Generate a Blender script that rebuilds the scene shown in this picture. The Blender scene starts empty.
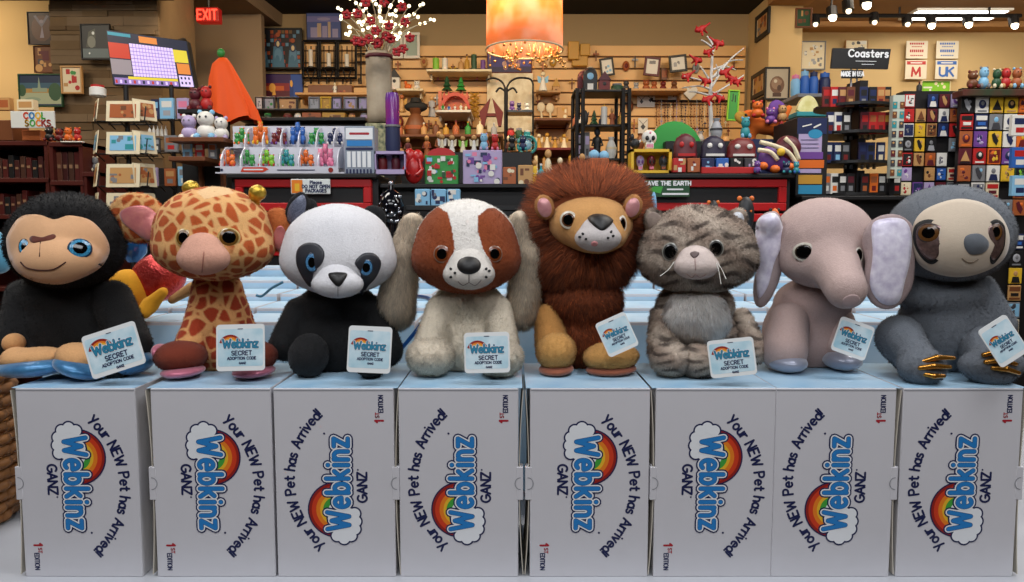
import bpy, math, random
import numpy as np
from mathutils import Vector, Matrix
rng = np.random.default_rng(7); random.seed(7)
SC = bpy.context.scene; COL = SC.collection
ORD = ['first', 'second', 'third', 'fourth', 'fifth', 'sixth', 'seventh', 'eighth', 'ninth', 'tenth', 'eleventh', 'twelfth', 'thirteenth', 'fourteenth', 'fifteenth', 'sixteenth', 'seventeenth', 'eighteenth', 'nineteenth', 'twentieth']
F = 740.0; PITCH = math.radians(4.8); CAMZ = 1.321
CP, SP = math.cos(PITCH), math.sin(PITCH)
BOXTOP = 1.06

def P(px, py, y):
    a = (px-512)/F; b = (291-py)/F
    dy = CP + b*SP
    return (a/dy*y, y, CAMZ + (b*CP-SP)/dy*y)
def S(y): return y/F*1.0
def proj(p):
    x, y, z = p[:,0], p[:,1], p[:,2]-CAMZ
    d = y*CP - z*SP; u = y*SP + z*CP
    return 512+F*x/d, 291-F*u/d

# ---------- materials
def srgb(h):
    if isinstance(h, str):
        h = [int(h[i:i+2], 16)/255 for i in (0, 2, 4)]
    return tuple((c/12.92 if c <= .04045 else ((c+.055)/1.055)**2.4) for c in h)
MATS = {}
def mat(name, color='808080', rough=.6, metal=0, emit=None, es=1, sheen=0, coat=0, noise=0, nscale=30, bump=0, bscale=200, attr=False, trans=0, alpha=1, c2=None):
    if name in MATS: return MATS[name]
    m = bpy.data.materials.new(name); m.use_nodes = True; nt = m.node_tree; N = nt.nodes; L = nt.links
    b = N['Principled BSDF']; c = srgb(color)
    b.inputs['Base Color'].default_value = (*c, 1); b.inputs['Roughness'].default_value = rough; b.inputs['Metallic'].default_value = metal
    if sheen: b.inputs['Sheen Weight'].default_value = sheen; b.inputs['Sheen Roughness'].default_value = .5
    if coat: b.inputs['Coat Weight'].default_value = coat; b.inputs['Coat Roughness'].default_value = .05
    if trans: b.inputs['Transmission Weight'].default_value = trans
    if alpha < 1: b.inputs['Alpha'].default_value = alpha
    if emit: b.inputs['Emission Color'].default_value = (*srgb(emit), 1); b.inputs['Emission Strength'].default_value = es
    src = None
    tc = N.new('ShaderNodeTexCoord')
    if attr:
        a = N.new('ShaderNodeAttribute'); a.attribute_name = 'Col'; src = a.outputs['Color']
    if noise:
        n = N.new('ShaderNodeTexNoise'); n.inputs['Scale'].default_value = nscale; n.inputs['Detail'].default_value = 4
        L.new(tc.outputs['Object'], n.inputs['Vector'])
        if c2:
            r = N.new('ShaderNodeValToRGB'); r.color_ramp.elements[0].position = .5-noise/2; r.color_ramp.elements[1].position = .5+noise/2
            r.color_ramp.elements[0].color = (*c, 1); r.color_ramp.elements[1].color = (*srgb(c2), 1)
            L.new(n.outputs['Fac'], r.inputs['Fac']); src = r.outputs['Color']
        else:
            mr = N.new('ShaderNodeMapRange'); mr.inputs[3].default_value = 1-noise; mr.inputs[4].default_value = 1+noise
            L.new(n.outputs['Fac'], mr.inputs[0])
            mx = N.new('ShaderNodeVectorMath'); mx.operation = 'SCALE'
            if src: L.new(src, mx.inputs[0])
            else: mx.inputs[0].default_value = c
            L.new(mr.outputs[0], mx.inputs['Scale']); src = mx.outputs[0]
    if src: L.new(src, b.inputs['Base Color'])
    if bump:
        n = N.new('ShaderNodeTexNoise'); n.inputs['Scale'].default_value = bscale; n.inputs['Detail'].default_value = 3
        L.new(tc.outputs['Object'], n.inputs['Vector'])
        bp = N.new('ShaderNodeBump'); bp.inputs['Strength'].default_value = bump; bp.inputs['Distance'].default_value = .002
        L.new(n.outputs['Fac'], bp.inputs['Height']); L.new(bp.outputs[0], b.inputs['Normal'])
    MATS[name] = m; return m
def M(color, rough=.6, **k):
    if color in MATS: return MATS[color]
    kk = '_'.join(f'{a}{v}' for a, v in sorted(k.items()))
    return mat(f'm_{color}_{rough}_{kk}', color, rough, **k)

# ---------- object plumbing
def mesh(verts, faces, mats, fmat=None, smooth=False, name='m', origin=None):
    me = bpy.data.meshes.new(name)
    v = np.asarray(verts, dtype=float).reshape(-1, 3)
    if origin is not None: v = v-np.asarray(origin)
    me.from_pydata(v.tolist(), [], [list(map(int, f)) for f in faces])
    for m in (mats if isinstance(mats, (list, tuple)) else [mats]): me.materials.append(m)
    if fmat is not None: me.polygons.foreach_set('material_index', np.asarray(fmat, dtype=np.int32))
    if smooth: me.polygons.foreach_set('use_smooth', np.ones(len(me.polygons), dtype=bool))
    me.update(); return me
def setp(o, label=None, cat=None, group=None, kind=None):
    if label: o['label'] = label
    if cat: o['category'] = cat
    if group: o['group'] = group
    if kind: o['kind'] = kind
    return o
def thing(name, label, cat, loc=(0, 0, 0), group=None, rz=0):
    o = bpy.data.objects.new(name, None); COL.objects.link(o); o.location = loc; o.rotation_euler = (0, 0, rz); o.empty_display_size = .02
    return setp(o, label, cat, group)
def wloc(o):
    p = Vector((0, 0, 0))
    while o is not None: p = p+o.location; o = o.parent
    return p
def copytree(o, parent=None):
    c = o.copy(); COL.objects.link(c); c.parent = parent
    for ch in list(o.children): copytree(ch, c)
    return c
class G:
    """mesh collector; coordinates are world unless the object gets a parent with local=True"""
    def __init__(s): s.v = []; s.f = []; s.m = []; s.n = 0
    def add(s, v, f, m=0):
        v = np.asarray(v, dtype=float).reshape(-1, 3)
        s.v.append(v); s.f += [[int(i)+s.n for i in q] for q in f]; s.m += [m]*len(f); s.n += len(v); return s
    def box(s, x0, x1, y0, y1, z0, z1, m=0, bev=0):
        if bev:
            b = bev; v = []; 
            for x, sx in ((x0, 1), (x1, -1)):
                for y, sy in ((y0, 1), (y1, -1)):
                    for z, sz in ((z0, 1), (z1, -1)):
                        v += [(x, y+sy*b, z+sz*b), (x+sx*b, y, z+sz*b), (x+sx*b, y+sy*b, z)]
            idx = lambda i, j, k, t: ((i*2+j)*2+k)*3+t
            f = [[idx(0,0,0,0), idx(0,0,1,0), idx(0,1,1,0), idx(0,1,0,0)], [idx(1,0,0,0), idx(1,1,0,0), idx(1,1,1,0), idx(1,0,1,0)],
                 [idx(0,0,0,1), idx(1,0,0,1), idx(1,0,1,1), idx(0,0,1,1)], [idx(0,1,0,1), idx(0,1,1,1), idx(1,1,1,1), idx(1,1,0,1)],
                 [idx(0,0,0,2), idx(0,1,0,2), idx(1,1,0,2), idx(1,0,0,2)], [idx(0,0,1,2), idx(1,0,1,2), idx(1,1,1,2), idx(0,1,1,2)]]
            for i in (0, 1):
                for j in (0, 1): f.append([idx(i,j,0,0), idx(i,j,0,1), idx(i,j,1,1), idx(i,j,1,0)])
                for k in (0, 1): f.append([idx(i,0,k,0), idx(i,0,k,2), idx(i,1,k,2), idx(i,1,k,0)])
            for j in (0, 1):
                for k in (0, 1): f.append([idx(0,j,k,1), idx(0,j,k,2), idx(1,j,k,2), idx(1,j,k,1)])
            for i in (0, 1):
                for j in (0, 1):
                    for k in (0, 1): f.append([idx(i,j,k,0), idx(i,j,k,1), idx(i,j,k,2)])
            # fix winding by comparing to centre
            V = np.array(v); c = V.mean(0); g = []
            for q in f:
                a, b2, c2 = V[q[0]], V[q[1]], V[q[2]]
                n = np.cross(b2-a, c2-a)
                g.append(q if np.dot(n, V[q].mean(0)-c) > 0 else q[::-1])
            return s.add(v, g, m)
        v = [(x, y, z) for x in (x0, x1) for y in (y0, y1) for z in (z0, z1)]
        return s.add(v, [[0,1,3,2],[4,6,7,5],[0,4,5,1],[2,3,7,6],[0,2,6,4],[1,5,7,3]], m)
    def tube(s, pts, r, m=0, n=8, cap=True):
        pts = [np.array(p, float) for p in pts]; k = len(pts)
        rr = r if isinstance(r, (list, tuple, np.ndarray)) else [r]*k
        v = []; up = np.array((0, 0, 1.)); 
        for i, p in enumerate(pts):
            t = pts[min(i+1, k-1)]-pts[max(i-1, 0)]; t = t/(np.linalg.norm(t)+1e-12)
            a = np.cross(t, up)
            if np.linalg.norm(a) < .1: a = np.cross(t, (1., 0, 0))
            a /= np.linalg.norm(a); b = np.cross(a, t)
            for j in range(n):
                q = 2*math.pi*j/n; v.append(p+rr[i]*(math.cos(q)*a+math.sin(q)*b))
        f = [[i*n+j, i*n+(j+1)%n, (i+1)*n+(j+1)%n, (i+1)*n+j] for i in range(k-1) for j in range(n)]
        if cap: f += [list(range(n))[::-1], [(k-1)*n+j for j in range(n)]]
        return s.add(v, f, m)
    def lathe(s, c, prof, m=0, n=16, sx=1, sy=1):
        """prof: list of (r, z)"""
        v = [(c[0]+r*sx*math.cos(2*math.pi*j/n), c[1]+r*sy*math.sin(2*math.pi*j/n), c[2]+z) for r, z in prof for j in range(n)]
        k = len(prof)
        f = [[i*n+j, i*n+(j+1)%n, (i+1)*n+(j+1)%n, (i+1)*n+j] for i in range(k-1) for j in range(n)]
        f += [list(range(n))[::-1], [(k-1)*n+j for j in range(n)]]
        return s.add(v, f, m)
    def ball(s, c, r, m=0, n=12, k=8):
        r = r if isinstance(r, (list, tuple)) else (r, r, r)
        v = []; 
        for i in range(k+1):
            t = math.pi*i/k
            for j in range(n):
                q = 2*math.pi*j/n
                v.append((c[0]+r[0]*math.sin(t)*math.cos(q), c[1]+r[1]*math.sin(t)*math.sin(q), c[2]-r[2]*math.cos(t)))
        f = [[i*n+j, i*n+(j+1)%n, (i+1)*n+(j+1)%n, (i+1)*n+j] for i in range(k) for j in range(n)]
        return s.add(v, f, m)
    def plate(s, pts, t, m=0):
        """polygon (list of (x,z)) extruded in y from y0=t[0] to t[1]"""
        n = len(pts)
        v = [(x, t[0], z) for x, z in pts]+[(x, t[1], z) for x, z in pts]
        a = sum(pts[i][0]*pts[(i+1)%n][1]-pts[(i+1)%n][0]*pts[i][1] for i in range(n))
        f0 = list(range(n)); 
        f = [f0 if a > 0 else f0[::-1], [i+n for i in (f0[::-1] if a > 0 else f0)]]
        for i in range(n):
            j = (i+1) % n; f.append([i, i+n, j+n, j] if a > 0 else [j, j+n, i+n, i])
        return s.add(v, f, m)
    def xf(s, Mx, start=0):
        R_ = np.array(Mx); out = []
        for v in s.v: out.append(v @ R_[:3, :3].T + R_[:3, 3])
        s.v = out; return s
    def obj(s, name, mats, parent=None, smooth=False, local=False, origin=None):
        v = np.concatenate(s.v)
        if parent is not None and not local: origin = wloc(parent)
        if parent is None and origin is None and not local:
            origin = ((v[:, 0].min()+v[:, 0].max())/2, (v[:, 1].min()+v[:, 1].max())/2, v[:, 2].min())
        if local and origin is None: origin = (0, 0, 0)
        o = bpy.data.objects.new(name, mesh(v, s.f, mats, s.m, smooth, name, origin)); COL.objects.link(o)
        if parent is not None: o.parent = parent
        elif not local: o.location = origin
        return o
def autosmooth(o, ang=35):
    me = o.data
    me.polygons.foreach_set('use_smooth', np.ones(len(me.polygons), dtype=bool))
    try: me.set_sharp_from_angle(angle=math.radians(ang))
    except Exception: pass
    return o

# ---------- SDF
def rotmat(rx=0, ry=0, rz=0):
    from mathutils import Euler
    return np.array(Euler((math.radians(rx), math.radians(ry), math.radians(rz))).to_matrix())
BACK = 0.0   # how far back on its carton the toy being built sits
def E(px, py, y, rx, ry, rz, rot=0, rotx=0, roty=0):
    """ellipsoid: image-plane rx, rz in px at depth y, ry depth radius in px; rot = ccw degrees in the picture"""
    y += BACK; s = S(y); c = np.array(P(px, py, y)); r = np.array((rx, ry, rz))*s
    R_ = rotmat(rotx, -rot, roty)
    def f(p):
        q = (p-c) @ R_
        k0 = np.linalg.norm(q/r, axis=1); k1 = np.linalg.norm(q/(r*r), axis=1)
        return k0*(k0-1)/np.maximum(k1, 1e-9)
    b = max(r); f.bb = (c-b, c+b); return f
def C(px1, py1, y1, r1, px2, py2, y2, r2):
    y1 += BACK; y2 += BACK
    a = np.array(P(px1, py1, y1)); b = np.array(P(px2, py2, y2)); ra = r1*S(y1); rb = r2*S(y2); ab = b-a; L2 = ab@ab
    def f(p):
        t = np.clip(((p-a)@ab)/L2, 0, 1)
        return np.linalg.norm(p-a-t[:, None]*ab, axis=1)-(ra+(rb-ra)*t)
    m = max(ra, rb); f.bb = (np.minimum(a, b)-m, np.maximum(a, b)+m); return f
def U(*fs, k=.012):
    def f(p):
        d = fs[0](p)
        for g in fs[1:]:
            e = g(p); h = np.clip(.5+.5*(e-d)/k, 0, 1)
            d = e+(d-e)*h-k*h*(1-h)
        return d
    f.bb = (np.min([g.bb[0] for g in fs], 0), np.max([g.bb[1] for g in fs], 0)); return f
def FL(fn, z=BOXTOP+.0005):
    def f(p): return np.maximum(fn(p), z-p[:, 2])
    f.bb = fn.bb; return f
def WR(fn, amp=.0015, sc=60, seed=0):
    """soft lumps in the stuffing"""
    r = np.random.default_rng(seed); K = r.normal(size=(5, 3))*sc; ph = r.uniform(0, 6.28, 5)
    def f(p): return fn(p)+amp*np.sin(p@K.T+ph).mean(1)
    f.bb = fn.bb; return f
def nets(fn, h=.0028):
    lo = fn.bb[0]-3*h; hi = fn.bb[1]+3*h
    n = np.ceil((hi-lo)/h).astype(int)+1
    ax = [lo[i]+h*np.arange(n[i]) for i in range(3)]
    g = np.stack(np.meshgrid(*ax, indexing='ij'), -1).reshape(-1, 3)
    d = np.empty(len(g))
    for i in range(0, len(g), 400000): d[i:i+400000] = fn(g[i:i+400000])
    d = d.reshape(n); s = d < 0
    c = s[:-1, :-1, :-1].astype(np.int8)
    cnt = np.zeros(n-1, np.int8); acc = np.zeros((*(n-1), 3)); ne = np.zeros(n-1)
    sl = lambda o, q: slice(o, q-1+o)
    def cor(a, i, j, k): return a[sl(i, n[0]), sl(j, n[1]), sl(k, n[2])]
    for i in (0, 1):
        for j in (0, 1):
            for k in (0, 1): cnt += cor(s, i, j, k)
    corners = [(i, j, k) for i in (0, 1) for j in (0, 1) for k in (0, 1)]
    for a in corners:
        for axis in range(3):
            if a[axis] == 1: continue
            b = list(a); b[axis] = 1
            da, db = cor(d, *a), cor(d, *b); mk = (da < 0) != (db < 0)
            t = np.where(mk, da/np.where(mk, da-db, 1), 0)
            for ax3 in range(3):
                acc[..., ax3] += np.where(mk, a[ax3]+(t if ax3 == axis else 0), 0)
            ne += mk
    act = (cnt > 0) & (cnt < 8)
    idx = -np.ones(n-1, int); idx[act] = np.arange(act.sum())
    ijk = np.argwhere(act); v = lo+h*(ijk+acc[act]/ne[act][:, None])
    faces = []
    for axis in range(3):
        o = [(1, 2), (2, 0), (0, 1)][axis]
        a = s; sh = [slice(1, -1)]*3; sh[axis] = slice(0, n[axis]-1); s0 = a[tuple(sh)]
        sh2 = list(sh); sh2[axis] = slice(1, n[axis]); s1 = a[tuple(sh2)]
        e = np.argwhere(s0 != s1); pos = e.copy()
        for ax3 in range(3):
            if ax3 != axis: pos[:, ax3] += 1
        inside = s0[tuple(e.T)]
        q = []
        for du, dv in ((0, 0), (-1, 0), (-1, -1), (0, -1)):
            w = pos.copy(); w[:, o[0]] += du; w[:, o[1]] += dv
            q.append(idx[tuple(w.T)])
        q = np.stack(q, 1); q[~inside] = q[~inside][:, ::-1]
        faces.append(q)
    f = np.concatenate(faces); f = f[(f >= 0).all(1)]
    return v, f
def trace(fn, px, py, off=0.0):
    """walk from the lens toward a pixel until the shape is met: a point on its skin and the outward normal"""
    px = np.atleast_1d(np.asarray(px, float)); py = np.atleast_1d(np.asarray(py, float))
    d = np.array([P(a, b, 1.0) for a, b in zip(px, py)])-np.array((0, 0, CAMZ)); d /= np.linalg.norm(d, axis=1)[:, None]
    o = np.array((0, 0, CAMZ)); t = np.full(len(px), .95)
    best = np.full(len(px), 9.); bt = t.copy()
    for _ in range(90):
        s = fn(o+d*t[:, None])-off
        b = s < best; best[b] = s[b]; bt[b] = t[b]
        t = t+np.clip(s, -.01, .03)*.7
    t = np.where(best < .002, np.where(t < 1.7, t, bt), bt)
    p = o+d*t[:, None]; e = 1e-3; n = np.stack([fn(p+np.eye(3)[i]*e)-fn(p-np.eye(3)[i]*e) for i in range(3)], 1)
    n /= np.linalg.norm(n, axis=1)[:, None]+1e-9
    return p, n
def setcol(me, c):
    a = me.color_attributes.new('Col', 'FLOAT_COLOR', 'POINT')
    c = np.asarray(c); c = np.concatenate([c, np.ones((len(c), 1))], 1); a.data.foreach_set('color', c.astype(np.float32).ravel())
def rgb(h): return np.array(srgb(h))
def const(h):
    c = rgb(h); return lambda p: np.repeat(c[None], len(p), 0)
def inpoly(px, py, poly):
    poly = np.asarray(poly, float); r = np.zeros(len(px), bool); j = len(poly)-1
    for i in range(len(poly)):
        xi, yi = poly[i]; xj, yj = poly[j]
        c = ((yi > py) != (yj > py)) & (px < (xj-xi)*(py-yi)/((yj-yi) if yj != yi else 1e-9)+xi); r ^= c; j = i
    return r
PL = None
def skin(name, fn, parent, colf, h=.0028, material=None, fur=None, label=None):
    """one soft part: outer skin (and its pile as a child)"""
    v, f = nets(fn, h)
    me = mesh(v, f, material or mat('plush_pile', rough=.95, attr=True, sheen=.06, noise=.12, nscale=260, bump=.5, bscale=420), None, True, name, wloc(parent))
    cf = colf if callable(colf) else const(colf)
    setcol(me, cf(v))
    o = bpy.data.objects.new(name, me); COL.objects.link(o); o.parent = parent
    if label: o['label'] = label
    if fur: pile(o, v, f, cf, **fur)
    return o
def pile(par, v, f, cf, n=9000, L=.004, w=.0006, comb=(0, 0, -.35), jit=.35, var=.10, keep=None, curl=.3, clamp=True):
    tri = np.concatenate([f[:, [0, 1, 2]], f[:, [0, 2, 3]]])
    a, b, c = v[tri[:, 0]], v[tri[:, 1]], v[tri[:, 2]]
    nr = np.cross(b-a, c-a); ar = np.linalg.norm(nr, axis=1); nr /= ar[:, None]+1e-12
    # only what can be seen from the shop side of the table: skip the very back
    ar = ar*np.where(nr[:, 1] > .75, .15, 1)
    i = rng.choice(len(tri), n, p=ar/ar.sum()); r1 = np.sqrt(rng.random(n)); r2 = rng.random(n)
    p = a[i]*(1-r1)[:, None]+b[i]*(r1*(1-r2))[:, None]+c[i]*(r1*r2)[:, None]; nn = nr[i]
    if keep is not None:
        k = keep(p); p = p[k]; nn = nn[k]; n = len(p)
    Lr = L*(rng.uniform(.6, 1.25, n))[:, None]
    cb = np.array(comb) if not callable(comb) else comb(p)
    K1 = np.random.default_rng(n).normal(size=(4, 3, 3))*(2.2/max(L, .004)); tuft = sum(np.sin(p@K1[i]+i) for i in range(4))*.5
    mott = 1+(.5*var+.05)*np.sin(p@K1[0][:, :1]*1.3+np.sin(p@K1[1][:, :1]))*np.cos(p@K1[2][:, 1:2])
    d = nn+cb+tuft*.42+rng.normal(0, jit, (n, 3)); d /= np.linalg.norm(d, axis=1)[:, None]
    d2 = d+cb*1.4+rng.normal(0, curl, (n, 3))*.6; d2 /= np.linalg.norm(d2, axis=1)[:, None]
    side = np.cross(d, nn+np.array((0, -.5, .15))+rng.normal(0, .35, (n, 3))); side /= np.linalg.norm(side, axis=1)[:, None]+1e-9
    base = p-nn*.0006
    mid = base+d*Lr*.55; tip = mid+d2*Lr*.5
    V = np.stack([base-side*w/2, base+side*w/2, mid+side*w*.4, mid-side*w*.4, tip], 1).reshape(-1, 3)
    if clamp: V[:, 2] = np.maximum(V[:, 2], BOXTOP+.0007)
    q = np.arange(n)*5
    cc = cf(p)*np.exp(rng.normal(0, var*1.35, n))[:, None]*mott
    me = bpy.data.meshes.new('fur'); 
    nv = 5*n; me.vertices.add(nv); me.vertices.foreach_set('co', (V-np.array(wloc(par))).ravel())
    loops = np.stack([q, q+1, q+2, q+3, q+3, q+2, q+4], 1).ravel(); me.loops.add(len(loops)); me.loops.foreach_set('vertex_index', loops.astype(np.int32))
    st = np.stack([np.arange(n)*7, np.arange(n)*7+4], 1).ravel(); me.polygons.add(2*n); me.polygons.foreach_set('loop_start', st.astype(np.int32))
    me.polygons.foreach_set('use_smooth', np.ones(2*n, bool)); me.update(calc_edges=True); me.validate()
    me.materials.append(mat('fur_strand', rough=.9, attr=True))
    setcol(me, np.repeat(np.clip(cc, 0, 1), 5, 0))
    nrm = np.repeat(nn*.5+d*.5, 5, 0); nrm /= np.linalg.norm(nrm, axis=1)[:, None]
    me.normals_split_custom_set_from_vertices(nrm.tolist())
    o = bpy.data.objects.new('fur', me); COL.objects.link(o); o.parent = par; o['kind'] = 'stuff'
    return o
def smoothpoly(pts, n=6, closed=True):
    pts = [np.array(p, float) for p in pts]; N_ = len(pts); out = []
    R_ = range(N_) if closed else range(N_-1)
    for i in R_:
        g = (lambda k: pts[k % N_]) if closed else (lambda k: pts[min(max(k, 0), N_-1)])
        p0, p1, p2, p3 = g(i-1), g(i), g(i+1), g(i+2)
        for j in range(n):
            t = j/n; out.append(.5*((2*p1)+(-p0+p2)*t+(2*p0-5*p1+4*p2-p3)*t*t+(-p0+3*p1-3*p2+p3)*t**3))
    if not closed: out.append(pts[-1])
    return out
def patch(name, fn, poly, parent, material, off=.0016, rings=7, bulge=0, sub=5, label=None, smooth_in=True):
    """fabric panel sewn on a soft shape: outline in photo pixels, laid on the skin"""
    q = np.array(smoothpoly(poly, sub)) if smooth_in else np.array(poly, float)
    c = q.mean(0); n = len(q); X = []; offs = []
    for k in range(rings+1):
        t = k/rings; X.append(c+(q-c)*t if k else c[None]); offs.append(np.full(len(X[-1]), off+bulge*(1-t*t)))
    X.append(q+(q-c)/np.linalg.norm(q-c, axis=1)[:, None]*.6); offs.append(np.full(n, -.0012))
    X = np.concatenate(X); offs = np.concatenate(offs)
    p, nn = trace(fn, X[:, 0], X[:, 1]); p = p+nn*offs[:, None]
    f = [[0, 1+i, 1+(i+1) % n] for i in range(n)]
    for k in range(rings):
        a = 1+k*n; f += [[a+i, a+n+i, a+n+(i+1) % n, a+(i+1) % n] for i in range(n)]
    # wind toward the viewer
    v = p; nrm = np.cross(v[f[0][1]]-v[0], v[f[0][2]]-v[0])
    if nrm[1] > 0: f = [x[::-1] for x in f]
    o = bpy.data.objects.new(name, mesh(v, f, material, None, True, name, wloc(parent))); COL.objects.link(o); o.parent = parent
    if label: o['label'] = label
    return o
def ell(cx, cy, rx, ry, n=14, rot=0):
    a = math.radians(rot); out = []
    for i in range(n):
        t = 2*math.pi*i/n; x = rx*math.cos(t); y = ry*math.sin(t); out.append((cx+x*math.cos(a)+y*math.sin(a), cy-x*math.sin(a)+y*math.cos(a)))
    return out
def seam(name, fn, pts, parent, material, w=.6, off=.001, y=1.25):
    q = np.array(smoothpoly(pts, 5, False)); p, nn = trace(fn, q[:, 0], q[:, 1]); p = p+nn*off
    g = G(); g.tube(list(p), w*S(y), n=6); o = g.obj(name, material, parent, True); return o
def eye(fn, px, py, rx, ry, parent, iris='4a2a12', rim='d8d4cc', name='eye', pup=.55, irisr=.88, out=.38, rimr=1.07, iris2=None, look=0):
    """domed plastic eye: rim, iris and pupil, glossy"""
    p, n = trace(fn, [px], [py]); p = p[0]; n = n[0]
    tocam = np.array((0, 0, CAMZ))-p; tocam /= np.linalg.norm(tocam)
    n = n*.3+tocam*.7; n /= np.linalg.norm(n)
    u = np.cross((0, 0, 1.), n); u /= np.linalg.norm(u); w = np.cross(n, u)
    # widths given in the picture; undo the turn of the eye
    s = S(p[1]); cx = max(.6, abs(u[0]))
    a, b = rx*s/cx, ry*s
    g = G(); K = 22; prof = [(0, 1), (.2, .985), (pup*.5, .97), (pup, .86), (pup+.01, .855), (irisr*.9, .62), (irisr, .55), (irisr+.01, .54), (1, .2), (rimr, .12), (rimr, -.5)]
    mi = [2, 2, 2, 2, 1, 1, 1, 0, 3, 3, 3]
    V = []; Fc = []; Mi = []
    for r, h in prof[1:]:
        for j in range(K):
            t = 2*math.pi*j/K; V.append(p+u*(r*a*math.cos(t))+w*(r*b*math.sin(t))+n*(h*out*min(a, b)*.9))
    V.append(p+n*(out*min(a, b)*.9)); top = len(V)-1
    for j in range(K): Fc.append([top, j, (j+1) % K]); Mi.append(2)
    for i in range(len(prof)-2):
        for j in range(K): Fc.append([i*K+j, (i+1)*K+j, (i+1)*K+(j+1) % K, i*K+(j+1) % K]); Mi.append(mi[i+1])
    mats = [mat('eye_white_'+rim, rim, .15), mat('iris_'+iris, iris, .2, noise=.3, nscale=600, c2=iris2), mat('pupil', '040404', .08), mat('eyerim_'+rim, rim, .3)]
    o = bpy.data.objects.new(name, mesh(np.array(V), Fc, mats, Mi, True, name, wloc(parent))); COL.objects.link(o); o.parent = parent
    return o
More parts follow.
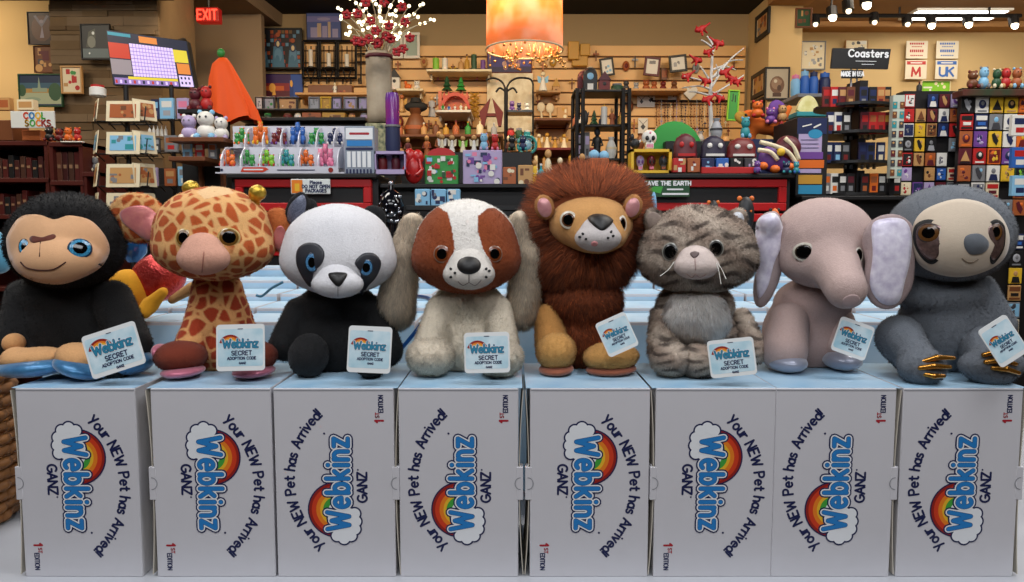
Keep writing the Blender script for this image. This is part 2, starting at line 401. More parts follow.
# ---------- stroke lettering (rounded marker-like letters); unit box 0..1 high, polylines; '~' means smooth curve
def arc(cx, cy, rx, ry, a0, a1, n=12):
    return [(cx+rx*math.cos(math.radians(a0+(a1-a0)*i/n)), cy+ry*math.sin(math.radians(a0+(a1-a0)*i/n))) for i in range(n+1)]
GL = {
 'A': (.72, [[(0,0),(.36,1),(.72,0)],[(.13,.35),(.59,.35)]]), 'B': (.6, [[(0,0),(0,1),(.3,1)]+arc(.3,.76,.25,.24,90,-90)+[(0,.52)],[(.3,.52)]+arc(.32,.26,.28,.26,90,-90)+[(0,0)]]),
 'C': (.68, [arc(.4,.5,.4,.5,45,315,16)]), 'D': (.66, [[(0,0),(0,1),(.2,1)]+arc(.2,.5,.46,.5,90,-90,14)+[(0,0)]]),
 'E': (.55, [[(.55,0),(0,0),(0,1),(.55,1)],[(0,.52),(.45,.52)]]), 'F': (.52, [[(0,0),(0,1),(.52,1)],[(0,.52),(.42,.52)]]),
 'G': (.76, [arc(.42,.5,.42,.5,50,340,16)+[(.78,.45),(.45,.45)]]), 'H': (.62, [[(0,0),(0,1)],[(.62,0),(.62,1)],[(0,.5),(.62,.5)]]),
 'I': (.04, [[(.02,0),(.02,1)]]), 'J': (.45, [[(.45,1)]+arc(.22,.22,.23,.22,0,-170)]), 'K': (.6, [[(0,0),(0,1)],[(.58,1),(0,.45)],[(.2,.6),(.6,0)]]),
 'L': (.5, [[(0,1),(0,0),(.5,0)]]), 'M': (.8, [[(0,0),(.06,1),(.4,.2),(.74,1),(.8,0)]]), 'N': (.64, [[(0,0),(0,1),(.64,0),(.64,1)]]),
 'O': (.8, [arc(.4,.5,.4,.5,90,450,20)]), 'P': (.58, [[(0,0),(0,1),(.3,1)]+arc(.3,.74,.27,.26,90,-90)+[(0,.48)]]), 'Q': (.8, [arc(.4,.5,.4,.5,90,450,20),[(.5,.25),(.8,-.05)]]),
 'R': (.6, [[(0,0),(0,1),(.3,1)]+arc(.3,.74,.27,.26,90,-90)+[(0,.48)],[(.3,.48),(.6,0)]]), 'S': (.58, [arc(.3,.75,.27,.25,40,260,10)+arc(.28,.25,.29,.26,85,-145,10)]),
 'T': (.64, [[(0,1),(.64,1)],[(.32,1),(.32,0)]]), 'U': (.64, [[(0,1)]+arc(.32,.32,.32,.32,180,360)+[(.64,1)]]), 'V': (.66, [[(0,1),(.33,0),(.66,1)]]),
 'W': (.98, [[(0,1),(.24,0),(.49,.8),(.74,0),(.98,1)]]), 'X': (.62, [[(0,0),(.62,1)],[(0,1),(.62,0)]]), 'Y': (.56, [[(0,1),(.26,.42)],[(.56,1),(.12,-.02)]]), 'Z': (.62, [[(0,1),(.62,1),(0,0),(.62,0)]]),
 'a': (.5, [arc(.25,.32,.25,.32,90,450,14),[(.5,.64),(.5,0)]]), 'b': (.52, [[(0,1.02),(0,0)],arc(.26,.32,.26,.32,90,450,14)]), 'c': (.48, [arc(.28,.32,.28,.32,50,310)]),
 'd': (.52, [[(.52,1.02),(.52,0)],arc(.26,.32,.26,.32,90,450,14)]), 'e': (.54, [[(.02,.34),(.54,.34)]+arc(.28,.32,.27,.32,5,310,14)]), 'f': (.36, [[(.36,.98),(.25,1),(.14,.85),(.14,0)],[(0,.62),(.32,.62)]]),
 'g': (.5, [arc(.25,.32,.25,.32,90,450,14),[(.5,.64),(.5,-.1)]+arc(.25,-.1,.25,.2,0,-150,8)]), 'h': (.48, [[(0,1.02),(0,0)],[(0,.35)]+arc(.24,.4,.24,.24,180,0,8)+[(.48,0)]]), 'i': (.04, [[(.02,.64),(.02,0)],[(.02,.92),(.02,.93)]]),
 'k': (.46, [[(0,1.02),(0,0)],[(.42,.64),(0,.25)],[(.15,.38),(.46,0)]]), 'l': (.04, [[(.02,1.02),(.02,0)]]), 'm': (.78, [[(0,.64),(0,0)],[(0,.35)]+arc(.195,.44,.195,.2,180,0,8)+[(.39,0)],[(.39,.4)]+arc(.585,.44,.195,.2,180,0,8)+[(.78,0)]]),
 'n': (.46, [[(0,.64),(0,0)],[(0,.35)]+arc(.23,.4,.23,.24,180,0,8)+[(.46,0)]]), 'o': (.54, [arc(.27,.32,.27,.32,90,450,14)]), 'p': (.52, [[(0,.64),(0,-.35)],arc(.26,.32,.26,.32,90,450,14)]),
 'r': (.32, [[(0,.64),(0,0)],[(0,.38),(.12,.6),(.32,.62)]]), 's': (.42, [arc(.22,.48,.19,.16,40,265,8)+arc(.2,.16,.21,.17,85,-145,8)]), 't': (.38, [[(.18,.92),(.18,.08),(.3,0),(.38,.03)],[(0,.64),(.38,.64)]]),
 'u': (.46, [[(0,.64)]+arc(.23,.23,.23,.23,180,360,8)+[(.46,.64)],[(.46,.3),(.46,0)]]), 'v': (.48, [[(0,.64),(.24,0),(.48,.64)]]), 'w': (.7, [[(0,.64),(.18,0),(.35,.55),(.52,0),(.7,.64)]]), 'x': (.45, [[(0,0),(.45,.64)],[(0,.64),(.45,0)]]),
 'y': (.5, [[(0,.64),(.25,.05)],[(.5,.64),(.12,-.3)]]), 'z': (.44, [[(0,.64),(.44,.64),(0,0),(.44,0)]]),
 '1': (.25, [[(0,.75),(.2,1),(.2,0)]]), '!': (.04, [[(.02,1),(.02,.3)],[(.02,.03),(.02,.04)]]), '.': (.04, [[(.02,.03),(.02,.04)]]), '-': (.4, [[(0,.4),(.4,.4)]]), ' ': (.3, []), '2': (.5, [arc(.25,.74,.25,.26,170,-30,8)+[(0,0),(.5,0)]]),
}
class Ink:
    """flat lettering in a plane: local x right, y up; depth layer d (metres off the surface)"""
    def __init__(s): s.v = []; s.f = []; s.m = []
    def _a(s, v, f, m):
        n = len(s.v); q_ = (len(s.f) % 22)*4e-6; v = [(a, b, d+q_) for a, b, d in v]; s.v += v; s.f += [[i+n for i in q] for q in f]; s.m += [m]*len(f)
    def disc(s, x, y, r, d, m, n=14, ry=None):
        ry = ry or r
        s._a([(x+r*math.cos(2*math.pi*i/n), y+ry*math.sin(2*math.pi*i/n), d) for i in range(n)], [list(range(n))], m)
    def line(s, pts, w, d, m, caps=True, n=10):
        for i in range(len(pts)-1):
            (x0, y0), (x1, y1) = pts[i], pts[i+1]; L = math.hypot(x1-x0, y1-y0)
            if L < 1e-9: continue
            nx, ny = -(y1-y0)/L*w/2, (x1-x0)/L*w/2
            s._a([(x0-nx, y0-ny, d), (x1-nx, y1-ny, d), (x1+nx, y1+ny, d), (x0+nx, y0+ny, d)], [[0, 1, 2, 3]], m)
        if caps:
            for k, p in enumerate(pts):
                if k in (0, len(pts)-1) or True: s.disc(p[0], p[1], w/2, d, m, n)
    def poly(s, pts, d, m): s._a([(x, y, d) for x, y in pts], [list(range(len(pts)))], m)
    def rect(s, x0, y0, x1, y1, d, m): s.poly([(x0, y0), (x1, y0), (x1, y1), (x0, y1)], d, m)
    def text(s, t, x, y, h, w, layers, gap=.2, sx=1, align='c', caps=10):
        """layers: list of (extra width, d, m)"""
        tw = text_w(t, gap)*h*sx; x0 = x-(tw/2 if align == 'c' else 0)
        for ch in t:
            gw, st = GL.get(ch, GL.get(ch.upper(), (.5, [])))
            for p in st:
                q = [(x0+a*h*sx, y+b*h) for a, b in p]
                for ew, d, m in layers: s.line(q, w+ew, d, m, n=caps)
            x0 += (gw+gap)*h*sx
    def arctext(s, t, cx, cy, r, amid, h, w, layers, gap=.2):
        tw = text_w(t, gap)*h; a = amid+tw/r/2
        for ch in t:
            gw, st = GL[ch]; b = a-(gw*h/2)/r
            ux, uy = math.cos(b), math.sin(b); tx, ty = uy, -ux
            for p in st:
                q = [(cx+ux*(r+v*h)+tx*(u-gw/2)*h, cy+uy*(r+v*h)+ty*(u-gw/2)*h) for u, v in p]
                for ew, d, m in layers: s.line(q, w+ew, d, m, n=8)
            a -= (gw+gap)*h/r
    def obj(s, name, mats, parent, Mx, label=None):
        """Mx maps (x, y, d) to the parent's space"""
        v = np.array(s.v); R_ = np.array(Mx); v = v @ R_[:3, :3].T + R_[:3, 3]
        o = bpy.data.objects.new(name, mesh(v, s.f, mats, s.m, False, name)); COL.objects.link(o); o.parent = parent
        if label: o['label'] = label
        return o
def text_w(t, gap): return sum(GL.get(c, GL.get(c.upper(), (.5, [])))[0]+gap for c in t)-gap
def face_mx(loc=(0, 0, 0), roll=0, yaw=0, pitch=0):
    """picture plane facing -y: local x -> +x, local y -> +z, d -> -y; roll is ccw degrees as seen"""
    B = Matrix(((1, 0, 0, 0), (0, 0, -1, 0), (0, 1, 0, 0), (0, 0, 0, 1)))
    r = math.radians(roll)
    return Matrix.Translation(loc) @ Matrix.Rotation(math.radians(yaw), 4, 'Z') @ Matrix.Rotation(math.radians(pitch), 4, 'X') @ B @ Matrix.Rotation(r, 4, 'Z')
def logo(k, u, c=0, simple=False):
    """the cloud-and-rainbow wordmark, u = metres per unit; origin at the middle of the word"""
    # materials: 0 navy 1 white 2 blue 3.. rainbow 3 red 4 orange 5 yellow 6 green, 7 red dark
    puffs = [(-54, -1, 5.5), (-57, -8, 5.5), (-54, -15, 5.5), (-47, -19, 5.5), (-39, -20, 5.5), (-31, -19, 5.5), (-46, -8, 10), (-34, -10, 10), (-36, -1, 9)]
    a0, a1 = 178, 2
    def band(r0, r1, d, m, t0=a0, t1=a1, cx=-27, cy=-1, n=22):
        o = arc(cx, cy, r1, r1, t0, t1, n); i = arc(cx, cy, r0, r0, t1, t0, n)
        for j in range(n): k.poly([(p[0]*u, p[1]*u) for p in (i[n-j], i[n-j-1], o[j+1], o[j])], d, m)
    e = .00012
    band(0, 29, e, 0)
    for r0, r1, m in ((25, 27.6, 7), (20.5, 25, 3), (16.5, 20.5, 4), (13.5, 16.5, 5), (8, 13.5, 6), (0, 8, 1)): band(r0, r1, 2*e, m)
    for x, y, r in puffs: k.disc(x*u, y*u, (r+1.6)*u, 3*e, 0, 20)
    st = 'Webkinz'; h = 22*u; y0 = -13.5*u; x0 = -47*u; gap = .30; tot = 93*u
    sx = tot/(text_w(st, gap)*h)
    k.text(st, x0+tot/2, y0, h, 4.2*u, [(6.2*u, 3*e, 0)], gap, sx)
    for x, y, r in puffs: k.disc(x*u, y*u, r*u, 4*e, 1, 20)
    k.text(st, x0+tot/2, y0, h, 4.2*u, [(3.3*u, 5*e, 1), (.7*u, 6*e, 0), (0, 7*e, 2)], gap, sx)
# ---------- camera
cam = bpy.data.cameras.new('camera'); cam.sensor_width = 36; cam.lens = F/1024*36; cam.clip_start = .05
co = bpy.data.objects.new('camera', cam); COL.objects.link(co); co.location = (0, 0, CAMZ); co.rotation_euler = (math.pi/2-PITCH, 0, 0); SC.camera = co
# ---------- front row of cartons
card = mat('carton_white', 'c6c5ca', .38, noise=.03, nscale=20)
cardedge = mat('carton_cream_edge', 'c9c2b4', .7)
fold = mat('carton_fold_grey', '84868c', .6)
sky = mat('carton_sky_print', '8ebcdc', .35, noise=.45, nscale=9, c2='c4dcec')
INK = [mat('ink_navy', '101a48', .5), mat('ink_white', 'dfe2e6', .4), mat('ink_blue', '2478bc', .4), mat('ink_red', 'c63a1e', .4), mat('ink_orange', 'dd7a22', .4),
       mat('ink_yellow', 'e0b02e', .4), mat('ink_green', '3f9a3c', .4), mat('ink_deep_red', '8c2018', .4), mat('ink_maroon', 'a01828', .5)]
BW, BH, BD = .2055, .322, .225
Y0 = 1.2
def carton(x, rot180, label, yaw=0, y=Y0):
    t = thing('carton', label, 'box', (x, y, BOXTOP-BH), 'row of cartons standing on the table', math.radians(yaw))
    g = G(); hw = BW/2; s = 1 if rot180 else -1   # side with the tuck flap
    xa, xb = (-hw, hw-.0075) if rot180 else (-hw+.0075, hw)
    g.box(xa, xb, 0, BD, 0, BH, bev=.0012); b = g.obj('body', card, t, local=True)
    g = G(); g.box(-hw+.001, hw-.001, .001, BD-.001, BH-.0004, BH+.0002); g.obj('sky_panel', sky, t, local=True)
    g = G(); g.box(xa+.001, xb-.001, -.0004, .001, BH-.0045, BH-.0032); g.obj('fold_line', fold, t, local=True)
    # tuck flap: thin curved sheet beside the body, bulging toward the ends
    g = G(); N_ = 24; V = []; Fc = []
    for i in range(N_+1):
        z = .004+(BH-.008)*i/N_; tt = i/N_*2-1; off = .0105-.0062*(1-abs(tt)**2.2)
        xx = s*(hw-.0105+.0105-.0105+off)
        for yy in (.0005, BD*.6):
            for dx in (0, .0011): V.append((xx+s*dx, yy, z))
    for i in range(N_):
        a = i*4; b2 = a+4
        Fc += [[a, b2, b2+1, a+1], [a+1, b2+1, b2+3, a+3], [a+3, b2+3, b2+2, a+2], [a+2, b2+2, b2, a]]
    g.add(V, Fc); g.obj('side_flap', cardedge, t, local=True)
    # mid tab with thumb notch
    zc = BH*.5; g = G(); x0, x1 = (hw-.011, hw+.0003) if s > 0 else (-hw-.0003, -hw+.011)
    g.box(x0, x1, -.0005, .02, zc-.028, zc+.028, bev=.0006); tb = g.obj('tuck_tab', card, t, local=True)
    k = Ink(); a = arc(0, 0, .009, .010, 90, 270, 14) if s > 0 else arc(0, 0, .009, .010, 90, -90, 14)
    k.line([(s*(hw-.004)+p[0], zc+p[1]) for p in a], .0013, 0, 0)
    k.obj('thumb_notch', [fold], tb, face_mx((0, -.0008, 0)))
    # print
    k = Ink(); u = .00166
    logo(k, u)
    k.text('GANZ', -4*u, -31.5*u, 9.2*u, 2.1*u, [(0, .0001, 0)], .18)
    k.disc(14*u, -23*u, .9*u, .0001, 0)
    k.disc(51*u, 10*u, 1.1*u, .0001, 0)
    k.arctext('Your NEW Pet has Arrived!', 3*u, -47*u, 88*u, math.pi/2, 9.7*u, 2.1*u, [(0, .0001, 0)], .175)
    k.text('1', 62.5*u, -49*u, 8*u, 2*u, [(0, .0001, 8)], align='l'); k.text('ST', 67*u, -45*u, 3.6*u, .9*u, [(0, .0001, 8)], align='l')
    k.text('EDITION', 72.5*u, -49*u, 4.4*u, .95*u, [(0, .0001, 0)], .2, .85, align='l')
    cx = (xa+xb)/2
    k.obj('print', INK, t, face_mx((cx, -.0002, BH/2), 90 if rot180 else -90))
    return t
seams = [-.0002]  # centres from the photo, px at y=388
cen = [72.5, 208, 335.5, 460.5, 588, 714, 839, 966]
labs = ['far left end of the row, under the black chimpanzee plush', 'under the spotted giraffe plush', 'under the panda plush', 'under the brown and white dog plush',
        'under the lion plush', 'under the grey tabby cat plush', 'under the pale elephant plush', 'at the right end, under the grey sloth plush']
for i, c in enumerate(cen):
    r = i in (2, 3, 6, 7)
    carton(P(c, 388, Y0)[0], r, 'white carton with rainbow wordmark, '+labs[i], yaw=[-.4, .3, 0, -.3, .3, .2, -.2, .3][i])
# ---------- rows of cartons behind, rising toward the back
def back_carton(x, y, ztop, label, d=.17):
    z0 = .7382; h = ztop-z0
    t = thing('carton', label, 'box', (x, y, z0), 'sky-topped cartons stacked behind the plush row')
    g = G(); g.box(-.1, .1, 0, d, 0, h, bev=.001); g.obj('body', card, t, local=True)
    g = G(); g.box(-.0985, .0985, .0035, d-.001, h-.0004, h+.0004); g.obj('sky_panel', sky, t, local=True)
    g = G(); g.box(-.0985, .0985, -.0006, .001, .004, h-.0075); g.obj('sky_panel', sky, t, local=True)
    return t
names = ['chimpanzee', 'giraffe', 'panda', 'dog', 'lion', 'tabby cat', 'elephant', 'sloth']
rows = [(1.60, 322, 'nearest row'), (1.78, 308, 'second row back'), (1.96, 294, 'third row back'), (2.14, 280.5, 'fourth row back'), (2.32, 268, 'last and highest row')]
for yy, vv, rn in rows:
    zt = P(512, vv, yy)[2]
    for i in range(10):
        x = -.93+i*.2065+rng.uniform(-.002, .002)
        k = min(range(8), key=lambda j: abs(P(cen[j], 388, yy)[0]-x))
        ppx = 512+F*x/yy
        if ppx < 20 or ppx > 1010: continue
        side = 'left' if 512+F*x/yy < cen[k]-8 else ('right' if 512+F*x/yy > cen[k]+8 else 'middle')
        back_carton(x, yy, zt, f'sky-topped carton, {rn}, {ORD[i]} from left, behind the {names[k]}')
# ---------- table
g = G(); g.box(-1.6, 1.6, 1.12, 2.62, .70, .738, bev=.004)
tb = thing('display_table', 'long white-topped table under the cartons', 'table', (0, 1.8, 0))
g.obj('tabletop', mat('table_white', 'b4b6bc', .4), tb)
for sx in (-1.5, 1.5):
    for sy in (1.2, 2.54):
        g = G(); g.lathe((sx, sy, 0), [(.022, 0), (.022, .70)]); g.obj('leg', M('505458', .4, metal=.6), tb)
# ---------- hang tags
TAGM = mat('tag_sky_card', '9cc6d6', .3, noise=.5, nscale=35, c2='dceaf0', coat=.3)
TAGW = mat('tag_white_card', 'dfe2e2', .35)
def hang_tag(parent, px, py, y, w, h, roll, yaw=0, pitch=-8):
    y += BACK; s = S(y); p = Vector(P(px, py, y))-wloc(parent); w *= s; h *= s
    def rr(w, h, r, n=5):
        o = []
        for cx, cy, a in ((w/2-r, h/2-r, 0), (-w/2+r, h/2-r, 90), (-w/2+r, -h/2+r, 180), (w/2-r, -h/2+r, 270)): o += arc(cx, cy, r, r, a, a+90, n)
        return o
    q = rr(w, h, .006); n = len(q); V = [(x, yy, 0) for x, yy in q]+[(x, yy, -.0014) for x, yy in q]
    Fc = [list(range(n)), [i+n for i in range(n)][::-1]]+[[i, i+n, (i+1) % n+n, (i+1) % n] for i in range(n)]
    Mx = face_mx(p, roll, yaw, pitch); R_ = np.array(Mx)
    v = np.array(V) @ R_[:3, :3].T+R_[:3, 3]
    o = bpy.data.objects.new('hang_tag', mesh(v, Fc, TAGW, None, False, 'tag')); COL.objects.link(o); o.parent = parent
    k = Ink(); k.poly(rr(w*.93, h*.8, .004), .00015, 9)
    e = .0001; u = w/130
    k.line([(-.004, h*.4), (.004, h*.4)], .0012, 5*e, 0)
    # small wordmark
    for r0, r1, m in ((24, 30, 7), (19, 24, 4), (15, 19, 5)):
        o1 = arc(-27, 8, r1, r1*.9, 168, 12, 14); i1 = arc(-27, 8, r0, r0*.9, 12, 168, 14)
        for j in range(14): k.poly([(a[0]*u, a[1]*u) for a in (i1[14-j], i1[13-j], o1[j+1], o1[j])], 4*e, m)
    k.text('Webkinz', 0, 0, 22*u, 4.5*u, [(4*u, 5*e, 1), (1.6*u, 6*e, 0), (0, 7*e, 10)], .17, .95, caps=6)
    k.text('SECRET', 3*u, -20*u, 11*u, 2.6*u, [(0, 5*e, 0)], .25, caps=6)
    k.text('ADOPTION CODE', 3*u, -32*u, 7*u, 1.9*u, [(0, 5*e, 0)], .25, caps=6)
    k.text('GANZ', 5*u, -44*u, 5*u, 1.6*u, [(0, 5*e, 0)], .25, caps=6)
    k.obj('print', INK+[TAGM, mat('ink_teal', '2a7d9c', .4)], o, Mx)
    return o
def plush(kind, px, label, y=1.33):
    y += BACK; x = P(px, 378, y)[0]
    return thing('plush_'+kind, label, 'stuffed animal', (x, y, BOXTOP))
SMOOTHP = lambda c: mat('felt_'+c, c, .85, sheen=.3, noise=.06, nscale=150, bump=.25, bscale=500)
SATIN = lambda c, c2=None: mat('satin_'+c, c, .32, sheen=.5, noise=.6 if c2 else .1, nscale=70, c2=c2, bump=.3, bscale=120, metal=.25)
BLACK = mat('thread_black', '0c0a0a', .7)

# ===== black chimpanzee
BACK = 0.05; t = plush('chimpanzee', 68, 'black chimpanzee plush with peach face and blue eyes, at the far left')
head = WR(U(E(67, 243, 1.31, 53, 50, 47, 3), E(58, 262, 1.24, 40, 26, 21), E(68, 214, 1.30, 34, 36, 18)), .001)
body = FL(WR(U(E(70, 330, 1.345, 52, 44, 48), E(62, 297, 1.33, 42, 34, 26), C(26, 298, 1.33, 19, 14, 345, 1.27, 17), C(112, 300, 1.33, 20, 132, 345, 1.27, 19), C(105, 350, 1.31, 26, 118, 365, 1.25, 17), C(40, 352, 1.31, 24, 22, 362, 1.26, 14)), .001))
skin('head', head, t, '0b0a0b', fur=dict(n=26000, L=.0075, w=.0007, comb=(0, 0, -.1), jit=.5, var=.5, keep=lambda p: ~inpoly(*proj(p), [(10,235),(21,220),(38,216),(55,221),(69,218),(89,222),(103,236),(107,250),(101,264),(86,273),(62,281),(38,279),(21,271),(12,259),(9,245)])))
skin('body', body, t, '0a090a', fur=dict(n=22000, L=.005, w=.0006, jit=.5, var=.5))
fc = [(10,235),(21,219),(38,215),(55,220),(69,216),(89,221),(103,235),(108,250),(101,264),(86,274),(62,282),(38,280),(21,272),(12,259),(9,245)]
pt = patch('face', head, fc, t, SMOOTHP('cf9f74'), off=.004, bulge=.006, rings=9)
PF = head
def headp(fn, d): 
    g = lambda p: fn(p)-d
    g.bb = fn.bb; return g
hp = headp(head, .0075)
eye(headp(head, .0095), 80, 248.5, 8.6, 9.6, t, '1f5f86', '1d3c55', pup=.6, irisr=.9, iris2='4ba0c8')
eye(headp(head, .007), 24, 247, 4.2, 8, t, '1f5f86', '101820', pup=.5, irisr=.9, iris2='4ba0c8')
patch('nose', hp, [(30,240),(33,236),(43,237.5),(53,234.5),(56,237),(52,240.5),(42,242),(34,243)], t, SMOOTHP('5c2412'), off=.002, bulge=.002, rings=3)
seam('mouth', hp, [(41,242),(40.5,250),(40,257)], t, mat('thread_brown', '3a140a', .8), .7)
seam('mouth', hp, [(21,262),(27,267.5),(40,270),(54,269),(66,262)], t, mat('thread_brown'), .7)
for nm, fs in (('hand', [(14, 343, 1.25, 10, 12, 10)]),):
    fn = U(*[E(*a) for a in fs]); skin(nm, fn, t, 'c8935f', material=None)
for (x, rx, rz, ro) in ((32, 33, 11, 4), (80, 22, 15, -18)):
    fo = FL(WR(U(E(x, 358, 1.225, rx, 22, rz, ro), E(x-rx*.5, 356, 1.22, 11, 14, 9), E(x+rx*.4, 357, 1.22, 12, 14, 9), k=.006), .0008))
    f_ = skin('foot', fo, t, 'cb9a68', fur=dict(n=3000, L=.002, w=.0005))
    so = FL(E(x+1, 367, 1.215, rx+4, 25, 10, ro)); skin('sole', so, f_, '2b6e9c', material=SATIN('1f5a8a', '3f86b4'))
fo = FL(E(128, 363, 1.26, 26, 22, 13, 8)); skin('foot', fo, t, '2b6490', material=SATIN('2b6e9c'))
hang_tag(t, 113.5, 350, 1.165, 56, 45, 18)

# ===== giraffe
BACK = 0.05; t = plush('giraffe', 215, 'orange spotted giraffe plush with gold horns and pink muzzle')
def voro(cells, seed, base, spot, seam_w=.0042, sz=.02):
    a, b = rgb(base), rgb(spot); r = np.random.default_rng(seed)
    def f(p):
        q = p/sz; ip = np.floor(q).astype(int); best = np.full((len(p), 2), 9.)
        for dx in (-1, 0, 1):
            for dy in (-1, 0, 1):
                for dz in (-1, 0, 1):
                    c = ip+np.array((dx, dy, dz))
                    hsh = np.sin(c @ np.array([[127.1, 269.5, 419.2], [311.7, 183.3, 371.9], [74.7, 246.1, 124.6]])+seed)*43758.5453
                    pt_ = c+.5+(hsh-np.floor(hsh)-.5)*.75
                    d = np.linalg.norm(q-pt_, axis=1)
                    m = d < best[:, 0]; best[:, 1] = np.where(m, best[:, 0], np.minimum(best[:, 1], d)); best[:, 0] = np.where(m, d, best[:, 0])
        e = (best[:, 1]-best[:, 0])*sz; k = np.clip((e-seam_w)/.0025, 0, 1)[:, None]
        return a*(1-k)+b*k
    return f
gv = voro(0, 3, 'dba86c', 'b04e1a', .0034, .026)
def ghead(p):
    c = gv(p); x, y = proj(p); m = inpoly(x, y, [(196,192),(210,186),(228,187),(234,193),(218,196),(205,199)])
    c[m] = rgb('dfb888'); return c
head = WR(U(E(214, 232, 1.31, 57, 50, 45), E(214, 250, 1.29, 58, 44, 29), k=.02), .001)
body = FL(WR(U(C(217, 292, 1.335, 25, 219, 318, 1.34, 32), E(220, 345, 1.345, 43, 36, 34), C(200, 318, 1.30, 14, 190, 348, 1.27, 15)), .001))
skin('head', head, t, ghead, h=.0022, fur=dict(n=26000, L=.0024, w=.0006, var=.1))
skin('body', body, t, voro(0, 5, 'd49a60', '9c3412', .0026, .024), h=.0022, fur=dict(n=18000, L=.003, w=.0006, var=.12))
skin('muzzle', WR(U(E(203.5, 258, 1.215, 26, 20, 17), E(204, 246, 1.225, 19, 18, 14)), .0006), t, 'd09c86', fur=dict(n=5000, L=.0015, w=.0005, var=.06))
seam('muzzle_seam', U(E(203.5, 258, 1.215, 26, 20, 17), E(204, 246, 1.225, 19, 18, 14)), [(204,252),(203,262),(202,272)], t, mat('thread_rose', 'a06858', .8), .5)
eye(head, 183.5, 238, 7, 9, t, '6b4a1c', 'b89a60', pup=.6, irisr=.88)
eye(head, 229, 237.5, 9.5, 9.5, t, '6b4a1c', 'b89a60', pup=.62, irisr=.88)
for (hx, hy) in ((191, 189.5), (257.5, 193.5)):
    skin('horn', WR(U(E(hx, hy-1, 1.30, 8.5, 8, 8), E(hx+(2 if hx < 210 else -3), hy+9, 1.31, 5, 5, 8)), .001, 160), t, 'c9a83c', material=mat('gold_lame', 'c3a23c', .28, metal=.7, bump=.6, bscale=250))
e1 = U(E(138, 218, 1.335, 29, 9, 25, -12), E(158, 232, 1.33, 14, 9, 12)); o = skin('ear', e1, t, voro(0, 9, 'dba86c', 'b04e1a', .003, .02), fur=dict(n=6000, L=.004))
patch('inner_ear', e1, [(121,212),(134,206),(150,208),(160,222),(158,236),(148,240),(135,232),(123,222)], o, SATIN('b05a62', 'c87a70'), off=.002, bulge=.001)
e2 = U(E(278, 222, 1.335, 14, 9, 14, 5), E(279, 240, 1.335, 9, 8, 12)); o = skin('ear', e2, t, 'c06a34', fur=dict(n=2500, L=.004))
patch('inner_ear', e2, ell(280, 238, 6, 12), o, SATIN('b05a62'), off=.002)
for (x, y, ro) in ((181, 356.5, 0), (252, 357, 6)):
    f_ = skin('foot', FL(WR(E(x, y, 1.245, 25, 26, 16, ro), .001)), t, '6d2812', fur=dict(n=5000, L=.003, w=.0005, var=.15))
    skin('sole', FL(U(E(x+2, 371, 1.232, 21, 24, 6, 3), E(x-20, 352, 1.25, 6, 16, 9, 30), k=.004)), f_, 'b05a78', material=SATIN('b8647a'))
hang_tag(t, 240.5, 347.5, 1.172, 49, 47, 1.5)

# ===== panda
BACK = 0.045; t = plush('panda', 335, 'black and white panda plush with blue eyes and sparkly ear')
head = WR(U(E(339, 248, 1.31, 54, 50, 44), E(339, 262, 1.29, 57, 44, 31), k=.02), .0008)
skin('head', head, t, 'd4d3d6', h=.0025, fur=dict(n=24000, L=.0022, w=.0006, var=.05, jit=.5))
mz = WR(U(E(337.5, 284, 1.215, 26, 18, 14), E(337, 275, 1.225, 17, 16, 13)), .0005)
skin('muzzle', mz, t, 'd4d3d6', fur=dict(n=6000, L=.0018, w=.0005, var=.05))
patch('eye_patch', head, [(298,250),(306,243.5),(317,244),(324,252),(322,263),(314,272),(311,286),(303,277),(297,263)], t, mat('sparkle_black', '101014', .5, noise=.5, nscale=900, c2='2a2c36'), off=.002)
patch('eye_patch', head, [(355,263),(363,254),(374,254),(380.5,263),(376,276),(368,285),(362,294),(359,285),(361,273)], t, mat('sparkle_black'), off=.002)
eye(head, 312, 262.5, 6.5, 9.5, t, '24507a', '182838', pup=.55, irisr=.9, iris2='5a90b8')
eye(head, 366, 267.5, 6.5, 8.5, t, '24507a', '182838', pup=.55, irisr=.9, iris2='5a90b8')
patch('nose', mz, [(329,274),(338,272.5),(346.5,274),(345,279),(338.5,286.5),(331,280)], t, mat('felt_nose_black', '0d0b0c', .5), off=.0015, bulge=.003, rings=4)
seam('mouth', mz, [(338,286),(338,296)], t, mat('thread_grey', '8a8a90', .8), .4)
e1 = WR(U(E(297, 208, 1.335, 10, 6, 17, -25), E(308, 212, 1.35, 9, 7, 14, -20)), .0008); o = skin('ear', e1, t, '121216', fur=dict(n=3000, L=.003))
patch('inner_ear', e1, [(303,195),(306,203),(303,215),(295,224),(288,222),(289,208),(296,199)], o, mat('sparkle_slate', '3a3f52', .4, noise=.6, nscale=500, c2='7a8094', metal=.3), off=.0015)
skin('ear', E(374, 218, 1.37, 12, 7, 13, 25), t, '121216', fur=dict(n=2000, L=.003))
body = FL(WR(U(E(336, 340, 1.35, 46, 42, 42), E(338, 305, 1.34, 38, 32, 24), C(300, 312, 1.33, 15, 285, 345, 1.29, 16), C(374, 312, 1.33, 15, 386, 350, 1.30, 17)), .001))
skin('body', body, t, '0d0d0f', fur=dict(n=22000, L=.004, w=.0006, var=.5, jit=.5))
for (x, y, rx, ro) in ((309, 355, 20, 0), (371, 357, 18, 0)):
    f_ = skin('foot', FL(WR(E(x, y, 1.25, rx, 25, 22, ro), .0015, 90)), t, '101012', fur=dict(n=5000, L=.003, w=.0006, var=.6, jit=.6))
hang_tag(t, 369.5, 349.5, 1.168, 44, 47, -2.5)

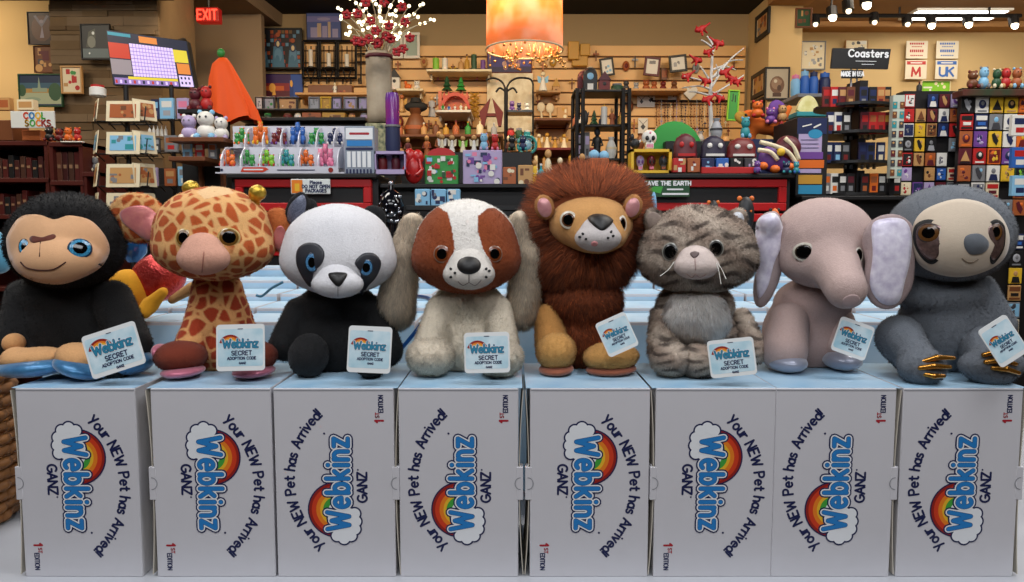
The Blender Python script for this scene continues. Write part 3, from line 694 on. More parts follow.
# ===== dog
BACK = 0.05; t = plush('dog', 467, 'brown and white spaniel plush with long cream ears')
bl = [(422,211),(437,206),(448,213),(452,229),(455,249),(449,262),(450,275),(456,300),(429,310),(380,300),(380,240),(405,215)]
br = [(478,216),(488,208),(501,208),(514,222),(550,240),(550,290),(520,310),(491,310),(470,300),(494,275),(491,262),(483,249),(478,232)]
bb = [(440,284),(500,284),(500,310),(440,310)]
def dh(p):
    c = const('e2ddd6')(p); x, y = proj(p); m = (inpoly(x, y, bl) | inpoly(x, y, br) | inpoly(x, y, bb)) & (p[:, 1] < 1.345); c[m] = rgb('8a4018'); return c
head = WR(U(E(466.5, 246, 1.31, 51, 50, 46), E(466.5, 260, 1.29, 54, 44, 30), k=.02), .001)
skin('head', head, t, dh, h=.0022, fur=dict(n=30000, L=.0032, w=.0006, var=.14))
mz = WR(U(E(469, 274, 1.215, 26, 20, 15.5), E(468, 262, 1.225, 20, 18, 15)), .0006)
skin('muzzle', mz, t, 'd8d2ca', fur=dict(n=7000, L=.002, w=.0005, var=.06))
patch('nose', mz, ell(469, 265.5, 11.5, 8.5), t, mat('felt_nose_black'), off=.002, bulge=.007, rings=5)
seam('mouth', mz, [(469,274),(469,282)], t, mat('thread_grey2', '5a4a42', .8), .45)
seam('mouth', mz, [(458,281),(463,285),(469,282.5),(475,285),(481,280)], t, mat('thread_grey2'), .3)
for q in ((451,269),(451,277),(455,273),(486,277),(489,271),(486,269)): patch('whisker_dot', mz, ell(q[0], q[1], 1.0, 1.0, 8), t, BLACK, off=.0022, rings=1, sub=1)
eye(head, 442, 254, 8, 8.5, t, '6b3214', '806050', pup=.62, irisr=.9)
eye(head, 494.5, 254, 7.5, 8, t, '6b3214', '806050', pup=.62, irisr=.9)
def earcol(p):
    x, y = proj(p); k = np.clip((y-215)/100, 0, 1)[:, None]*0; return const('d8c6ae')(p)
dn = lambda p: np.tile(np.array((0, -.1, -1.4)), (len(p), 1))
skin('ear', WR(U(C(412, 222, 1.345, 9, 402, 255, 1.335, 13), C(402, 255, 1.335, 14, 396, 308, 1.325, 18)), .002, 70), t, earcol, fur=dict(n=20000, L=.014, w=.0006, comb=dn, jit=.35, var=.14))
skin('ear', WR(U(C(519, 220, 1.345, 9, 527, 255, 1.335, 12), C(527, 255, 1.335, 13, 522, 310, 1.33, 16)), .002, 70), t, earcol, fur=dict(n=18000, L=.014, w=.0006, comb=dn, jit=.35, var=.14))
body = FL(WR(U(E(468, 340, 1.35, 44, 42, 42), E(468, 305, 1.335, 35, 30, 26), C(440, 310, 1.31, 14, 432, 345, 1.27, 18), C(498, 310, 1.31, 14, 502, 345, 1.27, 17)), .001))
skin('body', body, t, 'd9cdb8', fur=dict(n=30000, L=.005, w=.0007, comb=(0, 0, -.7), jit=.4, var=.1))
for (x, y) in ((431, 356), (499, 357)):
    skin('foot', FL(WR(E(x, y, 1.25, 24, 26, 19), .0015, 90)), t, 'dccfba', fur=dict(n=9000, L=.006, w=.0007, jit=.6, var=.1))
hang_tag(t, 487, 352.5, 1.170, 46, 41, 1.5)

# ===== lion
BACK = 0.085; t = plush('lion', 588, 'brown-maned lion plush with tan face and pink ears')
head = WR(U(E(590, 224, 1.295, 42, 42, 28.5), E(598, 236, 1.25, 28, 26, 17), k=.015), .0008)
mane = WR(U(E(588, 226, 1.335, 57, 40, 50), E(580, 262, 1.325, 46, 36, 30), E(588, 196, 1.335, 48, 36, 22)), .002)
fcp = [(547,209),(556,201),(571,196),(593,195),(615,199),(628,213),(633,233),(626,246),(604,252),(578,249),(559,240),(549,226)]
skin('head', head, t, 'c9955a', h=.0026, fur=dict(n=14000, L=.0022, w=.0005, var=.08))
ctr = np.array(P(592, 226, 1.30+BACK))
def manec(p):
    d = p-ctr; d[:, 1] = 0; d /= np.linalg.norm(d, axis=1)[:, None]+1e-9; return d*1.2+np.array((0, -.1, -.35))
mcol = '7a3a1a'
skin('mane', mane, t, mcol, h=.003, fur=dict(n=46000, L=.027, w=.0009, comb=manec, jit=.4, var=.34, keep=lambda p: ~inpoly(*proj(p), fcp)))
mz = WR(U(E(598, 238, 1.21, 23, 20, 13.5), E(598, 228, 1.222, 16, 18, 12)), .0006)
skin('muzzle', mz, t, 'bdb6b4', fur=dict(n=5000, L=.0018, w=.0005, var=.05))
patch('nose', mz, [(588,219),(594,215),(604,215.5),(611,219),(612,223),(604,230),(597,228)], t, mat('felt_nose_black'), off=.002, bulge=.004, rings=4)
patch('mouth', mz, ell(594.5, 243.5, 3.2, 2, 10), t, SMOOTHP('b87878'), off=.0025, rings=2)
for q in ((583,234),(586,239),(580,237),(608,238),(613,236),(611,232)): patch('whisker_dot', mz, ell(q[0], q[1], 1.0, 1.0, 8), t, BLACK, off=.0022, rings=1, sub=1)
eye(head, 568.5, 220, 8, 8.5, t, '5a3418', 'cfc6b4', pup=.6, irisr=.8)
eye(head, 622.5, 224, 4, 8, t, '5a3418', 'cfc6b4', pup=.6, irisr=.8)
for (x, ro) in ((544.5, 15), (632.5, -15)):
    f_ = E(x, 207, 1.262, 9.5, 6, 12.5, ro); o = skin('ear', f_, t, 'b8804a', fur=dict(n=2000, L=.003))
    patch('inner_ear', f_, ell(x, 207.5, 6.5, 9.5, 12, ro), o, SATIN('b06a72', 'd09a98'), off=.0015)
body = FL(WR(U(E(582, 335, 1.345, 42, 40, 46), E(582, 300, 1.32, 40, 34, 28)), .001))
skin('body', body, t, mcol, fur=dict(n=24000, L=.011, w=.0009, comb=(0, 0, -.9), jit=.4, var=.34))
for sx, a in ((0, (547, 316, 1.29, 12, 552, 342, 1.26, 17)),):
    skin('arm', FL(WR(C(*a), .001)), t, 'c18a4a', fur=dict(n=6000, L=.005, w=.0006, comb=(0, 0, -.6), var=.12))
for (x, y, rx, rz, ro) in ((556, 351, 20, 19, 0), (611, 356.5, 28, 14.5, 3)):
    f_ = skin('foot', FL(WR(E(x, y, 1.235, rx, 25, rz, ro), .0012, 80)), t, 'c39150', fur=dict(n=7000, L=.004, w=.0006, jit=.5, var=.12))
    skin('sole', FL(E(x, 369, 1.235, rx-2, 24, 6, 3)), f_, '8a4a30', material=SMOOTHP('8a4a30'))
hang_tag(t, 617, 334.5, 1.16, 33, 37, 24)

# ===== tabby cat
BACK = 0.05; t = plush('cat', 697, 'grey tabby cat plush with white chest and pale muzzle')
def tabby(p, s=1.0, hor=True):
    x, y = proj(p); a, b, c = rgb('9a8778'), rgb('3c302a'), rgb('b8a898')
    u = np.sin((y-208)*.56*s+1.9*np.sin((x-697)*.05)+1.5*np.sin(x*.14+y*.09)+p[:, 1]*30)
    k = (np.clip((u-.1)*1.6, 0, 1)*np.clip(.75+.6*np.sin(x*.21+1.3*np.sin(y*.13)), .1, 1))[:, None]*.85; w = (.5+.5*np.sin(x*.11-y*.17+2))[:, None]
    base = a*w+c*(1-w); return base*(1-k)+b*k
head = WR(U(E(697, 248, 1.31, 56, 50, 42), E(697, 262, 1.295, 58, 44, 28), k=.02), .001)
skin('head', head, t, lambda p: tabby(p, .8), h=.0024, fur=dict(n=34000, L=.006, w=.0007, comb=(0, -.1, -.4), var=.22))
mz = WR(U(E(696.5, 266, 1.21, 22.5, 18, 13.5), E(695.5, 257, 1.222, 16, 18, 12)), .0006)
skin('muzzle', mz, t, 'cdbdb6', fur=dict(n=5000, L=.002, w=.0005, var=.06))
patch('nose', mz, [(690.5,253.5),(695,252),(699,253.5),(697,256.5),(694.5,258),(692,256.5)], t, mat('nose_grey', '5a4a48', .6), off=.002, rings=2)
seam('mouth', mz, [(695,258),(695.5,270)], t, mat('thread_rose2', 'a88a84', .8), .4)
seam('mouth', mz, [(687,274),(692,277),(695.5,274),(700,277),(706,274)], t, mat('thread_rose2'), .4)
eye(head, 670.5, 252, 7.5, 9, t, '30302e', '8a8880', pup=.7, irisr=.9)
eye(head, 716, 248.5, 7, 8.5, t, '30302e', '8a8880', pup=.7, irisr=.9)
for q in ([(716,262),(719,272),(721,284)], [(717,262),(722,270),(726,279)], [(674,262),(668,270),(660,276)]):
    g = G(); y_ = 1.195+BACK; g.tube([P(a, b, y_-.004*i) for i, (a, b) in enumerate(smoothpoly(q, 4, False))], .0005, n=5); g.obj('whisker', mat('whisker_white', 'd8d8d0', .4), t)
for (x, y, ro) in ((736, 222, -22), (655, 222, 24)):
    f_ = U(E(x, y, 1.30, 10, 7, 14, ro), k=.01); o = skin('ear', f_, t, lambda p: tabby(p), fur=dict(n=2500, L=.005))
    patch('inner_ear', f_, ell(x, y, 7, 10, 12, ro), o, SATIN('c0c4cc', 'dcdce0') if x > 700 else SMOOTHP('8b7a70'), off=.002)
body = FL(WR(U(E(694, 340, 1.35, 42, 42, 42), E(695, 305, 1.335, 38, 32, 26), C(664, 318, 1.31, 14, 664, 350, 1.27, 16)), .001))
skin('body', body, t, lambda p: tabby(p, .9), fur=dict(n=26000, L=.007, w=.0007, comb=(0, 0, -.5), var=.25))
skin('chest', WR(U(E(696, 318, 1.285, 32, 22, 23), E(696, 302, 1.29, 26, 20, 14)), .001), t, 'ece6e0', fur=dict(n=16000, L=.014, w=.0008, comb=(0, -.1, -1.3), var=.12))
for (x, y, ro) in ((671, 359, 0), (698, 361, 0)):
    skin('foot', FL(WR(E(x, y, 1.245, 20, 24, 17, ro), .0012, 90)), t, lambda p: tabby(p, 1.2), fur=dict(n=6000, L=.005, w=.0006, var=.25))
skin('tail', FL(C(742, 318, 1.36, 10, 754, 350, 1.31, 14)), t, lambda p: tabby(p, 1.2), fur=dict(n=4000, L=.005, w=.0006, var=.25))
hang_tag(t, 732, 357.5, 1.16, 46, 38, 7, yaw=-6)

# ===== elephant
BACK = 0.09; t = plush('elephant', 815, 'pinkish grey elephant plush with shiny lilac ears')
EC = 'b8a09a'
head = WR(U(E(823, 241, 1.31, 49, 48, 43), E(826, 262, 1.285, 44, 38, 26), C(833, 262, 1.24, 24, 846, 289, 1.17, 20), k=.018), .0008)
skin('head', head, t, EC, h=.0024, fur=dict(n=26000, L=.002, w=.0005, var=.08))
o = patch('snout_end', head, ell(851, 301, 9, 6, 12, 15), t, SMOOTHP('b39a98'), off=.0015)
eye(head, 804, 252, 9, 9, t, '33291f', 'b9b3a6', pup=.68, irisr=.82)
eye(head, 859, 255, 3.6, 7.5, t, '33291f', 'b9b3a6', pup=.68, irisr=.82)
LIL = mat('lilac_glitter_satin', 'b4aac4', .35, sheen=.5, noise=.6, nscale=70, c2='eeeaf4', metal=.1, bump=.4, bscale=60)
e1 = WR(U(E(770, 240, 1.30, 13, 9, 29, -6), E(768, 275, 1.31, 12, 10, 34, -14), E(770, 222, 1.285, 11, 9, 10), k=.01), .001)
o = skin('ear', e1, t, 'a2908f', fur=dict(n=3000, L=.002))
patch('inner_ear', e1, [(757,224),(766,215),(776,215),(782,228),(781,245),(774,262),(768,285),(759,298),(757,280),(757,255)], o, LIL, off=.002)
ef = WR(U(E(889, 240, 1.205, 27, 7, 26, 0), E(889, 275, 1.20, 25, 7, 35, -6), E(872, 250, 1.25, 12, 18, 18), k=.02), .0006)
o = skin('ear', ef, t, 'a38f8e', fur=dict(n=4000, L=.003, var=.08))
patch('inner_ear', ef, [(872,226),(884,219),(900,219),(908,226),(911,242),(909,262),(904,282),(899,300),(889,305),(878,300),(870,284),(873,255)], o, LIL, off=.002, rings=6)
body = FL(WR(U(E(806, 335, 1.35, 42, 42, 46), E(812, 305, 1.33, 38, 32, 28)), .001))
skin('body', body, t, 'ac928c', fur=dict(n=16000, L=.002, w=.0005, var=.08))
for a, fx, fy, rx in (((788, 322, 1.29, 20, 784, 350, 1.255, 23), 787, 362, 19), ((838, 322, 1.31, 16, 842, 345, 1.28, 18), 842, 360, 18)):
    f_ = skin('leg', FL(WR(C(*a), .001)), t, 'ae9690', fur=dict(n=6000, L=.002, w=.0005, var=.08))
    skin('sole', FL(E(fx, fy, 1.245 if fx < 800 else 1.262, rx, 24, 10)), f_, '8f93a2', material=SATIN('8b8e9e'))
hang_tag(t, 853, 338.5, 1.168, 36, 36, -20, yaw=0)

# ===== sloth
BACK = 0.03; t = plush('sloth', 955, 'grey sloth plush with cream face and golden claws, at the far right')
SG = '666b72'
head = WR(U(E(949, 234, 1.31, 59, 52, 48, -4), E(960, 245, 1.26, 46, 30, 32), k=.02), .0008)
fcs = [(913,232),(921,214),(940,204),(961,200),(984,205),(1001,219),(1008,238),(1003,257),(987,269),(962,275.5),(936,272),(918,260)]
skin('head', head, t, SG, h=.0025, fur=dict(n=24000, L=.0035, w=.0006, var=.12, keep=lambda p: ~inpoly(*proj(p), fcs)))
patch('face', head, fcs, t, SMOOTHP('c0b09c'), off=.003, bulge=.005, rings=9)
hp = headp(head, .0065)
PM = mat('bronze_foil', '4a3a38', .3, noise=.6, nscale=160, c2='7d6560', metal=.5)
for poly in ([(915,226),(928,219.5),(943,224),(947.5,235),(941,246),(940,258),(932,264),(922,258),(914,243)], [(986,226),(996,219.5),(1004,226),(1005,240),(1002,252),(993,264),(989.5,257),(994,246),(987.5,237)]):
    patch('eye_patch', headp(head, .0045), poly, t, BLACK, off=.001); c_ = np.mean(poly, 0)
    patch('eye_patch', headp(head, .0045), [tuple(c_+(np.array(q)-c_)*.82) for q in poly], t, PM, off=.0022)
eye(hp, 928.5, 233, 8, 9, t, '5a3a1c', '2a2020', pup=.6, irisr=.95)
eye(hp, 996, 232, 5, 8.5, t, '5a3a1c', '2a2020', pup=.6, irisr=.95)
patch('nose', headp(head, .007), [(964,240),(968,235),(979,234),(987,240),(988,247),(982,253),(971,254),(965,248)], t, SMOOTHP('53585f'), off=.002, bulge=.006, rings=5)
seam('mouth', hp, [(962,258),(966,261),(972,262),(978,259)], t, mat('thread_tan', '7a6a58', .8), .5)
body = FL(WR(U(E(945, 330, 1.345, 46, 42, 46), E(942, 296, 1.33, 42, 32, 24), C(978, 290, 1.33, 17, 1000, 325, 1.30, 15)), .001))
skin('body', body, t, SG, fur=dict(n=24000, L=.004, w=.0006, var=.18, jit=.5))
for a, cl in (((900, 338, 1.29, 23, 922, 368, 1.215, 17), [(922, 362, 937, 357.5, 954, 358), (920, 368, 934, 366, 950, 367), (924, 374, 934, 376, 944, 376)]),
              ((985, 350, 1.26, 24, 992, 367, 1.215, 20), [(984, 355, 998, 351, 1009, 356), (986, 362, 1001, 360, 1016, 364), (993, 368, 1006, 369, 1019, 373)])):
    fn = FL(WR(U(C(*a), E(a[4], a[5]-2, 1.21, 24 if a[0] < 950 else 34, 16, 17), k=.015), .001))
    f_ = skin('leg', fn, t, SG, fur=dict(n=9000, L=.004, w=.0006, var=.18, jit=.5))
    for q in cl:
        pts = np.array([(q[0], q[1]), (q[2], q[3]), (q[4], q[5])], float); pp, nn = trace(fn, pts[:, 0], pts[:, 1]); y_ = min(pp[:, 1].min()+.004, 1.20+BACK)-BACK
        g = U(C(q[0], q[1], y_, 2.6, q[2], q[3], y_-.010, 3.0), C(q[2], q[3], y_-.010, 3.0, q[4], q[5], y_-.006, 2.0), k=.001)
        skin('claw', g, f_, 'c08a3a', h=.0014, material=mat('gold_claw', 'b07c34', .22, metal=.85))
hang_tag(t, 1003.5, 341, 1.15, 34, 44, 32, yaw=0)
BACK = 0.0
# ---------- the room
def st(name, g, m, sm=False):
    o = g.obj(name, m, None, sm); o['kind'] = 'structure'; return o
XL, XR, YB, YF = -6.2, 7.4, 7.0, -3.0
HC = 3.29; HR = 3.44; PX = 2.18
tanw = mat('paint_tan', '9c8664', .85, noise=.05, nscale=3, bump=.1, bscale=60)
tan2 = mat('paint_warm_tan', 'c9ad7c', .85, noise=.04, nscale=3)
grey = mat('paint_taupe', '8a7660', .85, noise=.05, nscale=3)
g = G(); g.box(XL, XR, YF, 8.3, -.1, 0); st('floor', g, mat('floor_tile', '6a5a4c', .4, noise=.25, nscale=4, c2='57483c'))
g = G(); g.box(XL, PX+.3, YF, 7.1, HC, HC+.1); st('ceiling', g, mat('ceiling_black', '0b0a0c', .9))
g = G(); g.box(PX+.3, XR, YF, 8.3, HR, HR+.1); st('ceiling_panelled', g, mat('ceiling_brown', '8f6a44', .8, noise=.06, nscale=3)).name = 'ceiling_right'
g = G(); g.box(XL, PX, YB, YB+.12, 0, HC); st('wall_back', g, tanw)
g = G(); g.box(PX, PX+.28, 6.43, 8.12, 0, HR); st('wall_pillar', g, tan2)
g = G(); g.box(PX+.28, XR, 8.0, 8.12, 0, HR); st('wall_right_back', g, tan2)
g = G(); g.box(XL-.1, XL, YF, 8.1, 0, HR); st('wall_left', g, tan2)
g = G(); g.box(XR, XR+.1, YF, 8.3, 0, HR+.1); st('wall_right', g, tan2)
g = G(); g.box(XL, XR, YF-.1, YF, 0, HR+.1); st('wall_front', g, mat('paint_dim', '3a342e', .9))
x0 = P(0, 50, 6.0)[0]
g = G(); g.box(XL, P(56, 50, 6.0)[0], 6.0, 6.1, 0, HC); st('wall_left_alcove', g, mat('paint_cream', 'dcb880', .85, noise=.04, nscale=3))
# soffit above the exit sign and beam by the pillar
z24 = P(280, 25, 6.95)[2]
g = G(); g.add([(P(236, 0, 6.0)[0], 6.0, HC), (P(280, 26, 6.95)[0], 6.95, z24), (P(282, 26, 6.99)[0], 6.99, z24), (P(282, 0, 6.99)[0], 6.99, HC), (-3.6, 6.0, HC), (-3.6, 6.0, z24), (-3.6, 6.99, z24), (P(236, 25, 6.0)[0], 6.0, z24)],
           [[0, 7, 1], [0, 1, 2, 3], [5, 6, 2, 1, 7], [4, 5, 7, 0]]); st('trim_1', g, grey)
g = G(); g.box(PX-.02, PX+.32, 3.5, 6.43, 3.20, HR); st('trim_2', g, mat('beam_brown', 'a87c4c', .8))
g = G(); g.box(PX+.3, XR, 7.78, 8.0, 3.385, HR); st('trim_3', g, mat('beam_brown', 'a87c4c', .8))
# stone-clad pillar, laid course by course
r = random.Random(3); g = G(); xa, xb = P(52, 60, 5.3)[0], P(160, 60, 5.3)[0]
z = 0
while z < HC-.01:
    h = r.choice((.03, .04, .055, .065)); h = min(h, HC-z); x = xa-r.uniform(0, .2)
    while x < xb:
        w = r.uniform(.12, .5); a, b = max(x, xa), min(x+w, xb)
        if b-a > .01: g.box(a+.001, b-.001, 5.3-r.uniform(.0, .022), 5.32, z+.001, z+h-.001, r.randrange(3))
        x += w
    z += h
g.box(xa, xb, 5.32, 5.9, 0, HC, 0)
st('wall_stone_pillar', g, [mat('stone_a', '6a563c', .9, noise=.2, nscale=12), mat('stone_b', '74614a', .9, noise=.2, nscale=12), mat('stone_c', '604c34', .9, noise=.2, nscale=12)])
g = G(); g.box(XL, P(176, 5, 5.3)[0], 4.95, 5.27, 2.895, HC-.001); st('trim_4', g, mat('ceiling_black'))
# dark doorway beside the pillar
g = G(); g.box(P(160, 50, 5.9)[0], P(180, 50, 5.9)[0], 5.9, 5.95, 0, HC); st('door_1', g, mat('door_dark', '1c120e', .6))
g = G(); g.box(P(180, 50, 6.6)[0], P(262, 50, 6.6)[0], 6.6, 6.68, 0, z24); st('wall_exit', g, grey)
# slatwall: one panel of grooved boards
def slatwall(px0, px1, vtop, y=6.97):
    X0, X1 = P(px0, 60, y)[0], P(px1, 60, y)[0]; zt = P(512, vtop, y)[2]; g = G(); z = zt; p = .108
    while z > .3:
        g.box(X0, X1, y-.019, y, z-p+.014, z, 0, .003); g.box(X0, X1, y-.006, y, z-p, z-p+.014, 1); z -= p
    o = g.obj('slatwall', [mat('slat_maple', 'd4a566', .45, noise=.35, nscale=2.2, c2='e0b478'), mat('slat_groove', '5a3a1c', .7)])
    return o
setp(slatwall(300, 392, 40), 'warm maple slatwall panel behind the lantern rack, left of the red flowers', 'wall panel')
setp(slatwall(393, 745, 46), 'wide warm maple slatwall panel across the back of the shop', 'wall panel')
# ---------- helpers for the merchandise
PAL = {'black': '121214', 'white': 'd8d6d0', 'red': 'b01c1c', 'dark red': '6a1414', 'orange': 'd8681c', 'yellow': 'd9b02c', 'green': '2f8a3c', 'dark green': '1f4a2c', 'blue': '2a5fae', 'navy': '18244e', 'light blue': '7fb4d6',
       'purple': '6a3f8e', 'lilac': 'a99ac0', 'pink': 'd8799a', 'brown': '6b3d20', 'tan': 'b98d58', 'cream': 'ddd0b0', 'gold': 'b8892e', 'silver': '9a9ca2', 'grey': '77787c', 'teal': '2a8a92', 'maroon': '561522', 'copper': 'a0562c', 'lime': '7ab82c', 'dark grey': '3a3a40'}

def pm(c, **k): return M(PAL.get(c, c), k.pop('rough', .5), **k)
def R4(a, b, c, d, y): # pixel rect -> x0,x1,z0,z1
    p = P(a, d, y); q = P(c, b, y); return p[0], q[0], p[2], q[2]
def an(c): return c
def solid(name, label, cat, g, mats, group=None, smooth=False, kind=None):
    o = g.obj(name, mats, None, smooth)
    if smooth: autosmooth(o, 40)
    return setp(o, label, cat, group, kind)
def cbox(name, label, cat, a, b, c, d, y, dep, m, group=None, bev=.003):
    x0, x1, z0, z1 = R4(a, b, c, d, y); g = G(); g.box(x0, x1, y, y+dep, z0, z1, 0, bev); return solid(name, label, cat, g, m, group)
def art(w, h, seed, pal, n=9, style=0, base=None, e=.0012):
    """printed picture: blobs, bars and discs inside w x h, centred"""
    r = random.Random(seed); k = Ink()
    ms = [pm(c) for c in pal]
    k.rect(-w/2, -h/2, w/2, h/2, e, 0)
    for i in range(n):
        m = r.randrange(1, len(pal)) if len(pal) > 1 else 0; d = e+(i+1)*e*.12
        x = r.uniform(-.42, .42)*w; y = r.uniform(-.42, .42)*h; q_ = 1 if n < 10 else .5; s = r.uniform(.08, .2)*min(w, h)*q_
        if style == 0:
            if r.random() < .5: k.disc(max(-w/2+s, min(w/2-s, x)), max(-h/2+s, min(h/2-s, y)), s, d, m, 12)
            else:
                a, b = r.uniform(.06, .2)*w*q_, r.uniform(.05, .2)*h*q_; x = max(-w/2+a, min(w/2-a, x)); y = max(-h/2+b, min(h/2-b, y)); k.rect(x-a, y-b, x+a, y+b, d, m)
        elif style == 1:  # lines of print
            yy = h*.38-i*h*.76/max(1, n-1); k.line([(-w*.36, yy), (w*r.uniform(.1, .36), yy)], h*.05, d, 1, caps=False)
        elif style == 2:  # bands (landscape)
            yy = -h/2+h*i/n; k.rect(-w/2, yy, w/2, min(h/2, yy+h/n*1.02), d, (i % (len(pal)-1))+1)
    return k, ms
def frame(name, label, a, b, c, d, y, fc, pal, seed=1, mat_w=.12, border=.09, group=None, cat='picture', style=0, n=9, roll=0, fname='frame', yaw=0, matc=None):
    x0, x1, z0, z1 = R4(a, b, c, d, y); w, h = x1-x0, z1-z0; cx, cz = (x0+x1)/2, (z0+z1)/2
    t = thing(name, label, cat, (cx, y, cz), group); t.rotation_euler = (0, math.radians(-roll), math.radians(yaw))
    g = G(); bw = border*min(w, h)
    for q in ((-w/2, w/2, h/2-bw, h/2), (-w/2, w/2, -h/2, -h/2+bw), (-w/2, -w/2+bw, -h/2+bw, h/2-bw), (w/2-bw, w/2, -h/2+bw, h/2-bw)): g.box(q[0], q[1], -.012, .012, q[2], q[3], 0, .002)
    if border: g.obj(fname, pm(fc), t, local=True)
    g = G(); g.box(-w/2+bw*.5, w/2-bw*.5, -.003, .006, -h/2+bw*.5, h/2-bw*.5); g.obj('backing', pm(matc or pal[0]), t, local=True)
    iw, ih = (w-2*bw)*(1-mat_w), (h-2*bw)*(1-mat_w)
    k, ms = art(iw, ih, seed, pal, n, style); k.obj('picture', ms, t, face_mx((0, -.0032, 0))); return t
def figg(kind, x, y, z, w, h):
    """small figure standing at z; returns G with up to 3 material slots"""
    g = G(); r = w/2
    if kind == 'angel':
        g.lathe((x, y, z), [(r*.8, 0), (r*.75, h*.05), (r*.3, h*.6), (r*.34, h*.66), (r*.12, h*.74)], 0, 12); g.ball((x, y, z+h*.85), h*.13, 1)
        for s in (-1, 1): g.plate([(x+s*r*.15, z+h*.4), (x+s*r*.9, z+h*.45), (x+s*r, z+h*.8), (x+s*r*.4, z+h*.72)], (y+r*.3, y+r*.4), 2)
    elif kind == 'person':
        g.lathe((x, y, z), [(r*.7, 0), (r*.7, h*.04), (r*.5, h*.3), (r*.6, h*.55), (r*.62, h*.68), (r*.2, h*.76)], 0, 10, 1, .7); g.ball((x, y, z+h*.87), (h*.1, h*.1, h*.13), 1)
        for s in (-1, 1): g.tube([(x+s*r*.55, y, z+h*.66), (x+s*r*.8, y-r*.2, z+h*.45), (x+s*r*.3, y-r*.5, z+h*.42)], r*.14, 2, 6)
    elif kind == 'bottle':
        g.lathe((x, y, z), [(r, 0), (r, h*.55), (r*.8, h*.65), (r*.3, h*.74), (r*.3, h*.9)], 0, 14); g.lathe((x, y, z+h*.9), [(r*.36, 0), (r*.36, h*.1)], 1, 10)
    elif kind == 'candle':
        g.lathe((x, y, z), [(r*1.0, 0), (r, h*.06), (r*.7, h*.08)], 1, 14); g.lathe((x, y, z+h*.08), [(r*.7, 0), (r*.7, h*.78), (r*.5, h*.8)], 0, 14); g.lathe((x, y, z+h*.88), [(r*.08, 0), (r*.16, h*.05), (.0005, h*.12)], 2, 8)
    elif kind == 'jar':
        g.lathe((x, y, z), [(r*.8, 0), (r, h*.1), (r, h*.68), (r*.75, h*.78)], 0, 14); g.lathe((x, y, z+h*.78), [(r*.8, 0), (r*.8, h*.16), (r*.2, h*.18), (r*.2, h*.22)], 1, 14)
    elif kind == 'tree':
        g.lathe((x, y, z), [(r*.2, 0), (r*.2, h*.15)], 1, 8)
        for i in range(3): g.lathe((x, y, z+h*(.15+i*.25)), [(r*(1-i*.25), 0), (r*.15, h*.34)], 0, 10)
    elif kind == 'house':
        g.box(x-r*.85, x+r*.85, y-r*.6, y+r*.6, z, z+h*.62, 0, .002); g.plate([(x-r, z+h*.58), (x+r, z+h*.58), (x, z+h)], (y-r*.75, y+r*.75), 1)
        g.ball((x, y-r*.6, z+h*.4), (r*.28, r*.05, r*.28), 2)
    elif kind == 'bird':
        g.ball((x, y, z+h*.35), (r*.8, r*.5, h*.33), 0); g.ball((x-r*.5, y, z+h*.75), (r*.36, r*.36, h*.22), 0); g.lathe((x-r*.5-r*.3, y, z+h*.72), [(r*.1, 0), (.001, h*.1)], 1, 6)
        g.plate([(x+r*.4, z+h*.3), (x+r*1.0, z+h*.5), (x+r*.95, z+h*.62), (x+r*.3, z+h*.5)], (y-r*.1, y+r*.1), 2)
    elif kind == 'toy':
        g.ball((x, y, z+h*.28), (r*.8, r*.7, h*.28), 0); g.ball((x, y-r*.1, z+h*.7), (r*.72, r*.65, h*.26), 0); g.ball((x-r*.5, y, z+h*.93), r*.22, 1, 8, 6); g.ball((x+r*.5, y, z+h*.93), r*.22, 1, 8, 6)
        for s in (-1, 1): g.ball((x+s*r*.6, y-r*.5, z+h*.12), (r*.3, r*.35, h*.12), 1, 8, 6); g.ball((x+s*r*.25, y-r*.7, z+h*.75), r*.1, 2, 6, 4)
    elif kind == 'skull':
        g.ball((x, y, z+h*.6), (r, r*.9, h*.4), 0, 16, 10); g.box(x-r*.5, x+r*.5, y-r*.75, y+r*.2, z, z+h*.35, 0, r*.1)
        for s in (-1, 1): g.ball((x+s*r*.38, y-r*.78, z+h*.55), (r*.26, r*.16, h*.13), 1, 10, 6)
        g.ball((x, y-r*.85, z+h*.38), (r*.1, r*.08, h*.06), 1, 6, 4); g.ball((x, y-r*.8, z+h*.82), (r*.16, r*.1, h*.07), 2, 8, 5)
        for i in range(4): g.box(x-r*.42+i*r*.22, x-r*.42+i*r*.22+r*.16, y-r*.8, y-r*.7, z+h*.08, z+h*.24, 2)
    elif kind == 'vase':
        g.lathe((x, y, z), [(r*.55, 0), (r*.9, h*.25), (r, h*.5), (r*.6, h*.78), (r*.4, h*.86), (r*.6, h)], 0, 16); g.lathe((x, y, z+h*.5), [(r*1.02, -h*.05), (r*1.02, h*.05)], 1, 16)
    elif kind == 'clock':
        g.box(x-r, x+r, y-r*.4, y+r*.4, z, z+h*.7, 0, .003); g.ball((x, y, z+h*.66), (r, r*.4, h*.34), 0, 16, 10); g.ball((x, y-r*.36, z+h*.62), (r*.5, r*.1, r*.5), 1, 16, 8); g.box(x-r*.4, x+r*.4, y-r*.45, y-r*.39, z+h*.08, z+h*.34, 2)
    elif kind == 'cross':
        g.box(x-r*.22, x+r*.22, y-r*.15, y+r*.15, z, z+h, 0, .001); g.box(x-r, x+r, y-r*.14, y+r*.14, z+h*.6, z+h*.76, 1, .001)
    elif kind == 'pack':
        g.box(x-r, x+r, y-r*.3, y+r*.3, z, z+h, 0, .001); g.box(x-r*.7, x+r*.7, y-r*.31, y-r*.295, z+h*.55, z+h*.85, 1); g.box(x-r*.5, x+r*.5, y-r*.31, y-r*.295, z+h*.15, z+h*.4, 2)
    elif kind == 'box':
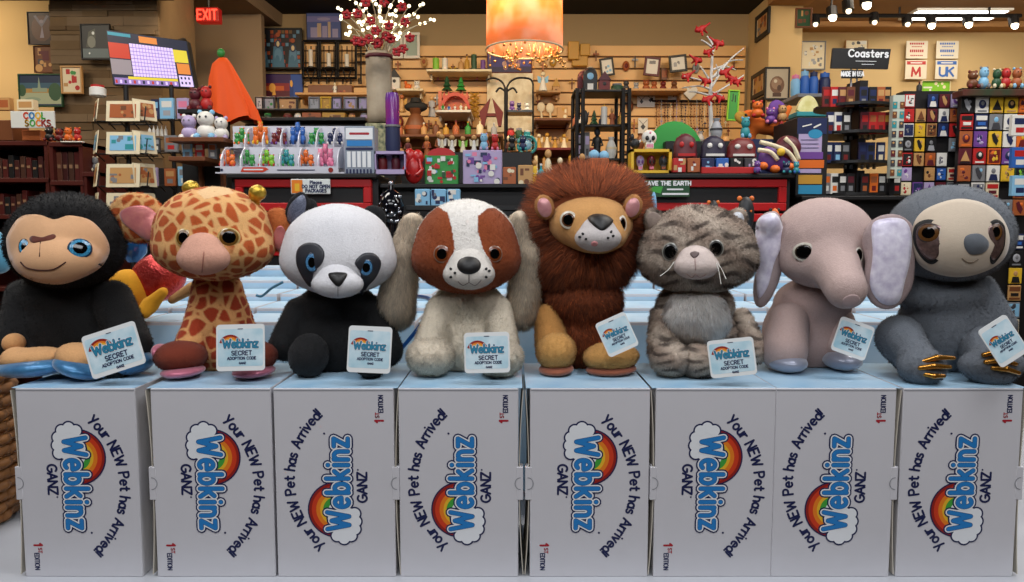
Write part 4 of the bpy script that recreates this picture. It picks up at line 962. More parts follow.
        g.box(x-r, x+r, y-r*.5, y+r*.5, z, z+h, 0, .001); g.box(x-r*.8, x+r*.8, y-r*.505, y-r*.495, z+h*.2, z+h*.8, 1)
    return g
SMOOTHK = {'angel', 'person', 'bottle', 'candle', 'jar', 'tree', 'bird', 'toy', 'skull', 'vase', 'clock'}
def fig(kind, name, label, cat, px, pv, y, w, h, cols, group=None, emit=False):
    s = S(y); x, _, z = P(px, pv, y); g = figg(kind, x, y, z, w*s, h*s)
    cols = (list(cols)*3)[:3] if len(cols) < 3 else cols
    ms = [pm(c) for c in cols]; nm = max(g.m)+1
    return solid(name, label, cat, g, ms[:nm], group, kind in SMOOTHK)
def row(kind, name, cat, items, pv, y, where, group):
    """items: (px, w, h, cols)"""
    for i, (px, w, h, cols) in enumerate(items):
        fig(kind, name, f"{cols[0]} {name.replace('_', ' ')}, {ORD[i]} from left {where}", cat, px, pv, y, w, h, cols, group)
def shelf(label, a, c, v, y, dep=.28, m=None, th=.02, name='shelf', foot=0):
    x0, x1, _, z = R4(a, v, c, v+5, y); g = G(); g.box(x0, x1, y-dep*.5, y+dep*.5, z-th, z, 0, .002)
    if y > 6: g.box(x0, x1, y+dep*.5-.01, 6.955, z-th, z, 0)
    for xx in (x0+.03, x1-.03):
        if y > 6: g.box(xx-.008, xx+.008, y, 6.955, z-th-.05, z-th, 0)
        elif y > 3.3: g.box(xx-.008, xx+.008, y+dep*.5-.03, y+dep*.5, foot, z-th, 0)
    return solid(name, label, 'shelf', g, m or pm('tan'))
IR = mat('black_iron', '141214', .5, metal=.4)
WOODR = mat('dark_red_wood', '4a140e', .5, noise=.3, nscale=6)
REDP = mat('red_lacquer', 'b01216', .4); BLK = mat('black_laminate', '0c0b0d', .5)
def ptube(g, pts, r, y, m=0, n=6): g.tube([P(a, b, (c if len(q) > 2 else y)) if len(q) > 2 else P(q[0], q[1], y) for q in pts for a, b, c in [(*q, 0)[:3]]], r, m, n)

# ---------- counters (the run of gondolas behind the table)
def gondola(a, c, v, y, dep, red, label):
    x0, x1, _, zt = R4(a, v, c, v+8, y); t = thing('display_counter', label, 'counter', ((x0+x1)/2, y+dep/2, 0))
    g = G(); g.box(x0+.003, x1-.003, y-.02, y+dep, zt-.018, zt, 0, .003); g.obj('countertop', BLK, t)
    g = G(); g.box(x0+.005, x1-.005, y+.03, y+dep-.02, 0, zt-.018); g.obj('carcass', BLK, t)
    if red:
        z = zt-.022; i = 0
        while z > .5:
            h = .135
            d = G(); b = .034; xa, xb = x0+.03, x1-.03
            for q in ((xa, xb, z-b, z), (xa, xb, z-h, z-h+b), (xa, xa+b, z-h+b, z-b), (xb-b, xb, z-h+b, z-b)): d.box(q[0], q[1], y-.005, y+.03, q[2], q[3], 0, .003)
            dr = d.obj('drawer', REDP, t); e = G(); e.box(xa+b, xb-b, y+.012, y+.03, z-h+b, z-b); e.obj('drawer_panel', BLK, dr)
            z -= h+.012; i += 1
    return t
gondola(228, 378, 174, 3.2, .42, True, 'black counter with red drawer fronts under the little toy bins')
gondola(380, 628, 184, 3.25, .8, False, 'low black counter between the two red-fronted ones')
gondola(630, 794, 174, 3.2, .5, True, 'black counter with red drawer fronts under the sugar skulls')
gondola(799, 905, 196, 3.25, .6, False, 'black counter under the playing card racks')
CT = P(512, 174, 3.2)[2]; CM = P(512, 184, 3.25)[2]

# ---------- toy bins
def bins():
    y = 3.27; t = thing('toy_bin_display', 'white tiered bin display full of tiny toys on the left red counter', 'display', P(281, 174, y))
    PW = mat('acrylic_white', 'c9cad6', .25); x0, x1, z0, z1 = R4(218, 120, 345, 174, y)
    g = G(); zb, zf = P(0, 145, y)[2], P(0, 167, y)[2]
    g.box(x0, x1, y-.03, y+.20, z0, z0+.006, 0); g.box(P(218, 0, y)[0], P(337, 0, y)[0], y-.035, y-.03, z0, zf, 0); g.box(x0, x1, y+.19, y+.2, z0, z1, 0)
    g.box(P(232, 0, y)[0], x1, y+.08, y+.085, zf, zb, 0); g.box(x0, x1, y+.085, y+.19, zb-.004, zb, 0); g.box(x0, P(337, 0, y)[0], y-.03, y+.08, zf-.004, zf, 0)
    g.obj('shelf_tray', PW, t)
    for rowi, (ps, va, vb, ya, yb) in enumerate((([233+i*18.6 for i in range(7)], 122, 145, y+.085, y+.19), ([218+i*19.6 for i in range(7)], 145, 167, y-.03, y+.08))):
        for p in ps:
            X = P(p, 0, y)[0]; za, zb2 = P(0, vb, y)[2], P(0, va, y)[2]; g = G(); q = [(ya, za)]+[(ya+(yb-ya)*(1-math.cos(a)), za+(zb2-za)*math.sin(a)) for a in [i*math.pi/16 for i in range(1, 9)]]+[(yb, za)]
            V = [(X-.0022, a, b) for a, b in q]+[(X+.0022, a, b) for a, b in q]; n = len(q)
            g.add(V, [list(range(n)), [i+n for i in range(n)][::-1]]+[[i, (i+1) % n, (i+1) % n+n, i+n] for i in range(n)]); g.obj('divider', PW, t)
    k = Ink(); w = P(337, 0, y)[0]-x0
    k.poly([(-w*.3, -.008), (-w*.28, .012), (-w*.1, .012), (-w*.07, .003), (-w*.12, -.010)], .0002, 3); k.line([(-w*.27, .002), (-w*.12, .002)], .006, .0004, 1)
    k.line([(-.0, .0), (w*.3, .0)], .004, .0002, 0); k.disc(w*.43, 0, .011, .0002, 7); k.disc(-w*.45, 0, .006, .0002, 0)
    o = k.obj('label_strip', INK, t, face_mx(Vector(P(277.5, 170, y-.036))-wloc(t)))
bins()
cols1 = [('green', 'orange'), ('orange', 'yellow'), ('dark red', 'purple'), ('blue', 'navy'), ('green', 'teal'), ('navy', 'white')]
cols2 = [('orange', 'red'), ('green', 'grey'), ('lime', 'red'), ('teal', 'green'), ('orange', 'grey'), ('pink', 'pink')]
for rr, (cs, p0, st_, v, yy) in enumerate(((cols1, 233, 18.6, 144.6, 3.40), (cols2, 218, 19.6, 166.4, 3.28))):
    for i, (a, b) in enumerate(cs):
        for j in range(3):
            big = a in ('orange', 'blue', 'pink') and i in (1, 3, 5)
            fig('toy', 'miniature_toy', f"tiny {a} toy, {('left', 'middle', 'right')[j]} of three, in {('upper', 'lower')[rr]} bin {ORD[i]} from left", 'toy', p0+st_*(i+.24+j*.26), v-(2 if j == 1 else 0), yy+(.03 if j == 1 else 0), 7.4, (18 if big else 12)+(j == 1)*3, (a, b, 'white'), 'tiny toys in the tiered bins')
# clear tower and red jars next to the bins
def tower():
    y = 3.25; t = thing('bubble_tower', 'clear blister display with silver toys, right of the toy bins', 'display', P(359, 174, y))
    x0, x1, z0, z1 = R4(345, 126, 374, 174, y); g = G(); g.box(x0, x1, y, y+.1, z0, z1, 0, .004); g.obj('case', mat('case_grey', '8c96a6', .3), t)
    k = Ink(); w, h = x1-x0, z1-z0; 
    k.rect(-w*.45, h*.22, w*.45, h*.46, .001, 1); k.line([(-w*.3, h*.34), (w*.3, h*.34)], .01, .0015, 8); k.rect(-w*.45, -.0, w*.45, h*.05, .001, 0); k.rect(-w*.42, h*.08, w*.42, h*.2, .001, 2)
    for i in range(5): k.rect(-w*.42+i*w*.17, -h*.36, -w*.42+i*w*.17+w*.12, -h*.03, .001, 1)
    for i in range(8): k.rect(-w*.46+i*w*.115, -h*.49, -w*.46+i*w*.115+w*.06, -h*.40, .001, 0)
    k.obj('print', INK, t, face_mx(Vector(P(359.5, 150, y-.001))-wloc(t)))
tower()
def jarbox(a, b, c, d, y, label, group=None):
    x0, x1, z0, z1 = R4(a, b, c, d, y); t = thing('jar_tray', label, 'tray', ((x0+x1)/2, y, z0), group)
    g = G(); g.box(x0, x1, y, y+.1, z0, z0+.02, 0); g.box(x0, x1, y+.09, y+.1, z0, z1, 0); g.box(x0, x0+.004, y, y+.1, z0, z1, 0); g.box(x1-.004, x1, y, y+.1, z0, z1, 0); g.box(x0, x1, y, y+.1, z1-.012, z1, 0); g.obj('tray', pm('lilac'), t)
jarbox(375, 151, 405, 174, 3.25, 'lilac open box holding two dark jars')
row('jar', 'dark_jar', 'jar', [(383, 9, 16, ('dark red', 'black', 'red')), (396, 9, 16, ('maroon', 'black', 'red'))], 171, 3.30, 'in the lilac open box', 'jars in the lilac box')
# notice on the left counter
def notice():
    y = 3.18; x0, x1, z0, z1 = R4(291, 179, 330, 194, y); t = thing('notice_sign', 'white and orange notice asking not to open packages, on red drawers', 'sign', ((x0+x1)/2, y, (z0+z1)/2)); w, h = x1-x0, z1-z0
    g = G(); g.box(x0, x1, y, y+.006, z0, z1, 0, .002); g.obj('board', mat('sign_white', 'd4dada', .4), t)
    k = Ink(); k.rect(-w*.48, -h*.44, -w*.2, h*.44, .0005, 4); k.rect(-w*.4, -h*.3, -w*.28, h*.2, .0008, 5)
    k.text('Please', w*.14, h*.18, h*.2, h*.05, [(0, .001, 0)], .25); k.text('DO NOT OPEN', w*.14, -h*.1, h*.2, h*.06, [(0, .001, 0)], .25); k.text('PACKAGES', w*.14, -h*.38, h*.2, h*.06, [(0, .001, 0)], .25)
    k.obj('print', INK, t, face_mx((0, -.0003, 0)))
notice()
def gsign():
    y = 3.18; x0, x1, z0, z1 = R4(645, 180, 690, 197, y); t = thing('notice_sign', 'dark green sign with white lettering on the right red drawers', 'sign', ((x0+x1)/2, y, (z0+z1)/2)); w, h = x1-x0, z1-z0
    g = G(); g.box(x0, x1, y, y+.006, z0, z1, 0, .002); g.obj('board', pm('dark green'), t)
    k = Ink(); k.text('SAVE THE EARTH', .0, h*.2, h*.22, h*.07, [(0, .001, 1)], .25, 1.1); k.poly([(-w*.45, -h*.1), (-w*.3, h*.12), (-w*.1, h*.12), (-w*.15, -h*.3)], .0006, 6)
    k.line([(w*.0, -h*.05), (w*.34, -h*.05)], h*.09, .001, 1); k.line([(-w*.1, -h*.32), (w*.46, -h*.32)], h*.11, .001, 1)
    k.obj('print', INK, t, face_mx((0, -.0003, 0)))
gsign()
# ---------- centre counter goods
def heart():
    y = 3.3; g = G(); cx, _, z = P(414, 184, y); s = S(y)
    g.ball((cx, y, z+14*s), (9.5*s, 6*s, 14*s), 0, 16, 10); g.ball((cx-4*s, y, z+27*s), (6*s, 5*s, 8*s), 0, 14, 8); g.ball((cx+4*s, y, z+26*s), (6*s, 5*s, 8*s), 0, 14, 8)
    for sx in (-1, 1): g.tube([(cx+sx*5*s, y-3*s, z+24*s), (cx+sx*9*s, y-5*s, z+14*s), (cx+sx*4*s, y-6*s, z+8*s)], 2*s, 0, 8)
    solid('plush_lobster', 'shiny red plush toy standing at the end of the black counter', 'stuffed animal', g, pm('red', rough=.3), smooth=True)
heart()
def giftbox(a, b, c, d, y, base, pal, seed, label, top=None, name='gift_box', strip=True, n=34):
    x0, x1, z0, z1 = R4(a, b, c, d, y); t = thing(name, label, 'box', ((x0+x1)/2, y, z0)); w, h = x1-x0, z1-z0
    g = G(); g.box(x0, x1, y, y+min(.12, w*.6), z0, z1, 0, .003); g.obj('body', pm(base), t)
    if top:
        g = G(); q = arc(x0+w/2, z1-.002, w*.42, h*.25, 0, 180, 12); g.plate(q, (y, y+.006), 0); g.obj('header', pm(top), t)
    k, ms = art(w*.94, h*.92, seed, [base]+pal, n); k.obj('print', ms, t, face_mx(Vector((0, -.0006, h/2)))); return t
giftbox(425, 155, 458, 186, 3.3, 'green', ['white', 'red', 'white', 'dark green', 'light blue', 'red'], 4, 'green striped gift box with a red truck picture and arched top', 'red')
giftbox(463, 150, 502, 186, 3.3, 'lilac', ['navy', 'pink', 'white', 'purple', 'light blue'], 8, 'lilac and navy boxed toy beside the green gift box', None)
giftbox(503, 167, 516, 186, 3.3, 'copper', ['brown', 'cream'], 2, 'small copper-brown box right of the lilac boxed toy', None, n=4)
giftbox(518, 165, 533, 186, 3.3, 'tan', ['brown', 'white', 'cream'], 3, 'small tan box with white stripes, left of blue miniatures', None, n=4)
giftbox(590, 158, 609, 186, 3.3, 'copper', ['brown', 'tan', 'dark red'], 5, 'copper woven-pattern box right of the étagère post'.replace('é', 'e'), None, n=10)
g = G()
for i, (a, b) in enumerate(((594, 155), (604, 156))): g.ball(P(a, b, 3.33), .024, 0, 10, 6)
solid('blue_bow', 'bright blue bow lying on the copper woven-pattern box', 'ribbon', g, pm('light blue'), smooth=True)
g = G(); g.plate([(P(574, 178, 3.28)[0], P(0, 184, 3.28)[2]), (P(590, 176, 3.28)[0], P(0, 184, 3.28)[2]), (P(592, 160, 3.28)[0], P(0, 163, 3.28)[2])], (3.28, 3.30))
solid('red_folded_card', 'red triangular folded card propped beside copper box', 'card', g, pm('red'))
row('bottle', 'teal_bottle', 'bottle', [(541, 7, 20, ('teal', 'white')), (551, 6, 15, ('light blue', 'white')), (562, 7, 18, ('teal', 'gold')), (571, 6, 14, ('blue', 'silver'))], 184, 3.35, 'before the figurine shelves', 'teal bottles on the black counter')
row('person', 'small_statue', 'figurine', [(548, 8, 34, ('cream', 'tan', 'cream')), (535, 7, 24, ('yellow', 'tan', 'white')), (560, 7, 26, ('tan', 'cream', 'brown')), (582, 8, 30, ('dark red', 'tan', 'black'))], 184, 3.55, 'behind the teal bottles', 'statues on the black counter')
row('angel', 'cream_angel', 'figurine', [(442, 9, 21, ('cream', 'tan', 'white')), (452, 9, 20, ('white', 'tan', 'cream')), (463, 9, 19, ('cream', 'tan', 'lime')), (474, 9, 20, ('white', 'tan', 'cream'))], 155, 3.9, 'behind the gift boxes', 'angels behind the gift boxes')
row('toy', 'toy_figure', 'toy', [(484, 10, 18, ('light blue', 'lilac', 'black')), (495, 9, 17, ('red', 'pink', 'black')), (512, 9, 16, ('black', 'dark green', 'white')), (523, 9, 16, ('navy', 'teal', 'white'))], 151, 3.9, 'above the lilac boxed toy', 'figures above the lilac box')
cbox('step_riser', 'dark riser carrying the cream angels and toy figures', 'stand', 434, 152, 532, 184, 3.75, .35, BLK)
cbox('step_riser', 'tan riser under the statue row, behind the teal bottles', 'stand', 534, 183, 590, 184, 3.45, .2, pm('tan'))
# pale blue boxes stacked low under the black counter
for i, (a, c) in enumerate(((415, 430), (431, 446), (447, 460), (545, 562), (563, 575))):
    giftbox(a, 189, c, 206, 3.05, 'light blue', ['white', 'grey', 'navy'], 20+i, f'pale blue package in front of the black counter, {ORD[i]} from left', None, 'pale_package', n=7)
shelf('low shelf along the front of the black counter, under pale blue packages', 408, 580, 206, 3.1, .16, BLK)
# black sequin ornament
g = G(); s = S(3.0); cx, _, cz = P(392, 262, 3.0)
g.lathe((cx, 3.0, cz), [(10*s, 0), (13*s, 20*s), (9*s, 36*s), (11*s, 44*s), (13*s, 56*s), (9*s, 68*s), (3*s, 72*s), (2.5*s, 76*s)], 0, 18); g.ball((cx, 3.0, cz+78*s), 2.5*s, 1, 10, 6)
for i in range(26):
    a = rng.uniform(-2.6, -.5); v_ = rng.uniform(40, 66); g.ball((cx+12*s*math.cos(a), 3.0+12*s*math.sin(a), cz+v_*s), rng.uniform(.8, 2)*s, 1, 8, 5)
solid('sequin_vase', 'tall black glass vase with silver beads between the counters', 'vase', g, [mat('black_glass', '0c0c12', .1), mat('silver_bead', 'b8bcc6', .15, metal=.8)], smooth=True)
cbox('plinth', 'narrow black plinth under the beaded vase', 'stand', 382, 262, 402, 420, 2.95, .12, BLK)

# ---------- right counter goods
def skullbox():
    y = 3.25; x0, x1, z0, z1 = R4(631, 149, 672, 173, y); t = thing('skull_box', 'yellow display box of sugar skulls on the right red counter', 'box', ((x0+x1)/2, y, z0))
    g = G(); w = .012; g.box(x0, x1, y, y+.1, z0, z0+w, 0); g.box(x0, x1, y, y+.1, z1-w, z1, 0); g.box(x0, x0+w, y, y+.1, z0, z1, 0); g.box(x1-w, x1, y, y+.1, z0, z1, 0); g.box(x0, x1, y+.09, y+.1, z0, z1, 0); g.obj('frame', pm('yellow'), t)
skullbox()
row('skull', 'sugar_skull', 'skull', [(640, 8.5, 15, ('lilac', 'purple', 'pink')), (651, 9, 15, ('dark red', 'black', 'pink')), (663, 9, 15, ('dark grey', 'black', 'copper'))], 170.5, 3.29, 'inside the yellow box', 'skulls in the yellow box')
fig('skull', 'sugar_skull', 'large white sugar skull with dark eyes standing on yellow box', 'skull', 649, 149.5, 3.29, 15, 19, ('white', 'black', 'pink'))
fig('bird', 'penguin_figurine', 'black and white bird figurine left of the large sugar skull', 'figurine', 635, 149.5, 3.29, 12, 16, ('black', 'orange', 'white'))
g = G(); s = S(3.55); c = P(674, 156, 3.55); g.ball(c, (29*s, 8*s, 34*s), 0, 24, 12); solid('green_dome_cushion', 'large plain green dome rising behind the skull toys', 'cushion', g, pm('green', rough=.8), smooth=True)
def helmet(px, w, h, v, y, c, c2, label, nm='skull_bank'):
    s = S(y); x, _, z = P(px, v, y); g = G(); w *= s; h *= s
    g.lathe((x, y, z), [(w*.5, 0), (w*.5, h*.18), (w*.47, h*.25), (w*.48, h*.5), (w*.38, h*.8), (w*.15, h*.97), (.001, h)], 0, 20, 1, .6)
    for sx in (-1, 1): g.ball((x+sx*w*.2, y-w*.27, z+h*.52), (w*.1, w*.05, h*.12), 1, 10, 6)
    g.box(x-w*.35, x+w*.35, y-w*.32, y-w*.28, z+h*.05, z+h*.16, 1); solid(nm, label, 'toy', g, [pm(c), pm(c2)], smooth=True)
helmet(685, 24, 24, 158, 3.33, 'maroon', 'red', 'maroon dome-shaped toy between yellow box and purple skull')
helmet(713, 26, 22, 158, 3.33, '1c1430', 'white', 'dark purple skull dome with white eyes, left of red hat box')
helmet(741, 30, 20, 158, 3.33, 'dark red', 'white', 'red and white domed package left of the big purple toy')
for i, (a, c) in enumerate((('red', 'tan'), ('copper', 'dark red'), ('navy', 'light blue'), ('blue', 'white'), ('black', 'white'), ('dark grey', 'lilac'))):
    giftbox(673+i*14.3, 158, 686+i*14.3, 172.5, 3.22, a, [c, 'white', c], 30+i, f'{a} mini window box, {ORD[i]} from left in the row of six', None, 'mini_box', n=5)
x0, x1, z0, z1 = R4(702, 167, 760, 173.5, 3.19); g = G(); g.box(x0, x1, 3.19, 3.215, z0, z1, 0, .002); solid('shelf_talker', 'long red strip along the counter edge below the mini boxes', 'label', g, pm('red'))
def bigtoy():
    y = 3.28; s = S(y); x, _, z = P(779, 173, y); t = thing('plush_monster', 'purple and orange plush toy in a clear dome at counter end', 'stuffed animal', (x, y, z))
    g = G(); g.ball((x-4*s, y, z+14*s), (17*s, 10*s, 14*s), 0, 18, 12); g.obj('body', pm('purple'), t, True)
    g = G(); g.ball((x+6*s, y-5*s, z+24*s), (13*s, 9*s, 12*s), 0, 16, 10); g.obj('head', pm('maroon'), t, True)
    g = G(); 
    for q in ([(760, 142), (775, 146), (788, 152), (796, 163)], [(758, 150), (770, 152), (778, 160)], [(785, 138), (794, 148), (799, 160)]): g.tube([P(a, b, y-.055) for a, b in smoothpoly(q, 4, False)], 2.2*s, 0, 8)
    g.obj('tentacle', pm('cream'), t, True)
    for q in ((763, 166), (775, 169), (790, 167)):
        g = G(); g.ball(P(*q, y-.05), (5*s, 5*s, 4*s), 0, 10, 6); g.obj('foot', pm('orange'), t, True)
    g = G(); g.ball(P(781, 152, y-.06), (4*s, 3*s, 4*s), 0); g.obj('eye', pm('yellow'), t, True)
bigtoy()
row('toy', 'small_plush', 'stuffed animal', [(757, 9, 13, ('purple', 'navy', 'white')), (786, 10, 12, ('navy', 'teal', 'white')), (796, 8, 12, ('teal', 'blue', 'white'))], 173.5, 3.17, 'at the right counter edge', 'small plush toys at the counter edge')
def dragon():
    y = 3.7; s = S(y); x, _, z = P(765, 140, y); t = thing('plush_dragon', 'orange plush dragon lying above the purple domed toy', 'stuffed animal', (x, y, z))
    fn = U(E(763, 127, y, 17, 11, 7, -14), E(749, 116, y, 8, 8, 6), C(750, 118, y, 5, 757, 124, y, 6), C(752, 130, y, 5, 750, 140, y, 5), C(776, 130, y, 5, 781, 141, y, 5), C(779, 122, y, 6, 789, 108, y, 3), k=.02)
    skin('body', fn, t, 'd2601e', h=.008, material=pm('orange', rough=.9))
    skin('wing', U(E(777, 110, y-.05, 9, 3, 10, 20), k=.01), t, 'c03050', h=.006, material=pm('purple', rough=.8)); skin('wing', U(E(742, 118, y-.03, 8, 3, 6, -30), k=.01), t, 'd2601e', h=.006, material=pm('gold', rough=.8))
    g = G(); g.ball(P(746, 115, y-.13), 1.4*s, 0, 8, 6); g.obj('eye', pm('black'), t, True)
dragon()
for q_ in (('toy', 'orange_plush', 'orange', 757, 112, 15, 17, ('orange', 'red', 'black'), 'orange round plush on top of the heap of plush toys'), ('toy', 'purple_plush', 'purple', 770, 118, 13, 16, ('purple', 'pink', 'white'), 'purple plush in the middle of the orange heap'), ('toy', 'tan_plush', 'tan', 782, 116, 12, 17, ('tan', 'brown', 'black'), 'tan plush at the right of the orange heap'), ('bird', 'red_plush', 'red', 784, 128, 13, 14, ('c03428', 'gold', 'orange'), 'red and orange plush bird low in the orange heap')):
    fig(q_[0], q_[1], q_[8], 'stuffed animal', q_[3], q_[4]+6, 3.62, q_[5], q_[6], q_[7])
cbox('riser_box', 'teal riser box carrying the orange dragon', 'stand', 742, 139, 790, 174, 3.6, .25, pm('navy'))
fig('vase', 'silver_goblet', 'silver goblet standing behind the purple skull dome', 'goblet', 716, 141, 3.5, 12, 22, ('silver', 'dark grey'))
cbox('riser_box', 'black riser box behind the skull domes', 'stand', 665, 141, 740, 174, 3.46, .12, BLK)
fig('toy', 'small_plush', 'teal blue plush toy left of the orange dragon', 'stuffed animal', 745, 139, 3.55, 12, 22, ('teal', 'light blue', 'black'))
# toys lying on the cartons behind the plush row
def ontable(kind, nm, label, px, v, y, w, h, cols): fig(kind, nm, label, 'toy', px, v, y, w, h, cols)
ontable('bird', 'penguin_toy', 'light blue bird toy peeping up behind the lion mane', 657, 262, 2.36, 17, 72, ('light blue', 'orange', 'white'))
ontable('toy', 'halloween_toy', 'black and orange toy behind the tabby cat head, first of three', 712, 264, 2.38, 18, 66, ('black', 'orange', 'orange'))
ontable('toy', 'halloween_toy', 'orange and black toy behind the right ear of the tabby cat', 744, 264, 2.4, 24, 70, ('1a1c20', 'orange', 'orange'))
ontable('toy', 'halloween_toy', 'orange toy between the tabby cat and the elephant head', 773, 264, 2.4, 16, 58, ('orange', 'black', 'black'))
# heap left of the giraffe
def duck():
    y = 1.62; t = thing('plush_duck', 'yellow and red sequined plush bird behind the chimpanzee and giraffe', 'stuffed animal', P(135, 305, y))
    fn = U(E(128, 292, y, 20, 18, 23), k=.01); skin('wing', fn, t, 'd79a1c', h=.005, material=mat('yellow_plush', 'd9981a', .9, noise=.1, nscale=200))
    fn = WR(U(E(158, 278, y+.02, 28, 16, 24, 20), k=.01), .002); skin('body', fn, t, 'a01c20', h=.005, material=mat('red_sequin', 'a81c22', .25, metal=.6, noise=.6, nscale=120, c2='e05a50', bump=1, bscale=200))
    fn = U(C(150, 305, y-.04, 8, 163, 292, y-.04, 5), C(150, 305, y-.04, 6, 144, 312, y-.05, 7), k=.01); skin('foot', fn, t, 'd09020', h=.004, material=mat('yellow_plush'))
    fn = U(E(140, 312, y-.03, 12, 10, 6), k=.01); skin('foot', fn, t, 'c05020', h=.004, material=pm('orange', rough=.9))
duck()
g = G(); g.lathe(P(133, 262, 1.7), [(.012, 0), (.03, .02), (.034, .05), (.02, .075), (.012, .08)], 0, 16); solid('blue_glass_ornament', 'small dark blue glass ornament under the giraffe ear', 'ornament', g, mat('blue_glass', '1c4a78', .1, metal=.3), smooth=True)
fn = U(C(172, 300, 1.6, 4, 192, 288, 1.6, 6), k=.01); v_, f_ = nets(fn, .003)
o = bpy.data.objects.new('tan_plush_tail', mesh(v_, f_, pm('tan', rough=.9), None, True, 'tail', P(180, 300, 1.6))); o.location = P(180, 300, 1.6); COL.objects.link(o); setp(o, 'tan plush tail lying on the cartons left of the giraffe', 'toy')
# light-blue plush behind the far left
fn = U(E(-3, 252, 1.55, 14, 12, 22, 10), k=.01); v_, f_ = nets(fn, .004); o = bpy.data.objects.new('blue_plush_toy', mesh(v_, f_, mat('pale_blue_satin', '5aa0c0', .4, sheen=.4), None, True, 'toy', P(0, 274, 1.55))); o.location = P(0, 274, 1.55); COL.objects.link(o); setp(o, 'light blue satin plush cut by the left edge behind the chimpanzee', 'stuffed animal')
fn = U(E(1, 352, 1.4, 9, 10, 12), k=.01); v_, f_ = nets(fn, .004); o = bpy.data.objects.new('red_plush_toy', mesh(v_, f_, pm('red', rough=.6), None, True, 'toy', P(0, 362, 1.4))); o.location = P(0, 362, 1.4); COL.objects.link(o); setp(o, 'red plush cut by the left edge beside the chimpanzee foot', 'stuffed animal')
# blue hang cords behind the dog
for i, q in enumerate(([(412, 296, 1.5), (430, 300, 1.4), (424, 320, 1.38), (402, 348, 1.40)], [(283, 282, 1.6), (272, 288, 1.6), (262, 296, 1.62), (256, 295, 1.62)])):
    g = G(); g.tube([np.array(p) for p in smoothpoly([P(*a) for a in q], 5, False)], .004 if i == 0 else .003, 0, 8)
    solid('blue_ribbon', ['royal blue ribbon hanging behind the dog ear', 'slate blue cord lying on cartons left of the panda'][i], 'ribbon', g, [mat('ribbon_blue', '1f5aa8', .3), mat('cord_slate', '4d86a6', .5)][i], smooth=True)
# wicker basket at the lower left
def basket():
    y = 1.42; x, _, z = P(-66, 545, y)[0], 0, .7385; t = thing('wicker_basket', 'round woven wicker basket at the lower left beside the cartons', 'basket', (x, y, z)); R_ = .135
    for lvl in range(13):
        g = G(); zz = z+.014+lvl*.023; n = 72; r_ = R_+.022*math.sin(lvl/12*math.pi)
        g.tube([(x+(r_+.004*math.sin(i*18/n*2*math.pi/1+lvl*math.pi))*math.cos(2*math.pi*i/n), y+(r_+.004*math.sin(i*18/n*2*math.pi+lvl*math.pi))*math.sin(2*math.pi*i/n), zz) for i in range(n+1)], .0105, 0, 6)
        g.obj('woven_band', mat('wicker', '8a5a2c', .6, noise=.3, nscale=60), t, True)
    g = G(); g.lathe((x, y, z), [(R_*.95, 0), (R_*.95, .01)], 0, 24); g.obj('bottom', mat('wicker'), t)
basket()
# ---------- back wall pictures and racks
def draw(name, label, rect, y, fc, pal, shapes, border=.04, cat='picture'):
    a, b, c, d = rect; x0, x1, z0, z1 = R4(a, b, c, d, y); w, h = x1-x0, z1-z0
    t = thing(name, label, cat, ((x0+x1)/2, y, (z0+z1)/2)); bw = border*min(w, h)
    g = G()
    for q in ((-w/2, w/2, h/2-bw, h/2), (-w/2, w/2, -h/2, -h/2+bw), (-w/2, -w/2+bw, -h/2+bw, h/2-bw), (w/2-bw, w/2, -h/2+bw, h/2-bw)): g.box(q[0], q[1], -.012, .012, q[2], q[3], 0, .002)
    g.obj('frame', pm(fc), t, local=True); g = G(); g.box(-w/2+bw*.5, w/2-bw*.5, -.003, .006, -h/2+bw*.5, h/2-bw*.5); g.obj('backing', pm(pal[0]), t, local=True)
    k = Ink(); e = .0012; W_, H_ = w-2*bw, h-2*bw
    for i, s_ in enumerate(shapes):
        d_ = e+i*.0001
        if s_[0] == 'r': k.rect((s_[2]-.5)*W_, (s_[3]-.5)*H_, (s_[4]-.5)*W_, (s_[5]-.5)*H_, d_, s_[1])
        elif s_[0] == 'o': k.disc((s_[2]-.5)*W_, (s_[3]-.5)*H_, s_[4]*W_, d_, s_[1], 14, s_[5]*H_)
        else: k.poly([((p-.5)*W_, (q-.5)*H_) for p, q in s_[2]], d_, s_[1])
    k.obj('picture', [pm(c_) for c_ in pal], t, face_mx((0, -.0032, 0))); return t
rr_ = random.Random(8)
glass = [('r', 0, 0, 0, 1, 1)]+[('r', rr_.choice((1, 2, 3, 6)), i/12, j/9, (i+.8)/12, (j+.8)/9) for i in range(12) for j in range(9) if rr_.random() < .6]
for cx, sc in ((.17, .85), (.5, 1.1), (.83, .9)):
    glass += [('p', 5, [(cx-.13*sc, 0), (cx+.13*sc, 0), (cx+.09*sc, .5*sc), (cx-.09*sc, .5*sc)]), ('o', 3, cx, .32, .08*sc, .18), ('o', 5, cx-.02, .2, .05, .12), ('o', 4, cx, .56*sc, .07, .11), ('o', 7, cx, .56*sc, .035, .07), ('o', 2, cx, .78*sc, .05, .06)]

